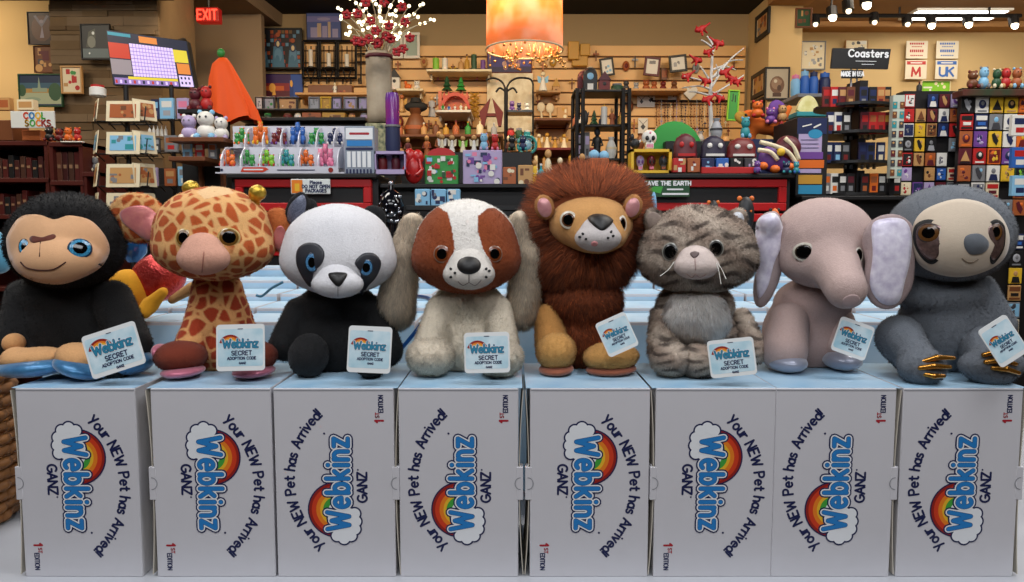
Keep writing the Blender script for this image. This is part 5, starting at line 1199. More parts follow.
draw('wall_poster', 'dark brown poster with pale figure, uppermost on the left wall', (29, 12, 55, 45), 5.95, 'dark grey', ['3a241e', '8a8090', '5a3a2c', '6e6878'], [('r', 0, 0, 0, 1, 1), ('o', 2, .5, .5, .4, .42), ('p', 1, [(.42, .2), (.58, .2), (.52, .6)]), ('p', 3, [(.2, .9), (.3, .92), (.55, .6), (.48, .55)]), ('p', 3, [(.8, .9), (.7, .92), (.45, .6), (.52, .55)]), ('o', 1, .5, .72, .08, .06)], .03)
frame('wall_poster', 'brown striped poster hung below the dark brown one', 35, 46, 56, 73, 5.95, 'brown', ['brown', 'maroon', 'tan', 'dark grey'], 5, border=.03, mat_w=.02)
draw('landscape_picture', 'landscape print of a blue night sky over a lit town', (20, 74, 62, 107), 5.25, 'dark green', ['1c2e4c', '3a5c70', 'b08a4a', 'a8b090', '38583c', '8fa088'], [('r', 0, 0, 0, 1, 1), ('r', 1, 0, .55, 1, .75), ('r', 2, .0, .42, 1, .56), ('r', 3, 0, .05, 1, .42), ('o', 4, .85, .45, .16, .3), ('o', 4, .05, .5, .1, .2), ('p', 5, [(.42, .45), (.52, .45), (.47, .95)]), ('r', 5, .3, .45, .66, .58), ('o', 5, .3, .2, .2, .08)])
frame('floral_picture', 'cream picture with red flowers on the stone pillar', 62, 66, 82, 94, 5.22, 'tan', ['cream', 'red', 'green', 'tan'], 8, border=.08, n=8)
draw('dark_photo', 'dark glossy photograph with two white lights on stone pillar', (82, 24, 110, 60), 5.22, 'black', ['1c2226', '4a4e42', '7a7c70', '5c6a6c', 'e0e4e0'], [('r', 0, 0, 0, 1, 1), ('p', 1, [(.15, .35), (.5, .35), (.5, .9), (.25, .8)]), ('r', 3, .02, .03, .98, .3), ('o', 2, .35, .5, .15, .18), ('o', 4, .42, .76, .05, .05), ('o', 4, .26, .16, .03, .03)])
def screen():
    y = 4.8; cs = [(108, 31), (187, 42), (194, 87), (113, 84)]; cx, cz = 150.5, 61; c = P(cx, cz, y); s = S(y)
    t = thing('hanging_screen', 'large tilted lit screen showing a puzzle grid, hung by the pillar', 'screen', c)
    poly = [((a-cx)*s, (cz-b)*s) for a, b in cs][::-1]
    g = G(); g.plate([(x, z) for x, z in poly], (0, .05)); g.obj('panel', pm('black'), t, local=True)
    k = Ink()
    def q(u, v):
        a, b, c_, d = [np.array(p, float) for p in cs]; p = (a*(1-u)+b*u)*(1-v)+(d*(1-u)+c_*u)*v; return ((p[0]-cx)*s, (cz-p[1])*s)
    def r(u0, v0, u1, v1, m, d=.002): k.poly([q(u0, v1), q(u1, v1), q(u1, v0), q(u0, v0)], d, m)
    r(.01, .01, .99, .99, 0); r(.27, .2, .80, .82, 1, .003); r(.80, .22, .97, .48, 5, .003); r(.82, .5, .97, .72, 4, .003); r(.01, .22, .26, .5, 3, .003); r(.01, .52, .26, .80, 6, .003); r(.03, .86, .8, .98, 2, .003); r(.2, .83, .8, .88, 5, .004)
    r(.82, .75, .98, .98, 1, .003); r(.4, .04, .62, .16, 4, .003); r(.02, .03, .3, .09, 7, .003)
    for i in range(1, 9): r(.27, .2+i*.069, .80, .2+i*.069+.012, 2, .004)
    for i in range(1, 14): r(.27+i*.038, .2, .27+i*.038+.006, .82, 2, .004)
    for i in range(14): r(.04+i*.055, .9, .04+i*.055+.025, .96, [3, 1, 0, 1][i % 4], .005)
    for i in range(6): r(.84+i % 3*.045, .78+i//3*.1, .86+i % 3*.045, .83+i//3*.1, 0, .005)
    em = [('1a2440', .5), ('c8b8e4', 1.15), ('8a74b4', .8), ('b83828', .8), ('d8843c', .8), ('d8c83c', .8), ('8f8790', .7), ('2f8aa0', .8)]
    o = k.obj('lit_image', [mat('lit_'+c_, c_, .4, emit=c_, es=e*.75) for c_, e in em], t, face_mx((0, 0, 0)))
    g = G(); g.tube([(0, .1, .1), (0, .5, .25)], .02); g.obj('mounting_arm', IR, t, local=True)
screen()
def exitsign():
    y = 5.86; x0, x1, z0, z1 = R4(196, 7, 218, 22, y); t = thing('exit_sign', 'red lit exit sign high on the wall beside the stone pillar', 'sign', ((x0+x1)/2, y, (z0+z1)/2)); h = z1-z0; w = x1-x0
    g = G(); g.box(x0, x1, y, y+.08, z0, z1, 0, .005); g.obj('housing', mat('exit_housing', '5a0a08', .4, emit='c01008', es=.4), t)
    k = Ink(); k.text('EXIT', 0, -h*.32, h*.64, h*.12, [(0, .002, 0)], .28, (w*.86)/(text_w('EXIT', .28)*h*.64)); k.obj('lettering', [mat('exit_red', 'ff4030', .4, emit='ff3a2a', es=2.2)], t, face_mx((0, -.001, 0)))
    g = G(); g.tube([((x0+x1)/2, y+.04, z1-.01), ((x0+x1)/2, y+.04, z1+.25)], .012); g.obj('bracket', IR, t)
exitsign()
draw('stained_glass_picture', 'dark stained-glass style picture of robed figures left of lanterns', (255, 28, 302, 69), 6.93, 'black', ['101420', '7a2018', 'a04a20', '5a86a8', '26385a', '3f7090', '6a5030', 'd8c49a'], glass)
draw('sunset_picture', 'long red and blue sunset picture under the stained-glass one', (256, 74, 303, 98), 6.93, 'navy', ['3a1c5a', '8a2430', 'c8602c', 'f0b050', '2450a8', '1c3c88', '5c1c30'], [('r', 0, 0, 0, 1, 1), ('r', 6, 0, .0, .72, .3), ('r', 1, 0, .28, .72, .62), ('r', 2, 0, .3, .6, .5), ('o', 3, .35, .42, .07, .2), ('p', 3, [(.34, .1), (.42, .1), (.39, .6)]), ('r', 4, .72, 0, 1, 1), ('r', 5, .72, .0, .8, .7), ('o', 3, .76, .6, .03, .15), ('r', 0, 0, .75, .75, 1)], .02)
draw('city_picture', 'blue and lilac cityscape picture high on the back wall', (307, 13, 341, 42), 6.93, 'navy', ['3c4f92', '6a6aa8', '8f88b0', 'b09880', '2c3468'], [('r', 0, 0, 0, 1, 1), ('r', 1, 0, .7, 1, .9), ('r', 2, .1, .1, .3, .5), ('r', 3, .3, .15, .42, .65), ('r', 2, .45, .1, .6, .55), ('r', 3, .62, .12, .7, .7), ('r', 2, .75, .1, .92, .45), ('r', 4, 0, 0, 1, .14), ('o', 2, .5, .8, .2, .06)], .02)
draw('purple_painting', 'violet painting with pink blooms right below the lampshade', (487, 50, 532, 73), 6.93, 'dark red', ['3a3078', '2c2450', '9a6a70', 'c09a90', '4a4a98'], [('r', 0, 0, 0, 1, 1), ('r', 4, .7, .3, 1, 1), ('r', 1, 0, 0, 1, .25)]+[('o', rr_.choice((2, 3)), rr_.uniform(.3, .7), rr_.uniform(.15, .8), .05, .1) for _ in range(16)], .03)
for (a, b, c, d, ro, y, lab, fc, pl) in ((644, 57, 660, 76, -6, 6.8, 'black framed print with white mat, left of the wood block', 'maroon', ['white', 'white', 'grey']), (669, 55, 687, 72, 6, 6.8, 'black framed print tilted, just left of the white tree', 'black', ['white', 'grey', 'silver']),
        (600, 58, 614, 76, 8, 6.85, 'tilted small framed print above the birdhouses', 'black', ['white', 'light blue', 'grey'])):
    frame('framed_print', lab, a, b, c, d, y, fc, pl, int(a), border=.13, roll=ro, n=4, mat_w=.2)
# pillar pictures
draw('framed_portrait', 'black framed brown portrait print facing the shop on the pillar', (764, 67, 790, 100), 6.41, 'black', ['a8a090', '6a4e3c', '8a705c', '4a342a', 'c0b8a8'], [('r', 0, 0, 0, 1, 1), ('o', 1, .5, .45, .34, .3), ('o', 2, .45, .5, .22, .2), ('o', 3, .6, .35, .1, .1), ('o', 4, .42, .58, .08, .06), ('o', 2, .62, .55, .1, .08), ('r', 3, .3, .05, .7, .18)], .07)
def sideframe(label, a, c, b, d, col, seed):
    ya, yb = 2.162*740/(a-512), 2.162*740/(c-512)  # on the side face X = PX
    y = (ya+yb)/2; z0, z1 = P(0, d, y)[2], P(0, b, y)[2]; hw = abs(ya-yb)/2
    t = thing('framed_print', label, 'picture', (PX-.012, y, (z0+z1)/2)); t.rotation_euler = (0, 0, -math.pi/2)
    g = G(); h = z1-z0; bw = .035
    for q in ((-hw, hw, h/2-bw, h/2), (-hw, hw, -h/2, -h/2+bw), (-hw, -hw+bw, -h/2+bw, h/2-bw), (hw-bw, hw, -h/2+bw, h/2-bw)): g.box(q[0], q[1], -.01, .01, q[2], q[3])
    g.obj('frame', pm('black'), t, local=True); g = G(); g.box(-hw+.02, hw-.02, -.002, .008, -h/2+.02, h/2-.02); g.obj('backing', pm('cream'), t, local=True)
    k, ms = art(hw*1.3, h*.7, seed, ['tan', col, 'copper', 'brown'], 8); k.obj('picture', ms, t, face_mx((0, -.003, 0)))
sideframe('black framed print on the pillar side, near the ceiling', 749, 762, 12, 38, 'grey', 2)
sideframe('black framed golden print on the pillar side, beside the portrait', 746.5, 760, 72, 97, 'gold', 3)
sideframe('black framed print low on the pillar side above the dragon', 746.5, 759, 100, 122, 'light blue', 5)
frame('hanging_sign', 'small dark sign at the top of the pillar by the right ceiling', 795, 8, 812, 28, 6.3, 'brown', ['dark green', 'tan', 'brown'], 9, border=.1, n=4)
# lantern rack
def lanterns():
    y = 6.9; t = thing('lantern_rack', 'black wrought iron wall rack with three lantern bays', 'rack', P(330, 85, y))
    g = G(); r_ = .012
    for p in (303, 318, 320, 336, 338, 356): ptube(g, [(p, 41), (p, 78)], r_, y)
    for v in (41, 70, 78): ptube(g, [(303, v), (357, v)], r_, y)
    for p in range(303, 368, 8): ptube(g, [(p, 78), (p, 84)], .008, y)
    for v in (46, 54, 62): ptube(g, [(357, v), (369, v)], .008, y)
    for p in (361, 367): ptube(g, [(p, 44), (p, 84)], .008, y)
    g.obj('iron_frame', IR, t)
    for c in (311, 329, 347):
        g = G(); 
        for i in range(3): ptube(g, [(c-5+i*5, 46), (c-5+i*5, 68)], .005, y-.08)
        ptube(g, [(c-7, 68), (c+7, 68)], .01, y-.06); ptube(g, [(c-4, 70), (c, 83), (c+4, 70)], .008, y-.06); g.obj('lantern_cage', IR, t)
lanterns()
row('candle', 'white_candle', 'candle', [(311, 6, 20, ('white', 'black', 'yellow')), (329, 6, 16, ('white', 'black', 'yellow')), (347, 6, 15, ('white', 'black', 'yellow'))], 68, 6.83, 'in the iron lantern rack', 'candles in the lantern rack')
for i, (a, c, cl) in enumerate(((308, 334, 'brown'), (337, 352, 'brown'))): giftbox(a, 85, c, 95, 6.6, cl, ['copper', 'dark red'], 60+i, ['wide brown wooden box under the lantern rack', 'short brown wooden box under the lantern rack, right one'][i], None, 'wooden_box', n=2)
fig('person', 'white_figurine', 'white figurine between the two brown wooden boxes', 'figurine', 335, 95, 6.6, 6, 12, ('white', 'cream', 'grey'))
shelf('long light shelf below the lantern rack', 300, 372, 95.5, 6.7, .3)
for i, (a, c, cl, pl) in enumerate(((256, 263, 'black', ['white', 'grey', 'white']), (264, 275, 'dark grey', ['silver', 'green', 'grey']), (278, 298, 'black', ['tan', 'brown', 'cream']), (309, 320, 'grey', ['silver', 'grey']), (321, 331, 'yellow', ['gold', 'yellow']), (332, 342, 'dark grey', ['lilac', 'grey']), (344, 357, 'grey', ['lilac', 'dark grey', 'tan']), (358, 368, 'black', ['lilac', 'grey', 'silver']))):
    frame('tabletop_frame', f'{cl} tabletop photo frame, {ORD[i]} from left on the shelf behind the bins', a, 97, c, 112, 4.6, cl, pl, 70+i, border=.12, n=4, group='photo frames behind the toy bins')
for i, (a, c, cl) in enumerate(((302, 321, 'copper'), (322, 345, 'gold'))): giftbox(a, 112.5, c, 121.5, 4.5, cl, ['tan', 'brown'], 80+i, ['copper box below the grey and yellow frames', 'mustard box below the grey and yellow frames'][i], None, 'wooden_box', n=3)
shelf('dark shelf holding tabletop photo frames behind the toy bins', 250, 372, 112.3, 4.65, .3, BLK, .012, foot=P(0, 122, 4.6)[2]); shelf('dark shelf under the copper and mustard boxes', 250, 372, 122, 4.6, .4, BLK, foot=P(0, 124, 4.45)[2])
row('jar', 'green_jar', 'jar', [(268, 8, 8, ('dark green', 'green')), (257, 7, 7, ('white', 'grey')), (288, 9, 8, ('dark red', 'brown')), (298, 7, 8, ('white', 'cream')), (352, 7, 8, ('tan', 'brown')), (364, 7, 8, ('lilac', 'grey'))], 121.5, 4.5, 'behind the toy bins', 'jars behind the toy bins')
cbox('storage_cabinet', 'dark cabinet below the photo frame shelves', 'cabinet', 250, 124, 372, 300, 4.45, .5, BLK)
# orange cloth ghost/pumpkin decoration
def cloth():
    y = 4.3; t = thing('pumpkin_cloth', 'bright orange draped cloth figure with green tip left of the frames', 'decoration', P(231, 121, y)); cx, _, _ = P(221, 0, y); s = S(y)
    V = []; n = 40; prof = [(58, 4, 0), (64, 9, -1), (78, 14, 1), (95, 18.5, 5), (110, 22, 9), (121, 24, 10)]
    for i, (v, r, dx) in enumerate(prof):
        z = P(0, v, y)[2]
        for j in range(n):
            a = 2*math.pi*j/n; w = 1+.14*math.sin(a*6+i*.3)*i/5+.08*math.sin(a*11+i)*i/5; V.append((cx+dx*s+r*s*w*math.cos(a), y+r*s*w*math.sin(a)*.6, z-(.02*math.sin(a*3+1) if i == 5 else 0)))
    Fc = [[i*n+j, i*n+(j+1) % n, (i+1)*n+(j+1) % n, (i+1)*n+j][::-1] for i in range(5) for j in range(n)]+[list(range(n))]
    g = G(); g.add(V, Fc); g.obj('cloth', mat('orange_cloth', 'f0560c', .7, bump=.3, bscale=40), t, True)
    g = G(); g.ball(P(221, 53, y), (4*s, 3*s, 4.5*s), 0, 10, 6); g.obj('green_tip', pm('green'), t, True)
    g = G(); g.tube([P(228, 121, y), (P(228, 200, y)[0], y, 0)], .012); g.obj('pole', IR, t)
cloth()
# red-white plush heap at the left of the bins
row('toy', 'plush_mouse', 'stuffed animal', [(190, 20, 26, ('lilac', 'white', 'grey')), (207, 24, 30, ('white', 'light blue', 'dark grey')), (222, 18, 24, ('white', 'lilac', 'grey'))], 141, 3.5, 'heaped left of the toy bins', 'pale plush animals by the bins')
row('toy', 'plush_bear', 'stuffed animal', [(196, 16, 24, ('maroon', 'dark red', 'black')), (207, 15, 26, ('red', 'maroon', 'black'))], 112, 3.9, 'behind the pale plush heap', 'dark red plush behind the pale heap')
shelf('wooden shelf carrying the pale plush animals', 183, 236, 141, 3.55, .3, pm('brown'), foot=P(0, 159.4, 3.55)[2]); shelf('dark shelf carrying the dark red plush', 186, 216, 112, 3.95, .2, BLK, foot=P(0, 162, 3.7)[2])
row('pack', 'small_package', 'package', [(188, 9, 17, ('light blue', 'white', 'grey')), (200, 9, 16, ('red', 'white', 'grey')), (213, 8, 16, ('grey', 'copper', 'white'))], 159, 3.5, 'below the pale plush animals', 'packages below the pale plush')
shelf('wooden shelf holding small packages below the pale plush', 183, 218, 159.5, 3.55, .3, pm('brown'))
cbox('storage_cabinet', 'dark cabinet filling the gap left of the red drawers', 'cabinet', 187, 162, 226, 300, 3.7, .4, BLK)
cbox('low_cabinet', 'low dark cabinet behind the wire spinners', 'cabinet', 103, 168, 186, 300, 4.55, .4, BLK)
# ---------- postcard spinners
def spinner(cx, y, w, vs, seed, label, pal, tops=(85, 330), nm='postcard_spinner', side=True, backs=None):
    t = thing(nm, label, 'rack', (P(cx, 200, y)[0], y, 0)); s = S(y); zt = P(0, tops[0], y)[2]; x = P(cx, 0, y)[0]
    g = G(); g.tube([(x, y, 0), (x, y, zt)], .012); g.lathe((x, y, 0), [(.1, 0), (.1, .02), (.03, .05)], 0, 16)
    for v in vs:
        z = P(0, v, y)[2]
        for q in (-1, 1): g.tube([(x-w*s/2, y-.05*q, z), (x+w*s/2, y-.05*q, z)], .004)
        for k in range(5):
            xx = x-w*s/2+k*w*s/4; g.tube([(xx, y-.07, z-.002), (xx, y-.05, z+.07)], .003); g.tube([(xx, y-.07, z), (xx, y, z-.03)], .003)
    g.obj('wire_frame', IR, t); return t
spinner(122, 3.6, 48, (123, 155, 187, 215), 1, 'wire postcard spinner with white framed cards left of the plush heap', None)
k_ = 0
for v, hh in ((121, 20), (154, 22), (187, 23), (213, 20)):
    for (c, w, yaw) in ((99, 9, -55), (123, 33, 0), (148, 9, 55)):
        nm = {99: 'left side', 123: 'front', 148: 'right side'}[c]; x, _, z = P(c, v-hh/2, 3.53 if c == 123 else 3.60); s = S(3.55)
        W_ = w*s if c == 123 else .11; H_ = hh*s
        t = thing('postcard', f"cream-bordered postcard, {nm} pocket, {['top', 'second', 'third', 'bottom'][k_//3]} tier of the wire spinner", 'card', (x, 3.53 if c == 123 else 3.57, z), 'postcards on the wire spinner')
        t.rotation_euler = (math.radians(-8), 0, math.radians(yaw))
        g = G(); g.box(-W_/2, W_/2, 0, .004, -H_/2, H_/2); g.obj('card', pm('cream'), t, local=True)
        pals = [['copper', 'brown', 'tan'], ['light blue', 'grey', 'teal'], ['tan', 'copper', 'grey'], ['cream', 'grey', 'tan']][k_//3]
        k, ms = art(W_*.78, H_*.68, k_, pals, 6); k.obj('picture', ms, t, face_mx((0, -.0005, 0))); k_ += 1
fig('jar', 'candy_cane_ornament', 'striped red and white round ornament on top of the postcard spinner', 'ornament', 98, 97, 3.6, 15, 12, ('white', 'red'))
spinner(168, 4.1, 40, (119, 152, 186), 2, 'black wire spinner behind the postcard spinner', None)
bc = [('light blue', 'white'), ('lilac', 'pink'), ('navy', 'grey'), ('grey', 'copper'), ('silver', 'light blue'), ('copper', 'tan'), ('light blue', 'grey'), ('grey', 'navy'), ('lilac', 'grey')]
row('pack', 'card_pack', 'package', [(156, 8, 19, ('navy', 'light blue', 'grey')), (168, 14, 20, ('light blue', 'white', 'silver')), (184, 12, 20, ('lilac', 'pink', 'red'))], 119, 3.92, 'in the top tier of the black spinner', 'packs on the black spinner, top tier')
row('pack', 'card_pack', 'package', [(157, 7, 14, ('dark grey', 'silver', 'white')), (172, 13, 16, ('grey', 'copper', 'red')), (187, 9, 15, ('grey', 'silver', 'white'))], 152, 3.92, 'in the middle tier of the black spinner', 'packs on the black spinner, middle tier')
row('pack', 'card_pack', 'package', [(154, 9, 18, ('lilac', 'navy', 'grey')), (171, 11, 17, ('copper', 'tan', 'grey')), (185, 12, 19, ('light blue', 'grey', 'white'))], 186, 3.92, 'in the bottom tier of the black spinner', 'packs on the black spinner, bottom tier')
row('bottle', 'white_pen', 'pen', [(150+i*4, 3, 10, ('white', 'silver')) for i in range(5)], 136, 3.98, 'on the black spinner', 'white pens on the black spinner')
# ---------- left bookcases
def bookcase(a, c, v, y, label, dep=.35):
    x0, x1, _, zt = R4(a, v, c, v+8, y); t = thing('bookcase', label, 'bookcase', ((x0+x1)/2, y, 0)); g = G(); g.box(x0, x1, y+dep-.02, y+dep, 0, zt); g.box(x0, x0+.02, y, y+dep, 0, zt); g.box(x1-.02, x1, y, y+dep, 0, zt); g.obj('carcass', WOODR, t)
    z = zt
    while z > .3: g = G(); g.box(x0, x1, y-.005, y+dep, z-.025, z, 0, .002); g.obj('shelf_board', WOODR, t); z -= .21
    return t
bookcase(-30, 47, 141, 4.3, 'dark reddish wooden bookcase at the far left'); bookcase(49, 82, 142, 4.1, 'narrow reddish wooden bookcase below the sock sign')
bookcase(83, 100, 172, 4.1, 'low narrow brown bookcase beside the postcard spinner')
for sh, (v, tag_) in enumerate(((182, 'upper'), (218, 'lower'))):
    pass
zt = P(0, 141, 4.3)[2]
for lev in range(1, 4):
    for i in range(9):
        h = random.uniform(.1, .15); x = P(-8+i*6, 0, 4.35)[0]; z = zt-.21*lev
        g = G(); w = S(4.35)*5; g.box(x-w/2, x+w/2, 4.33, 4.5, z, z+h, 0, .002); g.box(x-w*.3, x+w*.3, 4.328, 4.331, z+h*.5, z+h*.62, 1)
        solid('book', f"{['maroon', 'brown', 'dark red', 'black'][(i+lev) % 4]} book, {ORD[i]} from left, {['top', 'middle', 'lower'][lev-1]} row of the far left bookcase", 'book', g, [pm(['3a1010', '40241a', '4a1210', '101014'][(i+lev) % 4]), pm('8a6a50')], 'books in the far left bookcase')
zt = P(0, 142, 4.1)[2]
for i in range(5):
    x = P(53+i*6, 0, 4.15)[0]; z = zt-.21; w = S(4.15)*5; g = G(); g.box(x-w/2, x+w/2, 4.13, 4.3, z, z+.16, 0, .002); g.box(x-w*.3, x+w*.3, 4.128, 4.131, z+.07, z+.09, 1)
    solid('book', f"{['copper', 'maroon', 'brown', 'dark red', 'brown'][i]} book, {ORD[i]} from left in the narrow bookcase", 'book', g, [pm(['5a3020', '3a1010', '40241a', '4a1210', '40241a'][i]), pm('8a6a50')], 'books in the narrow bookcase')
def cool():
    y = 4.25; x0, x1, z0, z1 = R4(11, 111, 54, 128, y); t = thing('sock_sign', 'white sign reading cool socks in coloured letters', 'sign', ((x0+x1)/2, y, z0)); w, h = x1-x0, z1-z0
    g = G(); g.box(x0, x1, y, y+.01, z0, z1, 0, .002); g.obj('board', mat('sign_white', 'd4dada'), t)
    for ln, (tx, yy, cx) in enumerate((('COOL', .56, .05), ('SOCKS', .12, .12))):
        k = Ink(); hh = h*.34; tw = text_w(tx, .3)*hh; x = cx*w-tw/2
        for i, ch in enumerate(tx): k.text(ch, x, h*yy-h/2, hh, hh*.26, [(0, .001, [3, 2, 5, 6, 4, 7][(i+ln*2) % 6])], align='l'); x += (GL[ch][0]+.3)*hh
        k.obj('lettering', INK, t, face_mx((0, -.001, h/2)))
cool()
cols = ['tan', 'grey', 'copper', 'cream', 'dark red', 'brown']
row('box', 'small_box', 'box', [(5, 14, 12, ('tan', 'copper')), (28, 16, 10, ('cream', 'tan'))], 110.5, 4.35, 'above the sock sign', 'boxes above the sock sign')
cbox('top_shelf_box', 'orange-brown carton on the far left bookcase under the sign', 'box', -6, 120, 12, 140.5, 4.32, .15, pm('brown')); cbox('top_shelf_box', 'orange-red carton standing on the left bookcase beside the sock toys', 'box', 22, 130, 40, 140.5, 4.3, .15, pm('copper'))
row('toy', 'pumpkin_toy', 'toy', [(50, 11, 15, ('black', 'dark red', 'white')), (60, 11, 13, ('dark red', 'black', 'orange')), (69, 10, 14, ('orange', 'copper', 'black')), (78, 9, 14, ('red', 'orange', 'white'))], 141.5, 4.15, 'on the narrow bookcase', 'toys on the narrow bookcase')
row('toy', 'grey_toy', 'toy', [(88, 10, 18, ('dark grey', 'white', 'white')), (96, 8, 15, ('grey', 'cream', 'black'))], 171.5, 4.2, 'on the low brown bookcase', 'toys on the low bookcase')
cbox('white_ledge', 'thin white ledge on the narrow bookcase top', 'shelf', 60, 141, 82, 142.5, 4.08, .03, pm('white'))
# ---------- slatwall goods, centre
shelf('short glass shelf with candles on the maple slatwall', 428, 492, 72, 6.8, .25, pm('cream'))
for q in ((436, 9, 15, 'candle', 'yellow_candle', 'lime', 'gold', 'yellow-green candle, leftmost on the short candle shelf'), (445, 8, 15, 'candle', 'white_candle', 'white', 'dark green', 'white and green candle next to yellow-green one'), (453, 7, 8, 'person', 'brown_figurine', 'brown', 'tan', 'small brown figurine on the short candle shelf'),
          (461, 6, 14, 'bottle', 'wooden_post', 'tan', 'brown', 'tan wooden post right of the brown figurine'), (467, 5, 17, 'bottle', 'wooden_post', 'gold', 'brown', 'taller golden wooden post on the candle shelf'), (474, 8, 19, 'candle', 'green_lantern', 'dark green', 'black', 'dark green lantern candle near the shelf end'), (483, 7, 13, 'candle', 'purple_candle', 'purple', 'pink', 'purple candle, rightmost on the candle shelf')):
    fig(q[3], q[4], q[7], 'candle' if 'cand' in q[4] or 'lantern' in q[4] else 'figurine', q[0], 72, 6.75, q[1], q[2], (q[5], q[6], 'yellow'))
for p, lab in ((438, 'small pink charm hanging below the candle shelf, left'), (477, 'small magenta charm hanging below the candle shelf, right')): fig('cross', 'hanging_charm', lab, 'charm', p, 80, 6.93, 5, 7, ('pink', 'purple'))
def winframe():
    y = 6.93; t = thing('white_window_frame', 'white wooden window frame hung behind the red flowers', 'frame', P(405, 58, y))
    for (a, c) in ((388, 403), (404, 420)):
        x0, x1, z0, z1 = R4(a, 33, c, 59, y); g = G(); b = .025
        for q in ((x0, x1, z1-b, z1), (x0, x1, z0, z0+b), (x0, x0+b, z0+b, z1-b), (x1-b, x1, z0+b, z1-b)): g.box(q[0], q[1], y-.03, y, q[2], q[3], 0, .003)
        g.obj('sash', pm('white'), t); g = G(); g.box(x0+b, x1-b, y-.01, y-.006, z0+b, z1-b); g.obj('pane', mat('pale_pane', '9fb0a8', .15), t)
winframe()
fig('house', 'white_lantern', 'white lantern with dark roof on wall right of driftwood vase', 'lantern', 395, 90, 6.86, 12, 20, ('white', 'black', 'black'))
shelf('small shelf with orange fish figurine', 398, 424, 90.5, 6.8, .2, pm('cream'))
fig('bird', 'orange_bird_figurine', 'orange bird figurine on the small wall shelf', 'figurine', 408, 90, 6.72, 9, 9, ('orange', 'red', 'copper')); fig('toy', 'white_figurine', 'white round figurine beside the orange bird', 'figurine', 417, 90, 6.72, 8, 9, ('white', 'cream', 'black'))
shelf('white-topped shelf carrying the nativity stable', 437, 472, 113, 6.6, .35, pm('white'))
g = G(); x0, x1, z0, z1 = R4(439, 92, 468, 112.5, 6.6); g.box(x0, x0+.03, 6.55, 6.6, z0, z1, 0); g.box(x1-.03, x1, 6.55, 6.6, z0, z1-.03, 0); g.box(x0, x1, 6.6, 6.62, z0, z1-.06, 0)
q = arc((x0+x1)/2+.02, z0+.02, .13, .14, 0, 180, 14); q2 = arc((x0+x1)/2+.02, z0+.02, .10, .11, 180, 0, 14); g.plate(q+q2, (6.52, 6.58), 1)
for i in range(6): g.plate([(x0+.03+i*.04, z1-.06), (x0+.07+i*.04, z1-.06), (x0+.05+i*.04, z1)], (6.56, 6.6), 1)
solid('nativity_stable', 'salmon pink nativity stable with arch on white-topped shelf', 'ornament', g, [pm('c86a4c'), pm('c04a38')])
row('tree', 'palm_tree_ornament', 'ornament', [(447, 11, 16, ('dark green', 'brown')), (461, 11, 15, ('green', 'brown'))], 93, 6.6, 'above the pink stable', 'palms above the stable')
row('person', 'nativity_figure', 'figurine', [(443, 5, 9, ('green', 'tan', 'white')), (449, 5, 8, ('blue', 'tan', 'white')), (455, 5, 8, ('white', 'tan', 'red')), (461, 5, 9, ('white', 'tan', 'gold')), (466, 5, 8, ('cream', 'tan', 'brown'))], 112.5, 6.5, 'inside the pink stable', 'nativity figures in the stable')
g = G(); c = P(416, 107, 6.3); s = S(6.3); g.ball(c, (11.5*s, 6*s, 5.5*s), 0, 20, 10); g.lathe((c[0], c[1], c[2]+4*s), [(6*s, 0), (5*s, 4*s), (3*s, 5*s)], 0, 16); solid('black_hat', 'oval black hat on the brown bust', 'hat', g, pm('black', rough=.8), smooth=True)
fig('vase', 'brown_bust', 'brown bust stand wearing the oval black hat', 'stand', 416, 148, 6.3, 24, 38, ('brown', 'copper'))
fig('person', 'pale_figurine', 'pale blue figurine right of the black hat', 'figurine', 432, 117, 6.4, 11, 21, ('silver', 'tan', 'brown')); fig('angel', 'tan_figurine', 'tan winged figurine left of the black hat', 'figurine', 402, 112, 6.4, 10, 17, ('tan', 'copper', 'gold'))
def lattice():
    y = 6.9; t = thing('gold_lattice', 'gold leafy lattice panel right of the pink stable', 'ornament', P(475, 113, y)); g = G()
    for i in range(5):
        v = 93+i*5
        ptube(g, [(470, v), (479, v+5)], .008, y); ptube(g, [(479, v), (470, v+5)], .008, y)
        g.ball(P(475, v+2, y), .02, 0, 8, 6)
    g.obj('lattice', pm('gold'), t)
lattice()
g = G(); y = 6.4
for s_ in (1, -1): g.plate([(P(491+s_*1, 0, y)[0], P(0, 98, y)[2]), (P(491+s_*12, 0, y)[0], P(0, 112, y)[2]), (P(491+s_*10, 0, y)[0], P(0, 126, y)[2]), (P(491+s_*7, 0, y)[0], P(0, 126, y)[2]), (P(491+s_*4, 0, y)[0], P(0, 112, y)[2])], (y, y+.08))
g.box(P(484, 0, y)[0], P(498, 0, y)[0], y+.01, y+.07, P(0, 116, y)[2], P(0, 113, y)[2])
solid('red_wooden_arch', 'dark red wooden A-shaped figure frame beside the iron stand', 'ornament', g, pm('dark red'))
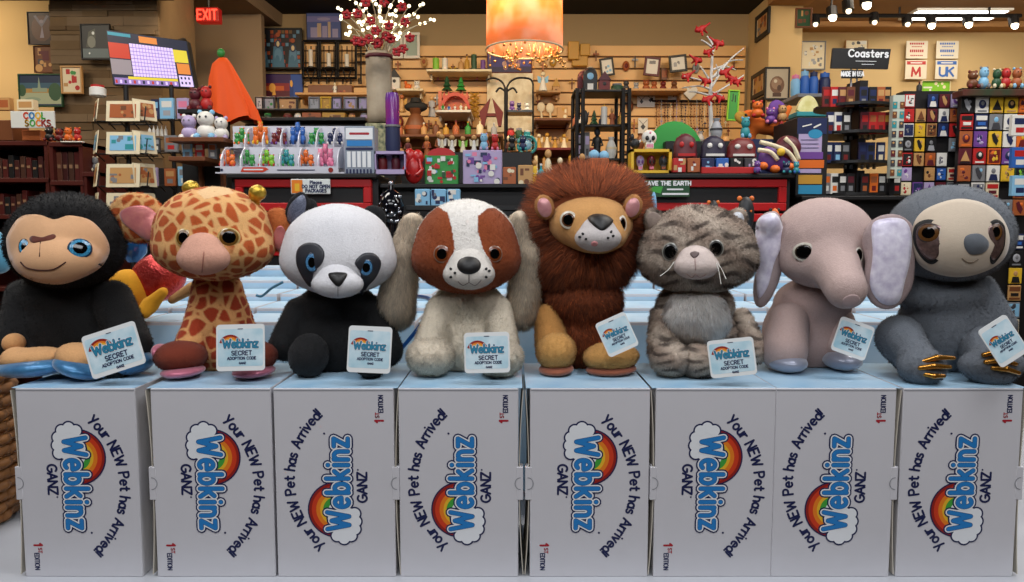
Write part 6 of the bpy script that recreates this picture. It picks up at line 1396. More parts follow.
# butterfly iron stand with mirror panel
def butterfly():
    y = 5.6; t = thing('iron_display_stand', 'black iron display stand with curled antennae before a cream panel', 'stand', (P(506, 0, y)[0], y, 0)); g = G()
    ptube(g, [(506, 88), (506, 182)], .015, y, n=8); g.tube([P(506, 182, y), (P(506, 0, y)[0], y, 0)], .02)
    for q in ([(506, 90), (502, 82), (494, 78), (486, 80)], [(506, 90), (510, 82), (518, 78), (530, 79), (533, 84)], [(506, 92), (500, 88), (496, 92)], [(506, 92), (513, 88), (517, 93)]): ptube(g, [tuple(a) for a in smoothpoly(q, 5, False)], .008, y)
    ptube(g, [(533, 84), (533, 150)], .008, y); ptube(g, [(506, 112), (533, 112)], .01, y); ptube(g, [(506, 140), (533, 140)], .01, y); g.obj('iron_frame', IR, t)
    for v in (112, 140):
        x0, x1, _, z = R4(508, v, 532, v+3, y); e = G(); e.box(x0, x1, y-.1, y+.1, z-.015, z); e.obj('shelf_plate', mat('dark_glass', '2c3438', .2), t)
butterfly()
cbox('cream_mirror', 'cream mirror with pale marks under the violet painting', 'panel', 487, 73, 533, 132, 6.92, .03, mat('cream_panel', 'cfbf9c', .5, noise=.3, nscale=14, c2='efe6cc'))
row('toy', 'small_ornament', 'ornament', [(512, 7, 11, ('purple', 'lilac', 'white')), (519, 6, 9, ('navy', 'purple', 'white')), (527, 7, 9, ('white', 'silver', 'grey'))], 112, 5.58, 'on the upper plate of the iron stand', 'ornaments on the iron stand, upper plate')
row('jar', 'small_jar', 'jar', [(511, 7, 12, ('red', 'dark red')), (519, 7, 12, ('dark green', 'silver')), (527, 7, 10, ('teal', 'white'))], 140, 5.58, 'on the lower plate of the iron stand', 'jars on the iron stand, lower plate')
g = G(); c = P(527, 145, 5.0); s = S(5.0); n = 18
g.tube([(c[0]+9*s*math.cos(2*math.pi*i/n), 5.0, c[2]+9*s*math.sin(2*math.pi*i/n)) for i in range(n+1)], 1.4*s, 0, 8); g.ball(c, (5*s, 2*s, 5*s), 1, 12, 8)
for i in range(8): g.tube([c, (c[0]+9*s*math.cos(i*.785), 5.0, c[2]+9*s*math.sin(i*.785))], .5*s, 0, 5)
g.tube([(c[0], 5.02, c[2]-9*s), (c[0], 5.02, c[2]-38*s)], 1*s, 0, 6); solid('blue_wheel_ornament', 'round blue and silver wheel ornament on a stem', 'ornament', g, [pm('teal'), pm('light blue')], smooth=True)
# figurine shelves right of the stand
fig('angel', 'white_angel', 'white and aqua angel standing left of the wooden sconce', 'figurine', 543, 91, 6.6, 11, 19, ('white', 'cream', 'light blue'))
fig('house', 'wooden_sconce', 'tan wooden sconce box on the slatwall right of the angel', 'sconce', 556, 99, 6.9, 8, 20, ('tan', 'gold', 'brown'))
shelf('tiny wall shelf under the white aqua angel', 536, 560, 92, 6.85, .18)
for i, (p, v) in enumerate(((541, 118), (550, 119))):
    y = 6.92; g = G(); s = S(y); c = P(p, v-11, y); g.ball(c, (4*s, 1.2*s, 5*s), 0, 14, 8); g.tube([(c[0], y, c[2]-4*s), (c[0]+s, y, c[2]-12*s)], 1*s, 0, 8); solid('wooden_paddle', ['light wooden paddle left of the other, above dark shelf', 'light wooden paddle beside the cream box, above dark shelf'][i], 'paddle', g, pm('cream'), 'wooden paddles', True)
giftbox(557, 107, 568, 120, 6.7, 'tan', ['gold', 'cream'], 91, 'tan box right of the wooden paddles', None, 'tan_box', n=3)
shelf('dark wooden shelf under the paddles', 534, 571, 120.5, 6.7, .3, pm('brown'))
row('angel', 'golden_angel', 'figurine', [(539, 8, 15, ('gold', 'cream', 'cream')), (547, 9, 16, ('cream', 'gold', 'gold')), (555, 8, 12, ('gold', 'tan', 'tan')), (564, 9, 15, ('cream', 'gold', 'gold'))], 149, 6.4, 'on the middle wall shelf', 'golden angels on the middle shelf')
shelf('dark shelf under the golden angels', 532, 598, 149.5, 6.4, .3, pm('dark red'))
row('candle', 'gold_candlestick', 'candle', [(536, 5, 18, ('cream', 'gold', 'yellow')), (544, 5, 15, ('tan', 'gold', 'yellow')), (570, 5, 18, ('gold', 'copper', 'yellow')), (579, 5, 14, ('cream', 'gold', 'yellow')), (587, 5, 17, ('dark red', 'copper', 'yellow'))], 172, 6.3, 'on the lowest wall shelf', 'candlesticks on the lowest shelf')
shelf('dark shelf under the gold candlesticks', 532, 598, 172.5, 6.3, .3, pm('brown'))
row('bottle', 'amber_bottle', 'bottle', [(400, 6, 14, ('copper', 'gold')), (424, 6, 13, ('tan', 'white')), (436, 7, 16, ('brown', 'gold')), (446, 6, 12, ('gold', 'cream')), (456, 7, 15, ('copper', 'dark red')), (468, 6, 14, ('green', 'gold')), (480, 7, 16, ('cream', 'tan')), (494, 6, 13, ('silver', 'white'))], 136, 6.2, 'on the long dark slatwall shelf', 'bottles on the long slatwall shelf')
shelf('long dark shelf on the slatwall behind the cream angels', 394, 503, 136.5, 6.2, .3, pm('brown'))
for i, (p, c) in enumerate(((446, 'dark red'), (452, 'brown'), (459, 'maroon'), (465, 'dark red'), (470, 'brown'))): fig('pack', 'red_pouch', f'{c} pouch hanging under the white-topped shelf, {ORD[i]} from left', 'pouch', p, 128, 6.93, 5, 11, (c, 'tan', 'copper'), 'pouches under the white shelf')
# ---------- black iron etagere
def etagere():
    y = 4.6; x0, x1, _, z1 = R4(572, 93, 628, 170, y); t = thing('iron_shelf_unit', 'tall black iron shelf unit topped with clock houses', 'shelf unit', ((x0+x1)/2, y, 0)); g = G()
    for xx in (x0+.015, x0+.05, x1-.05, x1-.015):
        for yy in (y-.15, y+.15): g.tube([(xx, yy, 0), (xx, yy, z1)], .012)
    for a, b in ((x0+.015, x0+.05), (x1-.05, x1-.015)):
        z = .2
        while z < z1: g.tube([(a, y-.15, z), (b, y-.15, z)], .006); z += .06
    g.obj('iron_frame', IR, t)
    for v in (93, 127, 160, 195):
        z = P(0, v, y)[2]; g = G(); g.box(x0, x1, y-.12, y+.12, z-.014, z, 0, .003); g.obj('shelf_board', BLK, t)
etagere()
for q in ((585, 15, 22, 'clock', 'clock_house', ('maroon', 'red', 'dark red'), 'maroon arched clock house, leftmost on the iron shelf unit'), (590, 14, 25, 'clock', 'clock_house', ('black', 'light blue', 'white'), 'black arched clock with pale blue face on iron shelf unit'), (604, 13, 20, 'house', 'birdhouse', ('dark red', 'maroon', 'black'), 'dark red birdhouse with black hole, right of the arched clock'), (617, 12, 9, 'jar', 'green_dish', ('dark green', 'grey'), 'grey-green lidded dish at the right end of shelf unit top')):
    fig(q[3], q[4], q[6], 'clock' if q[3] == 'clock' else 'ornament', q[0], 92.8, 4.55 if q[0] != 585 else 4.62, q[1], q[2], q[5])
for q in ((585, 8, 24, 'bird', 'black_bird_figurine', ('black', 'copper', 'dark grey'), 'black long-bodied bird on the second shelf of iron unit'), (594, 9, 16, 'tree', 'green_tree_ornament', ('dark green', 'white'), 'small dark green tree on second shelf of iron unit'), (604, 9, 22, 'candle', 'white_lamp', ('white', 'copper', 'yellow'), 'white lamp on second shelf of iron unit'), (612, 8, 18, 'person', 'copper_figurine', ('copper', 'tan', 'dark red'), 'copper figurine at right of the second iron shelf')):
    fig(q[3], q[4], q[6], 'figurine', q[0], 126.8, 4.55, q[1], q[2], q[5])
for q in ((581, 6, 26, 'pack', 'grey_book', ('lilac', 'grey', 'dark grey'), 'tall lilac box standing on the third iron shelf'), (587, 5, 27, 'pack', 'grey_book', ('grey', 'lilac', 'dark grey'), 'tall grey box next to the lilac one on third shelf'), (597, 13, 31, 'person', 'dark_bust', ('black', 'dark grey', 'black'), 'tall dark robed figure on the third iron shelf'), (611, 11, 22, 'vase', 'white_vase', ('white', 'cream'), 'glowing white vase on the third iron shelf')):
    fig(q[3], q[4], q[6], 'ornament', q[0], 159.8, 4.55, q[1], q[2], q[5])
row('skull', 'tiny_skull', 'skull', [(605, 8, 10, ('dark grey', 'black', 'white')), (614, 8, 11, ('silver', 'black', 'white')), (622, 7, 9, ('lilac', 'black', 'white'))], 184, 3.4, 'beside the copper woven box', 'tiny skulls on the black counter')
# ---------- right part of the slatwall
fig('box', 'wood_block', 'brown wooden block between the two framed prints', 'ornament', 664, 80, 6.91, 6, 11, ('brown', 'copper'))
shelf('narrow copper-laden shelf below the framed prints', 622, 684, 91, 6.8, .25)
row('toy', 'copper_figure', 'figurine', [(626, 8, 10, ('dark grey', 'brown', 'black')), (636, 7, 8, ('silver', 'grey', 'black')), (646, 9, 10, ('copper', 'dark red', 'black')), (654, 8, 9, ('copper', 'brown', 'black')), (663, 8, 9, ('dark red', 'copper', 'black')), (674, 8, 9, ('brown', 'copper', 'black'))], 90.5, 6.72, 'on the narrow shelf below the prints', 'copper figures on the narrow shelf')
def cardnk(a, b, c, d, n, label):
    y = 6.93; x0, x1, z0, z1 = R4(a, b, c, d, y); t = thing('necklace_card', label, 'card', ((x0+x1)/2, y, z0)); w, h = x1-x0, z1-z0
    g = G(); g.box(x0, x1, y, y+.006, z0, z1, 0, .002); g.obj('card', pm('white'), t)
    for i in range(n):
        k = Ink(); xx = (i+.5)*w/n-w/2; yy = h*(-.05+.12*i); r = h*.16
        k.poly([(xx-r, yy), (xx, yy-r*1.2), (xx+r, yy), (xx, yy+r*1.2)], .001, 0); k.line([(xx-r*1.6, yy+h*.42), (xx, yy+r), (xx+r*1.6, yy+h*.42)], .004, .001, 0); k.obj('pendant', [pm('dark grey')], t, face_mx((0, -.001, h/2)))
cardnk(637, 95, 655, 107, 2, 'white card with two dark pendants on the slatwall'); cardnk(638, 118, 648, 134, 1, 'narrow white card with one dark pendant above the skulls')
cardnk(668, 88, 679, 100, 1, 'white card with a dark tall pendant, left of the heart')
g = G(); y = 6.92; s = S(y); hx, _, hz = P(690, 100, y); g.plate([(hx+s*a, hz+s*b) for a, b in ((0, 0), (6, 6), (7.5, 10), (5.5, 13), (2.5, 13), (0, 10.5), (-2.5, 13), (-5.5, 13), (-7.5, 10), (-6, 6))], (y, y+.02)); solid('white_heart', 'white heart plaque hanging beside the white tree', 'plaque', g, pm('white'))
rc = ['brown', 'copper', 'silver', 'maroon', 'dark grey', 'cream', 'dark red', 'lilac', 'tan', 'black', 'navy', 'gold']
for i in range(26):
    p = 656+i*2.9+random.uniform(-.6, .6); v0 = 102+random.uniform(-3, 4); L_ = random.uniform(22, 42); y = 6.92-.02*(i % 3); g = G(); s = S(y)
    n = 9
    for j in range(n): g.ball(P(p+.5*math.sin(j), v0+L_*.75*j/(n-1), y), .65*s, 0, 6, 4)
    g.tube([P(p, v0, y), P(p, v0+L_*.75, y)], .2*s, 0, 5); x, _, z = P(p, v0+L_, y); g.box(x-.3*s, x+.3*s, y-.01, y, z, z+L_*.22*s, 1); g.box(x-1.4*s, x+1.4*s, y-.01, y, z+L_*.13*s, z+L_*.17*s, 1)
    solid('bead_necklace', f'{rc[i % 12]} bead strand with {rc[(i+5) % 12]} cross, {ORD[i] if i < 20 else "number "+str(i+1)} from left on the wall rail', 'necklace', g, [pm(rc[i % 12]), pm(rc[(i+5) % 12])], 'bead strands on the wall rail')
g = G(); ptube(g, [(652, 101), (735, 101)], .01, 6.93); ptube(g, [(652, 101), (652, 98)], .01, 6.93); ptube(g, [(735, 101), (735, 98)], .01, 6.93); solid('hanging_rail', 'thin black rail from which the bead strands hang', 'rail', g, IR)
row('vase', 'dark_vase', 'vase', [(640, 9, 16, ('brown', 'gold')), (655, 8, 14, ('copper', 'brown')), (700, 9, 18, ('silver', 'grey')), (725, 9, 16, ('tan', 'copper'))], 150, 6.0, 'on the low slatwall shelf', 'vases on the low slatwall shelf')
shelf('low dark shelf behind the sugar skulls', 628, 742, 150.5, 6.0, .3, pm('brown'))
frame('green_card', 'narrow bright green card with dark window by the white tree', 727, 90, 739, 121, 5.9, 'lime', ['green', 'dark green', 'black'], 4, border=.12, n=3, roll=-3)
# ---------- lampshade
def lampshade():
    y = 4.5; s = S(y); x, _, z0 = P(524.5, 50, y); r = 37.5*s; zt = z0+.42; t = thing('drum_lampshade', 'glowing orange drum lampshade hanging at the top centre', 'lamp', (x, y, z0))
    n = 48; V = []; Fc = []
    for z, q in ((z0, r), (zt, r*.98), (zt, r*.97), (z0, r*.99)):
        for j in range(n): V.append((x+q*math.cos(2*math.pi*j/n), y+q*math.sin(2*math.pi*j/n), z))
    for i in range(4): Fc += [[i*n+j, ((i+1) % 4)*n+j, ((i+1) % 4)*n+(j+1) % n, i*n+(j+1) % n][::-1] for j in range(n)]
    m = bpy.data.materials.new('lamp_fabric'); m.use_nodes = True; N = m.node_tree.nodes; L = m.node_tree.links; b = N['Principled BSDF']
    tc = N.new('ShaderNodeTexCoord'); nz = N.new('ShaderNodeTexNoise'); nz.inputs['Scale'].default_value = 7; L.new(tc.outputs['Object'], nz.inputs['Vector'])
    cr = N.new('ShaderNodeValToRGB'); cr.color_ramp.elements[0].color = (*srgb('f2a868'), 1); cr.color_ramp.elements[1].color = (*srgb('f8cdb0'), 1); cr.color_ramp.elements[0].position = .4; cr.color_ramp.elements[1].position = .65
    L.new(nz.outputs['Fac'], cr.inputs[0]); L.new(cr.outputs[0], b.inputs['Base Color']); L.new(cr.outputs[0], b.inputs['Emission Color']); b.inputs['Emission Strength'].default_value = .5; b.inputs['Roughness'].default_value = .8
    tr = N.new('ShaderNodeBsdfTranslucent'); L.new(cr.outputs[0], tr.inputs[0]); mx = N.new('ShaderNodeMixShader'); mx.inputs[0].default_value = .6; L.new(b.outputs[0], mx.inputs[1]); L.new(tr.outputs[0], mx.inputs[2]); L.new(mx.outputs[0], N['Material Output'].inputs[0])
    g = G(); g.add(V, Fc); g.obj('shade', m, t, True)
    g = G(); g.tube([(x+r*math.cos(2*math.pi*j/n), y+r*math.sin(2*math.pi*j/n), z0) for j in range(n+1)], .006, 0, 6); g.obj('trim_ring', pm('cream'), t, True)
    g = G(); g.tube([(x, y, zt-.1), (x, y, HC)], .008); 
    for a in range(3): g.tube([(x, y, zt-.1), (x+r*.97*math.cos(a*2.09), y+r*.97*math.sin(a*2.09), zt-.02)], .004)
    g.obj('suspension', IR, t)
    for dx, dz in ((-.09, .22), (.085, .27)):
        g = G(); g.ball((x+dx, y-.08, z0+dz), .03, 0, 12, 8); g.obj('bulb', mat('bulb_glow', 'fff0c0', .4, emit='fff0b0', es=14), t, True)
        l = bpy.data.lights.new('bulb_light', 'POINT'); l.energy = 12; l.color = (1, .78, .5); l.shadow_soft_size = .03; o = bpy.data.objects.new('bulb_light', l); COL.objects.link(o); o.location = (x+dx, y-.08-.05, z0+dz)
    r2 = random.Random(5)
    g = G()
    for i in range(60):
        a = r2.uniform(0, 6.28); q = r*r2.uniform(.2, .95); zz = z0-r2.uniform(.0, .09); g.ball((x+q*math.cos(a), y+q*math.sin(a), zz), .009, 0, 6, 4); g.tube([(x+q*math.cos(a), y+q*math.sin(a), zz), (x+q*math.cos(a), y+q*math.sin(a), z0+.01)], .0015, 0, 4)
    for i in range(40):
        q = 19+i*.5; 
        if i % 2: g.ball(P(548+i*.45, 48+i*.45+3*math.sin(i), 4.6), .009, 0, 6, 4)
    g.obj('crystal_fringe', mat('amber_crystal', 'c89a5a', .1, metal=.5), t, True)['kind'] = 'stuff'
lampshade()
# ---------- lit branches in driftwood vase
def bouquet():
    y = 3.9; s = S(y); cx, _, zb = P(380, 123, y); t = thing('driftwood_vase', 'tall grey driftwood vase holding lit branches and red blooms', 'vase', (cx, y, zb))
    n = 20; V = []; Fc = []
    for i in range(9):
        z = zb+i*(68*s)/8
        for j in range(n):
            a = 2*math.pi*j/n; r = (12.5+.9*math.sin(a*5+i*.7)+.6*math.sin(a*9+i*1.3))*s; V.append((cx+r*math.cos(a), y+r*.8*math.sin(a), z))
    Fc = [[i*n+j, i*n+(j+1) % n, (i+1)*n+(j+1) % n, (i+1)*n+j] for i in range(8) for j in range(n)]+[list(range(n))[::-1], [8*n+j for j in range(n)]]
    g = G(); g.add(V, Fc); g.obj('body', mat('driftwood', 'b8ab96', .8, noise=.5, nscale=8, c2='8a7c68', bump=.8, bscale=60), t, True)
    g = G(); g.lathe((cx, y, zb+62*s), [(13.5*s, 0), (13.5*s, 3.5*s)], 0, 20, 1, .8); g.obj('red_band', pm('maroon'), t, True)
    t2 = thing('lit_branches', 'spray of glowing bulb-tipped branches rising from the driftwood vase', 'decoration', (cx, y, zb+66*s)); r2 = random.Random(11)
    bm_ = mat('fairy_bulb', 'fff2c8', .4, emit='fff0c0', es=3); base = np.array((cx, y, zb+64*s))
    tips = [(338, 8), (341, 19), (349, 27), (356, 3), (352, 14), (360, 22), (366, 8), (371, 17), (376, 4), (380, 12), (384, 22), (390, 7), (396, 16), (402, 2), (404, 24), (409, 6), (414, 14), (418, 17), (423, 4), (425, 23), (434, 20), (363, 30), (374, 28), (393, 28), (400, 33), (346, 34), (384, -8), (366, -12), (402, -12), (350, -6)]
    for a, b in tips:
        e = np.array(P(a, b, y+r2.uniform(-.2, .2))); mid = base*.5+e*.5+np.array((r2.uniform(-.02, .02), 0, .03)); pts = smoothpoly([base+np.array((r2.uniform(-.03, .03), 0, -.05)), mid, e], 6, False)
        g = G(); g.tube(pts, [.0042*(1-.5*i/(len(pts)-1)) for i in range(len(pts))], 0, 5)
        o = g.obj('branch', mat('branch_pale', 'b0a48c', .7), t2, True); g = G(); g.ball(e, .009, 0, 8, 6); g.obj('bulb', bm_, o, True)
        for k in range(2):
            g = G()
            p = pts[int(len(pts)*(.5+k*.22))]+np.array([r2.uniform(-.045, .045), r2.uniform(-.04, .04), r2.uniform(-.02, .05)]); g.ball(p, .0085, 0, 8, 6); g.obj('bulb', bm_, o, True)
    t3 = 0
    for (a, b) in ((358, 14), (366, 3), (347, 15), (376, 31), (369, 39), (386, 36), (362, 42), (379, 42), (391, 39), (371, 21), (389, 26), (405, 22), (384, 2), (397, 52), (403, 49), (402, 7), (410, 38), (356, 41), (377, 44)):
        g = G(); c = np.array(P(a, b, y-.16+.02*math.sin(a))); 
        for k in range(6):
            an_ = k*1.047+a; d = np.array((math.cos(an_), -.25, math.sin(an_))); g.ball(tuple(c+d*.015), (.009+.005*(k % 2), .008, .012-.004*(k % 2)), 0, 8, 5)
        g.ball(tuple(c), .007, 1, 6, 4); side = 'left' if a < 372 else ('right' if a > 388 else 'middle')
        solid('red_blossom', f'red silk blossom, {ORD[t3]} in turn, on the {side} of the lit branches', 'flower', g, [pm('a00c18'), pm('maroon')], 'red blossoms on the lit branches', True); t3 += 1
bouquet()
cbox('vase_pedestal', 'speckled green and cream pedestal under the driftwood vase', 'stand', 366, 123, 392, 180, 3.85, .15, mat('speckled_pedestal', '2c4636', .6, noise=.3, nscale=40, c2='b8b48c'))
def vase2():
    y = 3.7; g = G(); s = S(y); x, _, z = P(393, 152, y); g.lathe((x, y, z), [(7*s, 0), (7.5*s, 8*s), (7*s, 26*s)], 1, 18); g.lathe((x, y, z+26*s), [(6.8*s, 0), (7*s, 26*s), (6*s, 31*s), (5.5*s, 31*s), (5*s, 28*s)], 0, 18); g.lathe((x, y, z+24*s), [(7.9*s, 0), (7.9*s, 2*s)], 2, 18)
    solid('purple_lantern_bottle', 'purple and navy banded bottle beside the driftwood vase', 'bottle', g, [mat('violet_red_glass', '4a2a9a', .2, noise=.5, nscale=5, c2='a03048'), pm('navy'), pm('grey')], smooth=True)
vase2()
# ---------- white tree with red birds
def wtree():
    y = 3.9; t = thing('white_branch_tree', 'white bare branch tree hung with red birds', 'decoration', P(711, 158, y)); B = pm('white', rough=.6)
    g = G(); g.tube([P(a, b, y) for a, b in smoothpoly([(711, 158), (711, 120), (710, 100), (711, 80), (712, 60), (713, 46), (707, 36)], 5, False)], [.013-.0003*i for i in range(31)], 0, 8); g.obj('trunk', B, t, True)
    for q in ([(711, 88), (728, 62), (744, 48)], [(712, 78), (728, 62), (743, 60)], [(711, 82), (703, 70), (700, 66)], [(711, 90), (700, 86), (682, 88)], [(711, 84), (700, 80), (684, 76)], [(712, 70), (724, 66), (736, 70)], [(711, 92), (722, 96), (724, 100)], [(713, 48), (705, 42), (701, 40)], [(711, 96), (730, 84), (744, 75)], [(711, 96), (696, 92), (688, 92)], [(711, 78), (718, 74), (716, 64)]):
        g = G(); dy = .15*math.sin(q[2][0]); pts = smoothpoly([np.array(P(q[0][0], q[0][1], y)), np.array(P(q[1][0], q[1][1], y+dy*.5)), np.array(P(q[2][0], q[2][1], y+dy))], 5, False); g.tube(pts, [.0065-.0004*i for i in range(len(pts))], 0, 6); g.obj('branch', B, t, True)
    for i, (a, b, w, fl) in enumerate(((701, 29, 13, 1), (718, 43, 13, -1), (708, 52, 10, 1), (697, 60, 11, -1), (687, 76, 12, 1), (706, 81, 11, -1), (725, 72, 12, 1), (732, 79, 12, -1), (708, 99, 13, 1), (720, 98, 10, -1), (737, 82, 9, 1))):
        s = S(y); yy = y-.1; w *= 1.2; fn = U(E(a, b, yy, w*.30, 3, w*.19, 30*fl), E(a-fl*w*.26, b+w*.08, yy, w*.15, 2.5, w*.15), C(a+fl*w*.2, b-w*.1, yy, 1.4, a+fl*w*.55, b-w*.38, yy, .9), C(a-fl*w*.26, b, yy, 1.1, a-fl*w*.3, b-w*.22, yy, .5), C(a, b, yy, 1.6, a+fl*w*.1, b+w*.4, yy-.03, 1.0), C(a+fl*w*.1, b, yy, 1.5, a+fl*w*.4, b+w*.25, yy+.03, .8), k=.006)
        v, f = nets(fn, .003); c = P(a, b+w*.5, yy); o = bpy.data.objects.new('red_bird_ornament', mesh(v, f, pm('b41414', rough=.6), None, True, 'bird', c)); o.location = c; COL.objects.link(o)
        setp(o, f'red bird ornament on the white tree, {ORD[i]} counting down from the top', 'ornament', 'red birds on the white tree')
wtree()
cbox('tree_block', 'small dark block under the white branch tree', 'stand', 702, 158, 720, 174, 3.84, .15, BLK)
cbox('back_counter', 'dark back counter between the domes and the slatwall', 'counter', 640, 174, 786, 300, 3.78, .35, BLK)
cbox('back_counter', 'dark back counter behind the gift boxes and iron stand', 'counter', 386, 152.5, 395, 300, 3.68, .2, BLK)
g = G(); y = 6.9
for (a, b, c, d) in ((568, 42, 579, 60), (580, 44, 590, 56), (572, 50, 588, 66)): x0, x1, z0, z1 = R4(a, b, c, d, y); g.box(x0, x1, y-.01*(c % 4), y+.05, z0, z1, 0, .006)
solid('gold_plaque', 'golden layered wall plaque right of the lampshade', 'plaque', g, pm('gold'))

# more small goods hung on the slatwall
rh = random.Random(31)
def hung(spots, where, grp):
    for i, (p, v, w, h, kind, c, c2) in enumerate(spots):
        if kind == 'plaque':
            y = 6.93; s = S(y); g = G(); cc = P(p, v, y); g.ball(cc, (w*s/2, .02, h*s/2), 0, 14, 8); g.ball((cc[0], y-.015, cc[2]), (w*s/4, .015, h*s/4), 1, 10, 6)
            solid('wall_plaque', f'{c} round plaque with {c2} centre, {ORD[i]} from left {where}', 'plaque', g, [pm(c), pm(c2)], grp, True)
        else: fig('cross', 'wall_cross', f'{c} cross with {c2} bar, {ORD[i]} from left {where}', 'cross', p, v+h/2, 6.92, w, h, (c, c2), grp)
hung([(398, 66, 6, 9, 'cross', 'copper', 'brown'), (424, 62, 7, 10, 'plaque', 'tan', 'copper'), (500, 82, 0.1, .1, 'cross', 'brown', 'gold')][:2]+[(543, 66, 6, 11, 'cross', 'copper', 'tan'), (553, 62, 7, 9, 'plaque', 'gold', 'cream'), (596, 56, 6, 10, 'cross', 'brown', 'copper'), (626, 66, 7, 10, 'plaque', 'copper', 'dark red'), (635, 62, 6, 11, 'cross', 'dark grey', 'silver'), (696, 68, 7, 10, 'plaque', 'silver', 'grey'), (734, 64, 6, 12, 'cross', 'brown', 'gold')], 'along the top grooves', 'goods on the top grooves')
hung([(400, 122, 7, 11, 'plaque', 'dark red', 'gold'), (429, 126, 6, 11, 'cross', 'brown', 'copper'), (437, 100, 6, 10, 'cross', 'silver', 'white'), (484, 122, 7, 10, 'plaque', 'cream', 'copper'), (538, 104, 5, 12, 'cross', 'dark red', 'brown'), (572, 84, 6, 10, 'cross', 'brown', 'gold'), (630, 106, 7, 12, 'plaque', 'brown', 'copper'), (634, 126, 6, 13, 'cross', 'copper', 'gold'), (648, 143, 7, 9, 'plaque', 'dark grey', 'gold')], 'along the lower grooves', 'goods on the lower grooves')
row('person', 'carved_figure', 'figurine', [(398, 9, 24, ('brown', 'copper', 'dark red')), (408, 9, 20, ('maroon', 'tan', 'brown')), (427, 10, 22, ('copper', 'tan', 'dark red')), (439, 9, 26, ('brown', 'tan', 'copper')), (486, 9, 24, ('dark red', 'tan', 'brown')), (497, 9, 20, ('dark green', 'copper', 'brown')), (509, 8, 22, ('brown', 'cream', 'maroon'))], 158, 5.2, 'on the table behind the gift boxes', 'carved figures behind the gift boxes')
cbox('side_table', 'dark side table under the carved figures', 'table', 392, 158.2, 518, 300, 5.1, .3, BLK)
row('bottle', 'small_bottle', 'bottle', [(575, 5, 12, ('copper', 'gold')), (581, 5, 10, ('white', 'silver')), (620, 5, 14, ('gold', 'copper')), (601, 5, 11, ('navy', 'silver'))], 126.8, 4.66, 'at the back of the second iron shelf', 'bottles on the second iron shelf')
row('toy', 'tiny_toy', 'toy', [(684, 8, 11, ('orange', 'black', 'white')), (699, 7, 10, ('black', 'orange', 'white')), (727, 8, 12, ('silver', 'grey', 'black')), (751, 7, 12, ('lilac', 'purple', 'white'))], 172, 3.30, 'between the mini boxes and domes', 'tiny toys between the boxes and domes')
# ---------- right side
# ceiling panel light and track lights
def panel():
    y0, y1 = 7.35, 7.65; x0, x1 = 3.93, 4.8; t = thing('ceiling_panel_light', 'long white fluorescent ceiling panel at the upper right', 'ceiling light', (4.4, 7.5, HR))
    g = G(); g.box(x0-.03, x1+.03, y0-.03, y1+.03, HR-.02, HR-.001); g.obj('frame', pm('white'), t); g = G(); g.box(x0, x1, y0, y1, HR-.026, HR-.019); g.obj('diffuser', mat('diffuser', 'ffffff', .5, emit='fffaf0', es=5), t)
panel()
g = G(); g.tube([(P(812, 0, 7.3)[0], 7.3, 3.36), (P(1022, 0, 7.3)[0], 7.3, 3.36)], .02, 0, 6)
for p in (830, 900, 990): g.tube([(P(p, 0, 7.3)[0], 7.3, 3.36), (P(p, 0, 7.3)[0], 7.3, HR)], .01)
solid('light_track', 'black lighting track under the right ceiling', 'track', g, IR)
for i, (p, v, y, big) in enumerate(((815, 26, 7.3, 0), (832, 19, 6.6, 1), (848, 13, 6.2, 0), (866, 7, 5.8, 2), (874, 24, 7.3, 0), (907, 26, 7.3, 0), (931, 27, 7.3, 1), (968, 26, 7.3, 1), (1014, 27, 7.3, 2))):
    x, _, z = P(p, v, y); t = thing('track_spotlight', f'black track spotlight, {ORD[i]} from left under the right ceiling', 'spotlight', (x, y, z), 'spotlights on the ceiling track'); s = S(y)
    g = G(); g.tube([(0, .02, .10), (0, 0, .02)], .045, 0, 12); g.tube([(0, .02, .10), (0, .02, HR-z if y < 7.2 else max(.12, 3.36-z))], .009); g.obj('can', IR, t, local=True)
    g = G(); g.ball((0, -.012, .012), (.036 if big else .024, .02, .036 if big else .024), 0, 12, 8); g.obj('lamp_face', mat('spot_glow' if big else 'spot_dim', 'fff0d0', .4, emit='fff0d0', es=10 if big else 2), t, True, local=True)
# wall posters
frame('window_grid_poster', 'pale framed grid of small pictures left of the Coasters sign', 800, 41, 826, 70, 7.93, 'grey', ['cream', 'grey', 'silver', 'white', 'tan'], 3, border=.05, n=22, cat='poster')
frame('paper_notice', 'cream notice partly behind the Coasters sign', 845, 40, 868, 52, 7.93, 'tan', ['cream', 'grey', 'white', 'dark grey'], 6, border=.05, n=8, cat='poster')
def poster(a, c, ink, letter, label):
    y = 7.93; x0, x1, z0, z1 = R4(a, 41, c, 79, y); t = thing('wall_poster', label, 'poster', ((x0+x1)/2, y, (z0+z1)/2)); w, h = x1-x0, z1-z0
    for nm, u0, u1 in (('sheet', .04, .5), ('team_card', -.5, .0)):
        g = G(); g.box(x0, x1, y, y+.008, (z0+z1)/2+u0*h, (z0+z1)/2+u1*h); g.obj(nm, mat('poster_cream', 'd8ceb8', .6), t)
    k = Ink()
    for yy, lw, th in ((.43, .7, .05), (.35, .5, .025), (.24, .66, .07), (.12, .6, .03)):
        n = 7
        for i in range(n): k.rect(-w*lw/2+i*w*lw/n, h*(yy-th/2), -w*lw/2+(i+.72)*w*lw/n, h*(yy+th/2), .001, 0)
    k.rect(-w*.44, -h*.12, w*.44, -h*.03, .001, 0); k.line([(-w*.25, -h*.075), (w*.25, -h*.075)], h*.03, .0015, 1)
    k.text(letter, 0, -h*.42, h*.22, h*.055, [(0, .001, 0)], .1, 1.25)
    k.obj('print', [pm(ink), pm('white')], t, face_mx((0, -.001, 0)))
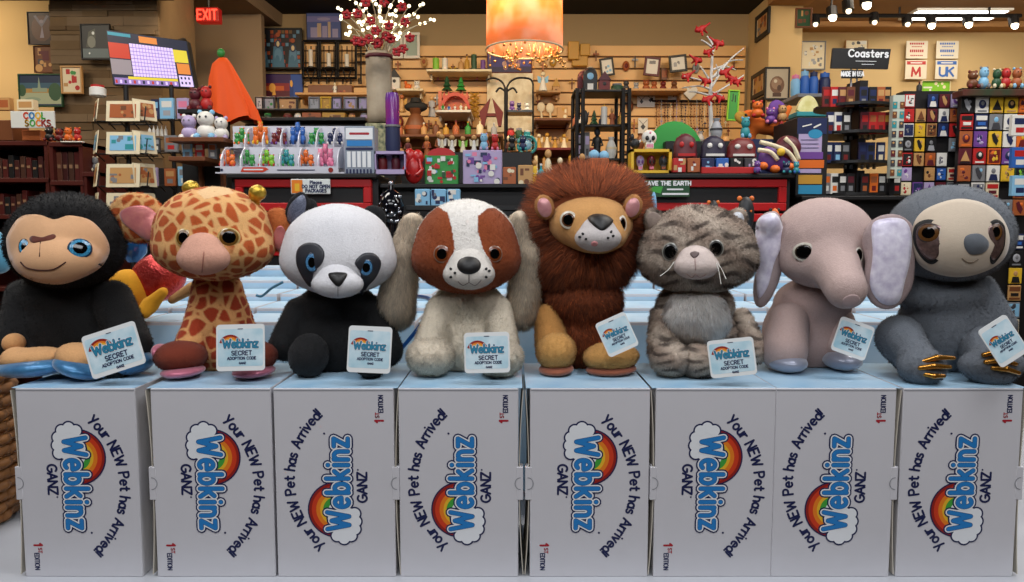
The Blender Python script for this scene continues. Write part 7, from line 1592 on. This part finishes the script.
poster(905, 928, 'red', 'M', 'cream wall poster pair with a red letter M'); poster(935, 959, 'blue', 'UK', 'cream wall poster pair with blue letters UK')
frame('lime_poster', 'lime green and white card above the sock wall', 921, 81, 950, 92, 6.6, 'cream', ['lime', 'white', 'cream', 'green'], 2, border=.02, n=6, cat='poster')
# Coasters sign and the playing card tower
def coasters():
    y = 3.4; t = thing('coasters_sign', 'black tilted sign reading Coasters on a thin double pole', 'sign', (P(856, 0, y)[0], y, P(0, 92, y)[2]))
    cs = [(831, 68), (888, 69), (891, 49), (833, 48)]; g = G(); g.plate([(P(a, b, y)[0], P(a, b, y)[2]) for a, b in cs], (y, y+.012)); g.obj('board', pm('black'), t)
    g = G(); x0, x1, z0, z1 = R4(842, 70, 863, 78, y); g.box(x0, x1, y, y+.01, z0, z1); g.obj('sub_board', pm('black'), t)
    g = G(); 
    for p in (851, 857): ptube(g, [(p, 69), (p, 92)], .004, y+.015)
    g.obj('pole', pm('silver'), t)
    k = Ink(); s = S(y); k.text('Coasters', 8*s, 1.2*s, 6.6*s, 1.5*s, [(0, .001, 1)], .25, 1.05)
    k.line([(-4*s, -3*s), (16*s, -3*s)], .5*s, .001, 1); k.line([(2*s, -6*s), (14*s, -6*s)], .5*s, .001, 1)
    k.obj('lettering', INK, t, face_mx(Vector(P(860, 58, y-.001))-wloc(t), -1))
    k = Ink(); k.text('MADE IN USA', 0, -2*s, 4.2*s, 1*s, [(0, .001, 1)], .25, .62); k.obj('lettering', INK, t, face_mx(Vector(P(852.5, 74, y-.001))-wloc(t)))
coasters()
def tower2():
    y = 3.45; x = P(857, 0, y)[0]; t = thing('card_rack', 'black revolving rack of playing card boxes under the Coasters sign', 'rack', (x, y, P(0, 196, 3.25)[2])); g = G(); g.tube([(x, y, P(0, 196, 3.25)[2]), (x, y, P(0, 84, y)[2])], .03, 0, 10)
    g.lathe((x, y, P(0, 196, 3.25)[2]), [(.15, 0), (.15, .01), (.04, .02)], 0, 20)
    g.obj('pole', BLK, t)
    for v in (107, 134, 163, 194):
        z = P(0, v, y)[2]; g = G(); g.lathe((x, y, z-.012), [(.17, 0), (.17, .012)], 0, 24); g.box(x-.018, x+.018, y-.1, y+.1, z, z+.1); g.obj('tier', BLK, t)
tower2()
tiers = [(107, 21, [(826, 'dark red', 'red', 'black'), (834, 'red', 'white', 'navy'), (842, 'maroon', 'tan', 'dark red'), (850, 'brown', 'maroon', 'tan'), (863, 'navy', 'black', 'grey'), (872, 'black', 'navy', 'navy'), (880, 'copper', 'tan', 'dark red'), (886, 'black', 'tan', 'brown')]),
         (134, 23, [(830, 'navy', 'white', 'dark red'), (838, 'white', 'navy', 'red'), (846, 'black', 'white', 'grey'), (864, 'maroon', 'red', 'black'), (872, 'red', 'copper', 'dark red'), (880, 'red', 'copper', 'dark red'), (887, 'dark red', 'gold', 'black')]),
         (163, 22, [(828, 'navy', 'white', 'dark red'), (837, 'navy', 'white', 'light blue'), (845, 'black', 'grey', 'dark red'), (862, '10123a', 'navy', 'black'), (870, 'navy', 'black', 'black'), (880, 'navy', 'white', 'cream')]),
         (194, 22, [(826, 'grey', 'orange', 'white'), (834, 'white', 'black', 'orange'), (842, 'black', 'white', 'grey'), (850, 'black', 'maroon', 'grey'), (864, 'black', 'dark red', 'copper'), (873, 'orange', 'copper', 'dark red'), (881, 'black', 'white', 'grey'), (889, 'black', 'white', 'pink'), (896, 'black', 'white', 'red')])]
nmv = ['top', 'second', 'third', 'bottom']
for ti, (v, h, its) in enumerate(tiers):
    for i, (p, a, b, c) in enumerate(its):
        a_ = 'navy' if a == '10123a' else a
        fig('pack', 'playing_card_box', f'{a_} card box, {ORD[i]} from left on the {nmv[ti]} tier of the revolving rack', 'card box', p, v, 3.32+.01*abs(i-3.5), 8.2, h*.92, (a, b, c), 'card boxes on the revolving rack')
for ti, v in enumerate((86+27, 140, 169)):
    row('bottle', 'shot_glass', 'glass', [(845, 3, 6, ('white', 'red')), (851, 3, 6, ('silver', 'white')), (862, 3, 6, ('white', 'dark red')), (868, 3, 6, ('white', 'grey')), (874, 3, 6, ('cream', 'red'))], v, 3.42, f'hanging under the {nmv[ti]} tier of the rack', f'small glasses under {nmv[ti]} tier')
# left of the tower: cups, fan, banner panel
def cupstack(i, p, v, w, h, a, b):
    fig('jar', 'blue_canister', f'{a} canister with {b} lid, {ORD[i]} from left above the paper fan', 'canister', p, v, 4.4, w, h, (a, b), 'blue canisters on the high shelf')
for i, q in enumerate(((795, 97, 9, 22, 'light blue', 'pink'), (804, 98, 9, 27, 'blue', 'light blue'), (813, 98, 9, 26, 'blue', 'navy'), (824, 98, 11, 25, 'navy', 'blue'))): cupstack(i, *q)
shelf('high shelf with blue canisters left of the card rack', 788, 832, 98, 4.4, .3, pm('grey'))
g = G(); y = 3.9; c = P(808, 115, y); s = S(y); pts = [(c[0], c[2]-2*s)]+[(c[0]+q[0], c[2]+q[1]) for q in arc(0, 0, 11*s, 19*s, 20, 165, 14)]; g.plate(pts, (y, y+.03)); solid('yellow_paper_fan', 'pale yellow paper fan below the blue canisters', 'fan', g, mat('fan_yellow', 'd8cc84', .7, noise=.3, nscale=20, c2='efe6b0'))
g = G(); g.box(*R4(793, 113, 828, 118, 3.8)[:2], 3.75, 3.95, *R4(793, 113, 828, 118, 3.8)[2:], 0, .004); solid('teal_tray', 'cream and teal tray under the paper fan', 'tray', g, pm('teal'))
def banner():
    y = 3.3; x0, x1, z0, z1 = R4(795, 117, 829, 196, y); t = thing('book_rack', 'navy poster rack with blue fish picture left of the card rack', 'rack', ((x0+x1)/2, y, z0)); g = G(); g.box(x0, x1, y, y+.3, z0, z1, 0, .003); g.obj('body', pm('black'), t)
    k = Ink(); s = S(y); 
    def r(a, b, c, d, m, e=.001): X0, X1, Z0, Z1 = R4(a, b, c, d, y); k.rect(X0-(x0+x1)/2, Z0-z0, X1-(x0+x1)/2, Z1-z0, e, m)
    r(797, 118, 827, 134, 0); r(798, 134, 822, 152, 1); r(798, 152, 823, 159, 2); r(797, 160, 824, 168, 3); r(798, 169, 821, 173, 1); r(798, 175, 822, 184, 4); r(798, 185, 822, 194, 5)
    X, _, Z = P(815, 134, y); k.disc(X-(x0+x1)/2, Z-z0, 7*s, .002, 5, 16, 4.5*s); k.line([(-10*s, 68*s), (-2*s, 70*s)], 1.2*s, .002, 6); k.line([(1*s, 67*s), (7*s, 70*s)], 1.5*s, .002, 6)
    for v in (137, 141, 145): 
        X, _, Z = P(810, v+3, y); k.line([(X-(x0+x1)/2-9*s, Z-z0), (X-(x0+x1)/2+8*s, Z-z0)], .6*s, .002, 0)
    k.obj('print', [pm('navy'), pm('lilac'), pm('purple'), pm('orange'), pm('gold'), pm('2a86b0'), pm('white')], t, face_mx((0, -.001, 0)))
banner()
# white photo strip rack
def strip():
    y = 3.28; x0, x1, z0, z1 = R4(890, 95, 905, 178, y); t = thing('photo_strip_rack', 'white rack of small portrait strips left of the sock wall', 'rack', ((x0+x1)/2, y, z0)); g = G(); g.box(x0, x1, y, y+.03, z0, z1); 
    g.obj('panel', mat('strip_white', 'b8c0b4', .5), t); k = Ink(); s = S(y); r2 = random.Random(4)
    for i in range(8):
        for j in range(2):
            X = (-4+j*7)*s; Z = (5+i*9.4)*s; k.rect(X-2*s, Z-3*s, X+2.4*s, Z+3.4*s, .001, r2.randrange(4)); k.disc(X, Z+1.2*s, 1.1*s, .002, 4, 8)
    k.obj('portraits', [pm('dark grey'), pm('brown'), pm('teal'), pm('maroon'), pm('tan')], t, face_mx((0, -.001, 0)))
    g = G(); g.box((x0+x1)/2-.01, (x0+x1)/2+.01, y+.03, y+.05, P(0, 196, 3.25)[2], z1); g.obj('post', IR, t)
strip()
# wall of cards and socks
def cardgrid(cols, v0, dv, nv, y, h, seed, where, grp, wk):
    r2 = random.Random(seed); cl = ['navy', 'black', 'orange', 'yellow', 'purple', 'grey', 'dark red', 'white', 'blue', 'red', 'dark green', 'cream', 'tan', 'maroon', 'lilac', 'copper', 'light blue']
    pats = [('orange', 'dark red', 'yellow'), ('purple', 'navy', 'lilac'), ('white', 'navy', 'grey'), ('dark green', 'lime', 'black'), ('maroon', 'tan', 'black'), ('yellow', 'black', 'tan'), ('navy', 'white', 'blue'), ('black', 'silver', 'grey'), ('cream', 'red', 'maroon'), ('red', 'black', 'white'), ('grey', 'dark grey', 'light blue'), ('copper', 'maroon', 'orange'), ('blue', 'red', 'white'), ('lilac', 'purple', 'white'), ('tan', 'brown', 'black')]
    for j in range(nv):
        for i, p in enumerate(cols):
            v = v0+j*dv
            # fully behind the sloth or outside the frame
            if (abs(p-952) < 54 and v > 196) or v > 330 or (v > 214 and p < 1008 and p > 880) or (v > 190 and p < 930): continue
            a, b, c = r2.choice(pats); s = S(y); w = wk
            if r2.random() < .05: continue
            x = P(p, 150, y)[0]; z = P(p, v+h, y)[2]; g = G(); W_, H_ = w*s/2, h*s
            g.box(x-W_, x+W_, y-.012, y-.004, z, z+H_, 0, .001)
            q = r2.randrange(9); e = y-.0125
            if q > 4:
                g.box(x-W_*.86, x+W_*.86, e-.0005, e, z+H_*.08, z+H_*.92, r2.choice((0, 1, 2)))
                for _ in range(8):
                    g.ball((x+r2.uniform(-.5, .5)*W_, e, z+H_*r2.uniform(.22, .8)), (W_*r2.uniform(.12, .42), .0015+_*.0002, H_*r2.uniform(.05, .17)), r2.randrange(3), 8, 4)
                q = 9
            if q == 0: g.ball((x, e, z+H_*.55), (W_*.6, .003, H_*.28), 1, 12, 6); g.ball((x, e-.002, z+H_*.6), (W_*.28, .003, H_*.14), 2, 10, 6); g.box(x-W_*.7, x+W_*.7, e-.001, e, z+H_*.08, z+H_*.18, 2)
            elif q == 1: g.plate([(x-W_*.7, z+H_*.2), (x+W_*.7, z+H_*.2), (x, z+H_*.85)], (e-.002, e), 1); g.box(x-W_*.8, x+W_*.8, e-.001, e, z+H_*.05, z+H_*.13, 2)
            elif q == 2: g.ball((x, e, z+H_*.66), (W_*.35, .003, H_*.17), 2, 10, 6); g.plate([(x-W_*.7, z+H_*.05), (x+W_*.7, z+H_*.05), (x+W_*.45, z+H_*.45), (x-W_*.45, z+H_*.45)], (e-.002, e), 1)
            elif q == 3:
                g.box(x-W_*.85, x+W_*.85, e-.001, e, z+H_*.62, z+H_*.9, 1); g.box(x-W_*.6, x+W_*.6, e-.002, e, z+H_*.3, z+H_*.5, 2); g.box(x-W_*.85, x+W_*.85, e-.001, e, z+H_*.08, z+H_*.2, 1)
            elif q == 4: g.plate([(x-W_*.6, z+H_*.8), (x-W_*.2, z+H_*.9), (x+W_*.5, z+H_*.4), (x+W_*.2, z+H_*.1), (x-W_*.3, z+H_*.35)], (e-.002, e), 1); g.ball((x+W_*.3, e, z+H_*.7), (W_*.25, .003, H_*.12), 2, 8, 5)
            solid('printed_card', f'{a} card with {b} motif, row {ORD[j]}, {ORD[i]} from left on the {where}', 'card', g, [pm(a), pm(b), pm(c)], grp)
xA0, xA1, zA0, zA1 = R4(901, 91, 962, 150, 3.65)
g = G(); g.box(xA0, xA1, 3.65, 3.72, 0, zA1); solid('display_stand', 'black display stand, left part of the card wall', 'display stand', g, BLK)
x0, x1, _, z1 = R4(959, 88, 1075, 150, 3.56); g = G(); g.box(x0, x1, 3.56, 3.59, 0, z1); solid('display_stand', 'black display stand, right part of the card wall', 'display stand', g, BLK)
cardgrid([906.5, 918, 929.5, 941, 952.5], 95, 14.6, 9, 3.64, 12.8, 5, 'left card panel', 'cards on the left panel', 9.8)
cardgrid([964, 978.5, 993, 1007.5, 1021], 98, 17, 14, 3.55, 15.4, 9, 'right card panel', 'cards on the right panel', 12.6)
g = G(); x0, x1, z0, z1 = R4(963, 89, 1024, 96, 3.5); g.box(x0, x1+.3, 3.50, 3.59, z0, z1, 0, .003); solid('green_ledge', 'dark green and red ledge on top of the card wall', 'ledge', g, mat('ledge_green', '1e3a24', .5, noise=.4, nscale=8, c2='5a1c18'))
row('toy', 'plush_toy', 'stuffed animal', [(972, 13, 18, ('brown', 'dark red', 'cream')), (983, 12, 22, ('light blue', 'grey', 'black')), (996, 11, 20, ('dark green', 'cream', 'black')), (1005, 12, 21, ('red', 'tan', 'black')), (1016, 12, 21, ('copper', 'light blue', 'black'))], 89, 3.55, 'on top of the card wall', 'plush toys on top of the card wall')
fig('bottle', 'dark_bottle', 'dark slim bottle standing on the left card panel', 'bottle', 919, 92, 3.68, 5, 10, ('black', 'dark red'))
# football style decal packs far right edge
for i, (v, a, b, c) in enumerate(((128, 'white', 'navy', 'red'), (160, 'blue', 'red', 'white'), (188, 'light blue', 'white', 'navy'))): fig('pack', 'team_pouch', f'{a} and {b} pouch hanging at the right edge, {ORD[i]} from top', 'pouch', 1018, v+8, 3.2, 16, 20, (a, b, c), 'pouches at the right edge')
# ---------- light
W = bpy.data.worlds.new('w'); SC.world = W; W.use_nodes = True
W.node_tree.nodes['Background'].inputs[0].default_value = (.8, .85, 1, 1); W.node_tree.nodes['Background'].inputs[1].default_value = .07
def area(loc, rot, sx, sy, power, color):
    l = bpy.data.lights.new('area', 'AREA'); l.shape = 'RECTANGLE'; l.size = sx; l.size_y = sy; l.energy = power; l.color = color
    o = bpy.data.objects.new('area_light', l); COL.objects.link(o); o.location = loc; o.rotation_euler = [math.radians(a) for a in rot]; return o
area((-1.1, .5, 3.24), (0, 0, 0), 1.3, .6, 29, (.96, .97, 1))
area((1.1, .6, 3.24), (0, 0, 0), 1.3, .6, 29, (.96, .97, 1))
area((0, -1.3, 3.0), (28, 0, 0), 3.2, .7, 55, (.95, .97, 1))
area((-1.6, 2.5, 3.24), (8, 0, 0), 1.6, .4, 40, (1, .95, .88))
area((1.6, 2.5, 3.24), (8, 0, 0), 1.6, .4, 40, (1, .95, .88))
# warm washers for the slatwall, hung well in front of it and aimed low
for x in (-2.0, -.7, .6, 1.8): area((x, 5.0, 3.22), (22, 0, 0), .5, .2, 20, (1, .76, .48))
area((4.2, 6.3, 3.38), (30, 0, 0), 3, .4, 60, (1, .87, .68))
area((3.6, 2.6, 3.38), (12, 0, 0), 1.5, .5, 30, (1, .95, .9))
area((-3.6, 3.6, 3.22), (24, 0, 0), 1.2, .5, 34, (1, .84, .64))
area((-4.4, 5.4, 3.2), (10, 0, 0), 1.0, .3, 14, (1, .85, .62))
SC.view_settings.view_transform = 'Standard'; SC.view_settings.look = 'None'; SC.view_settings.gamma = 1; SC.view_settings.exposure = 0
SC.view_settings.use_curve_mapping = False
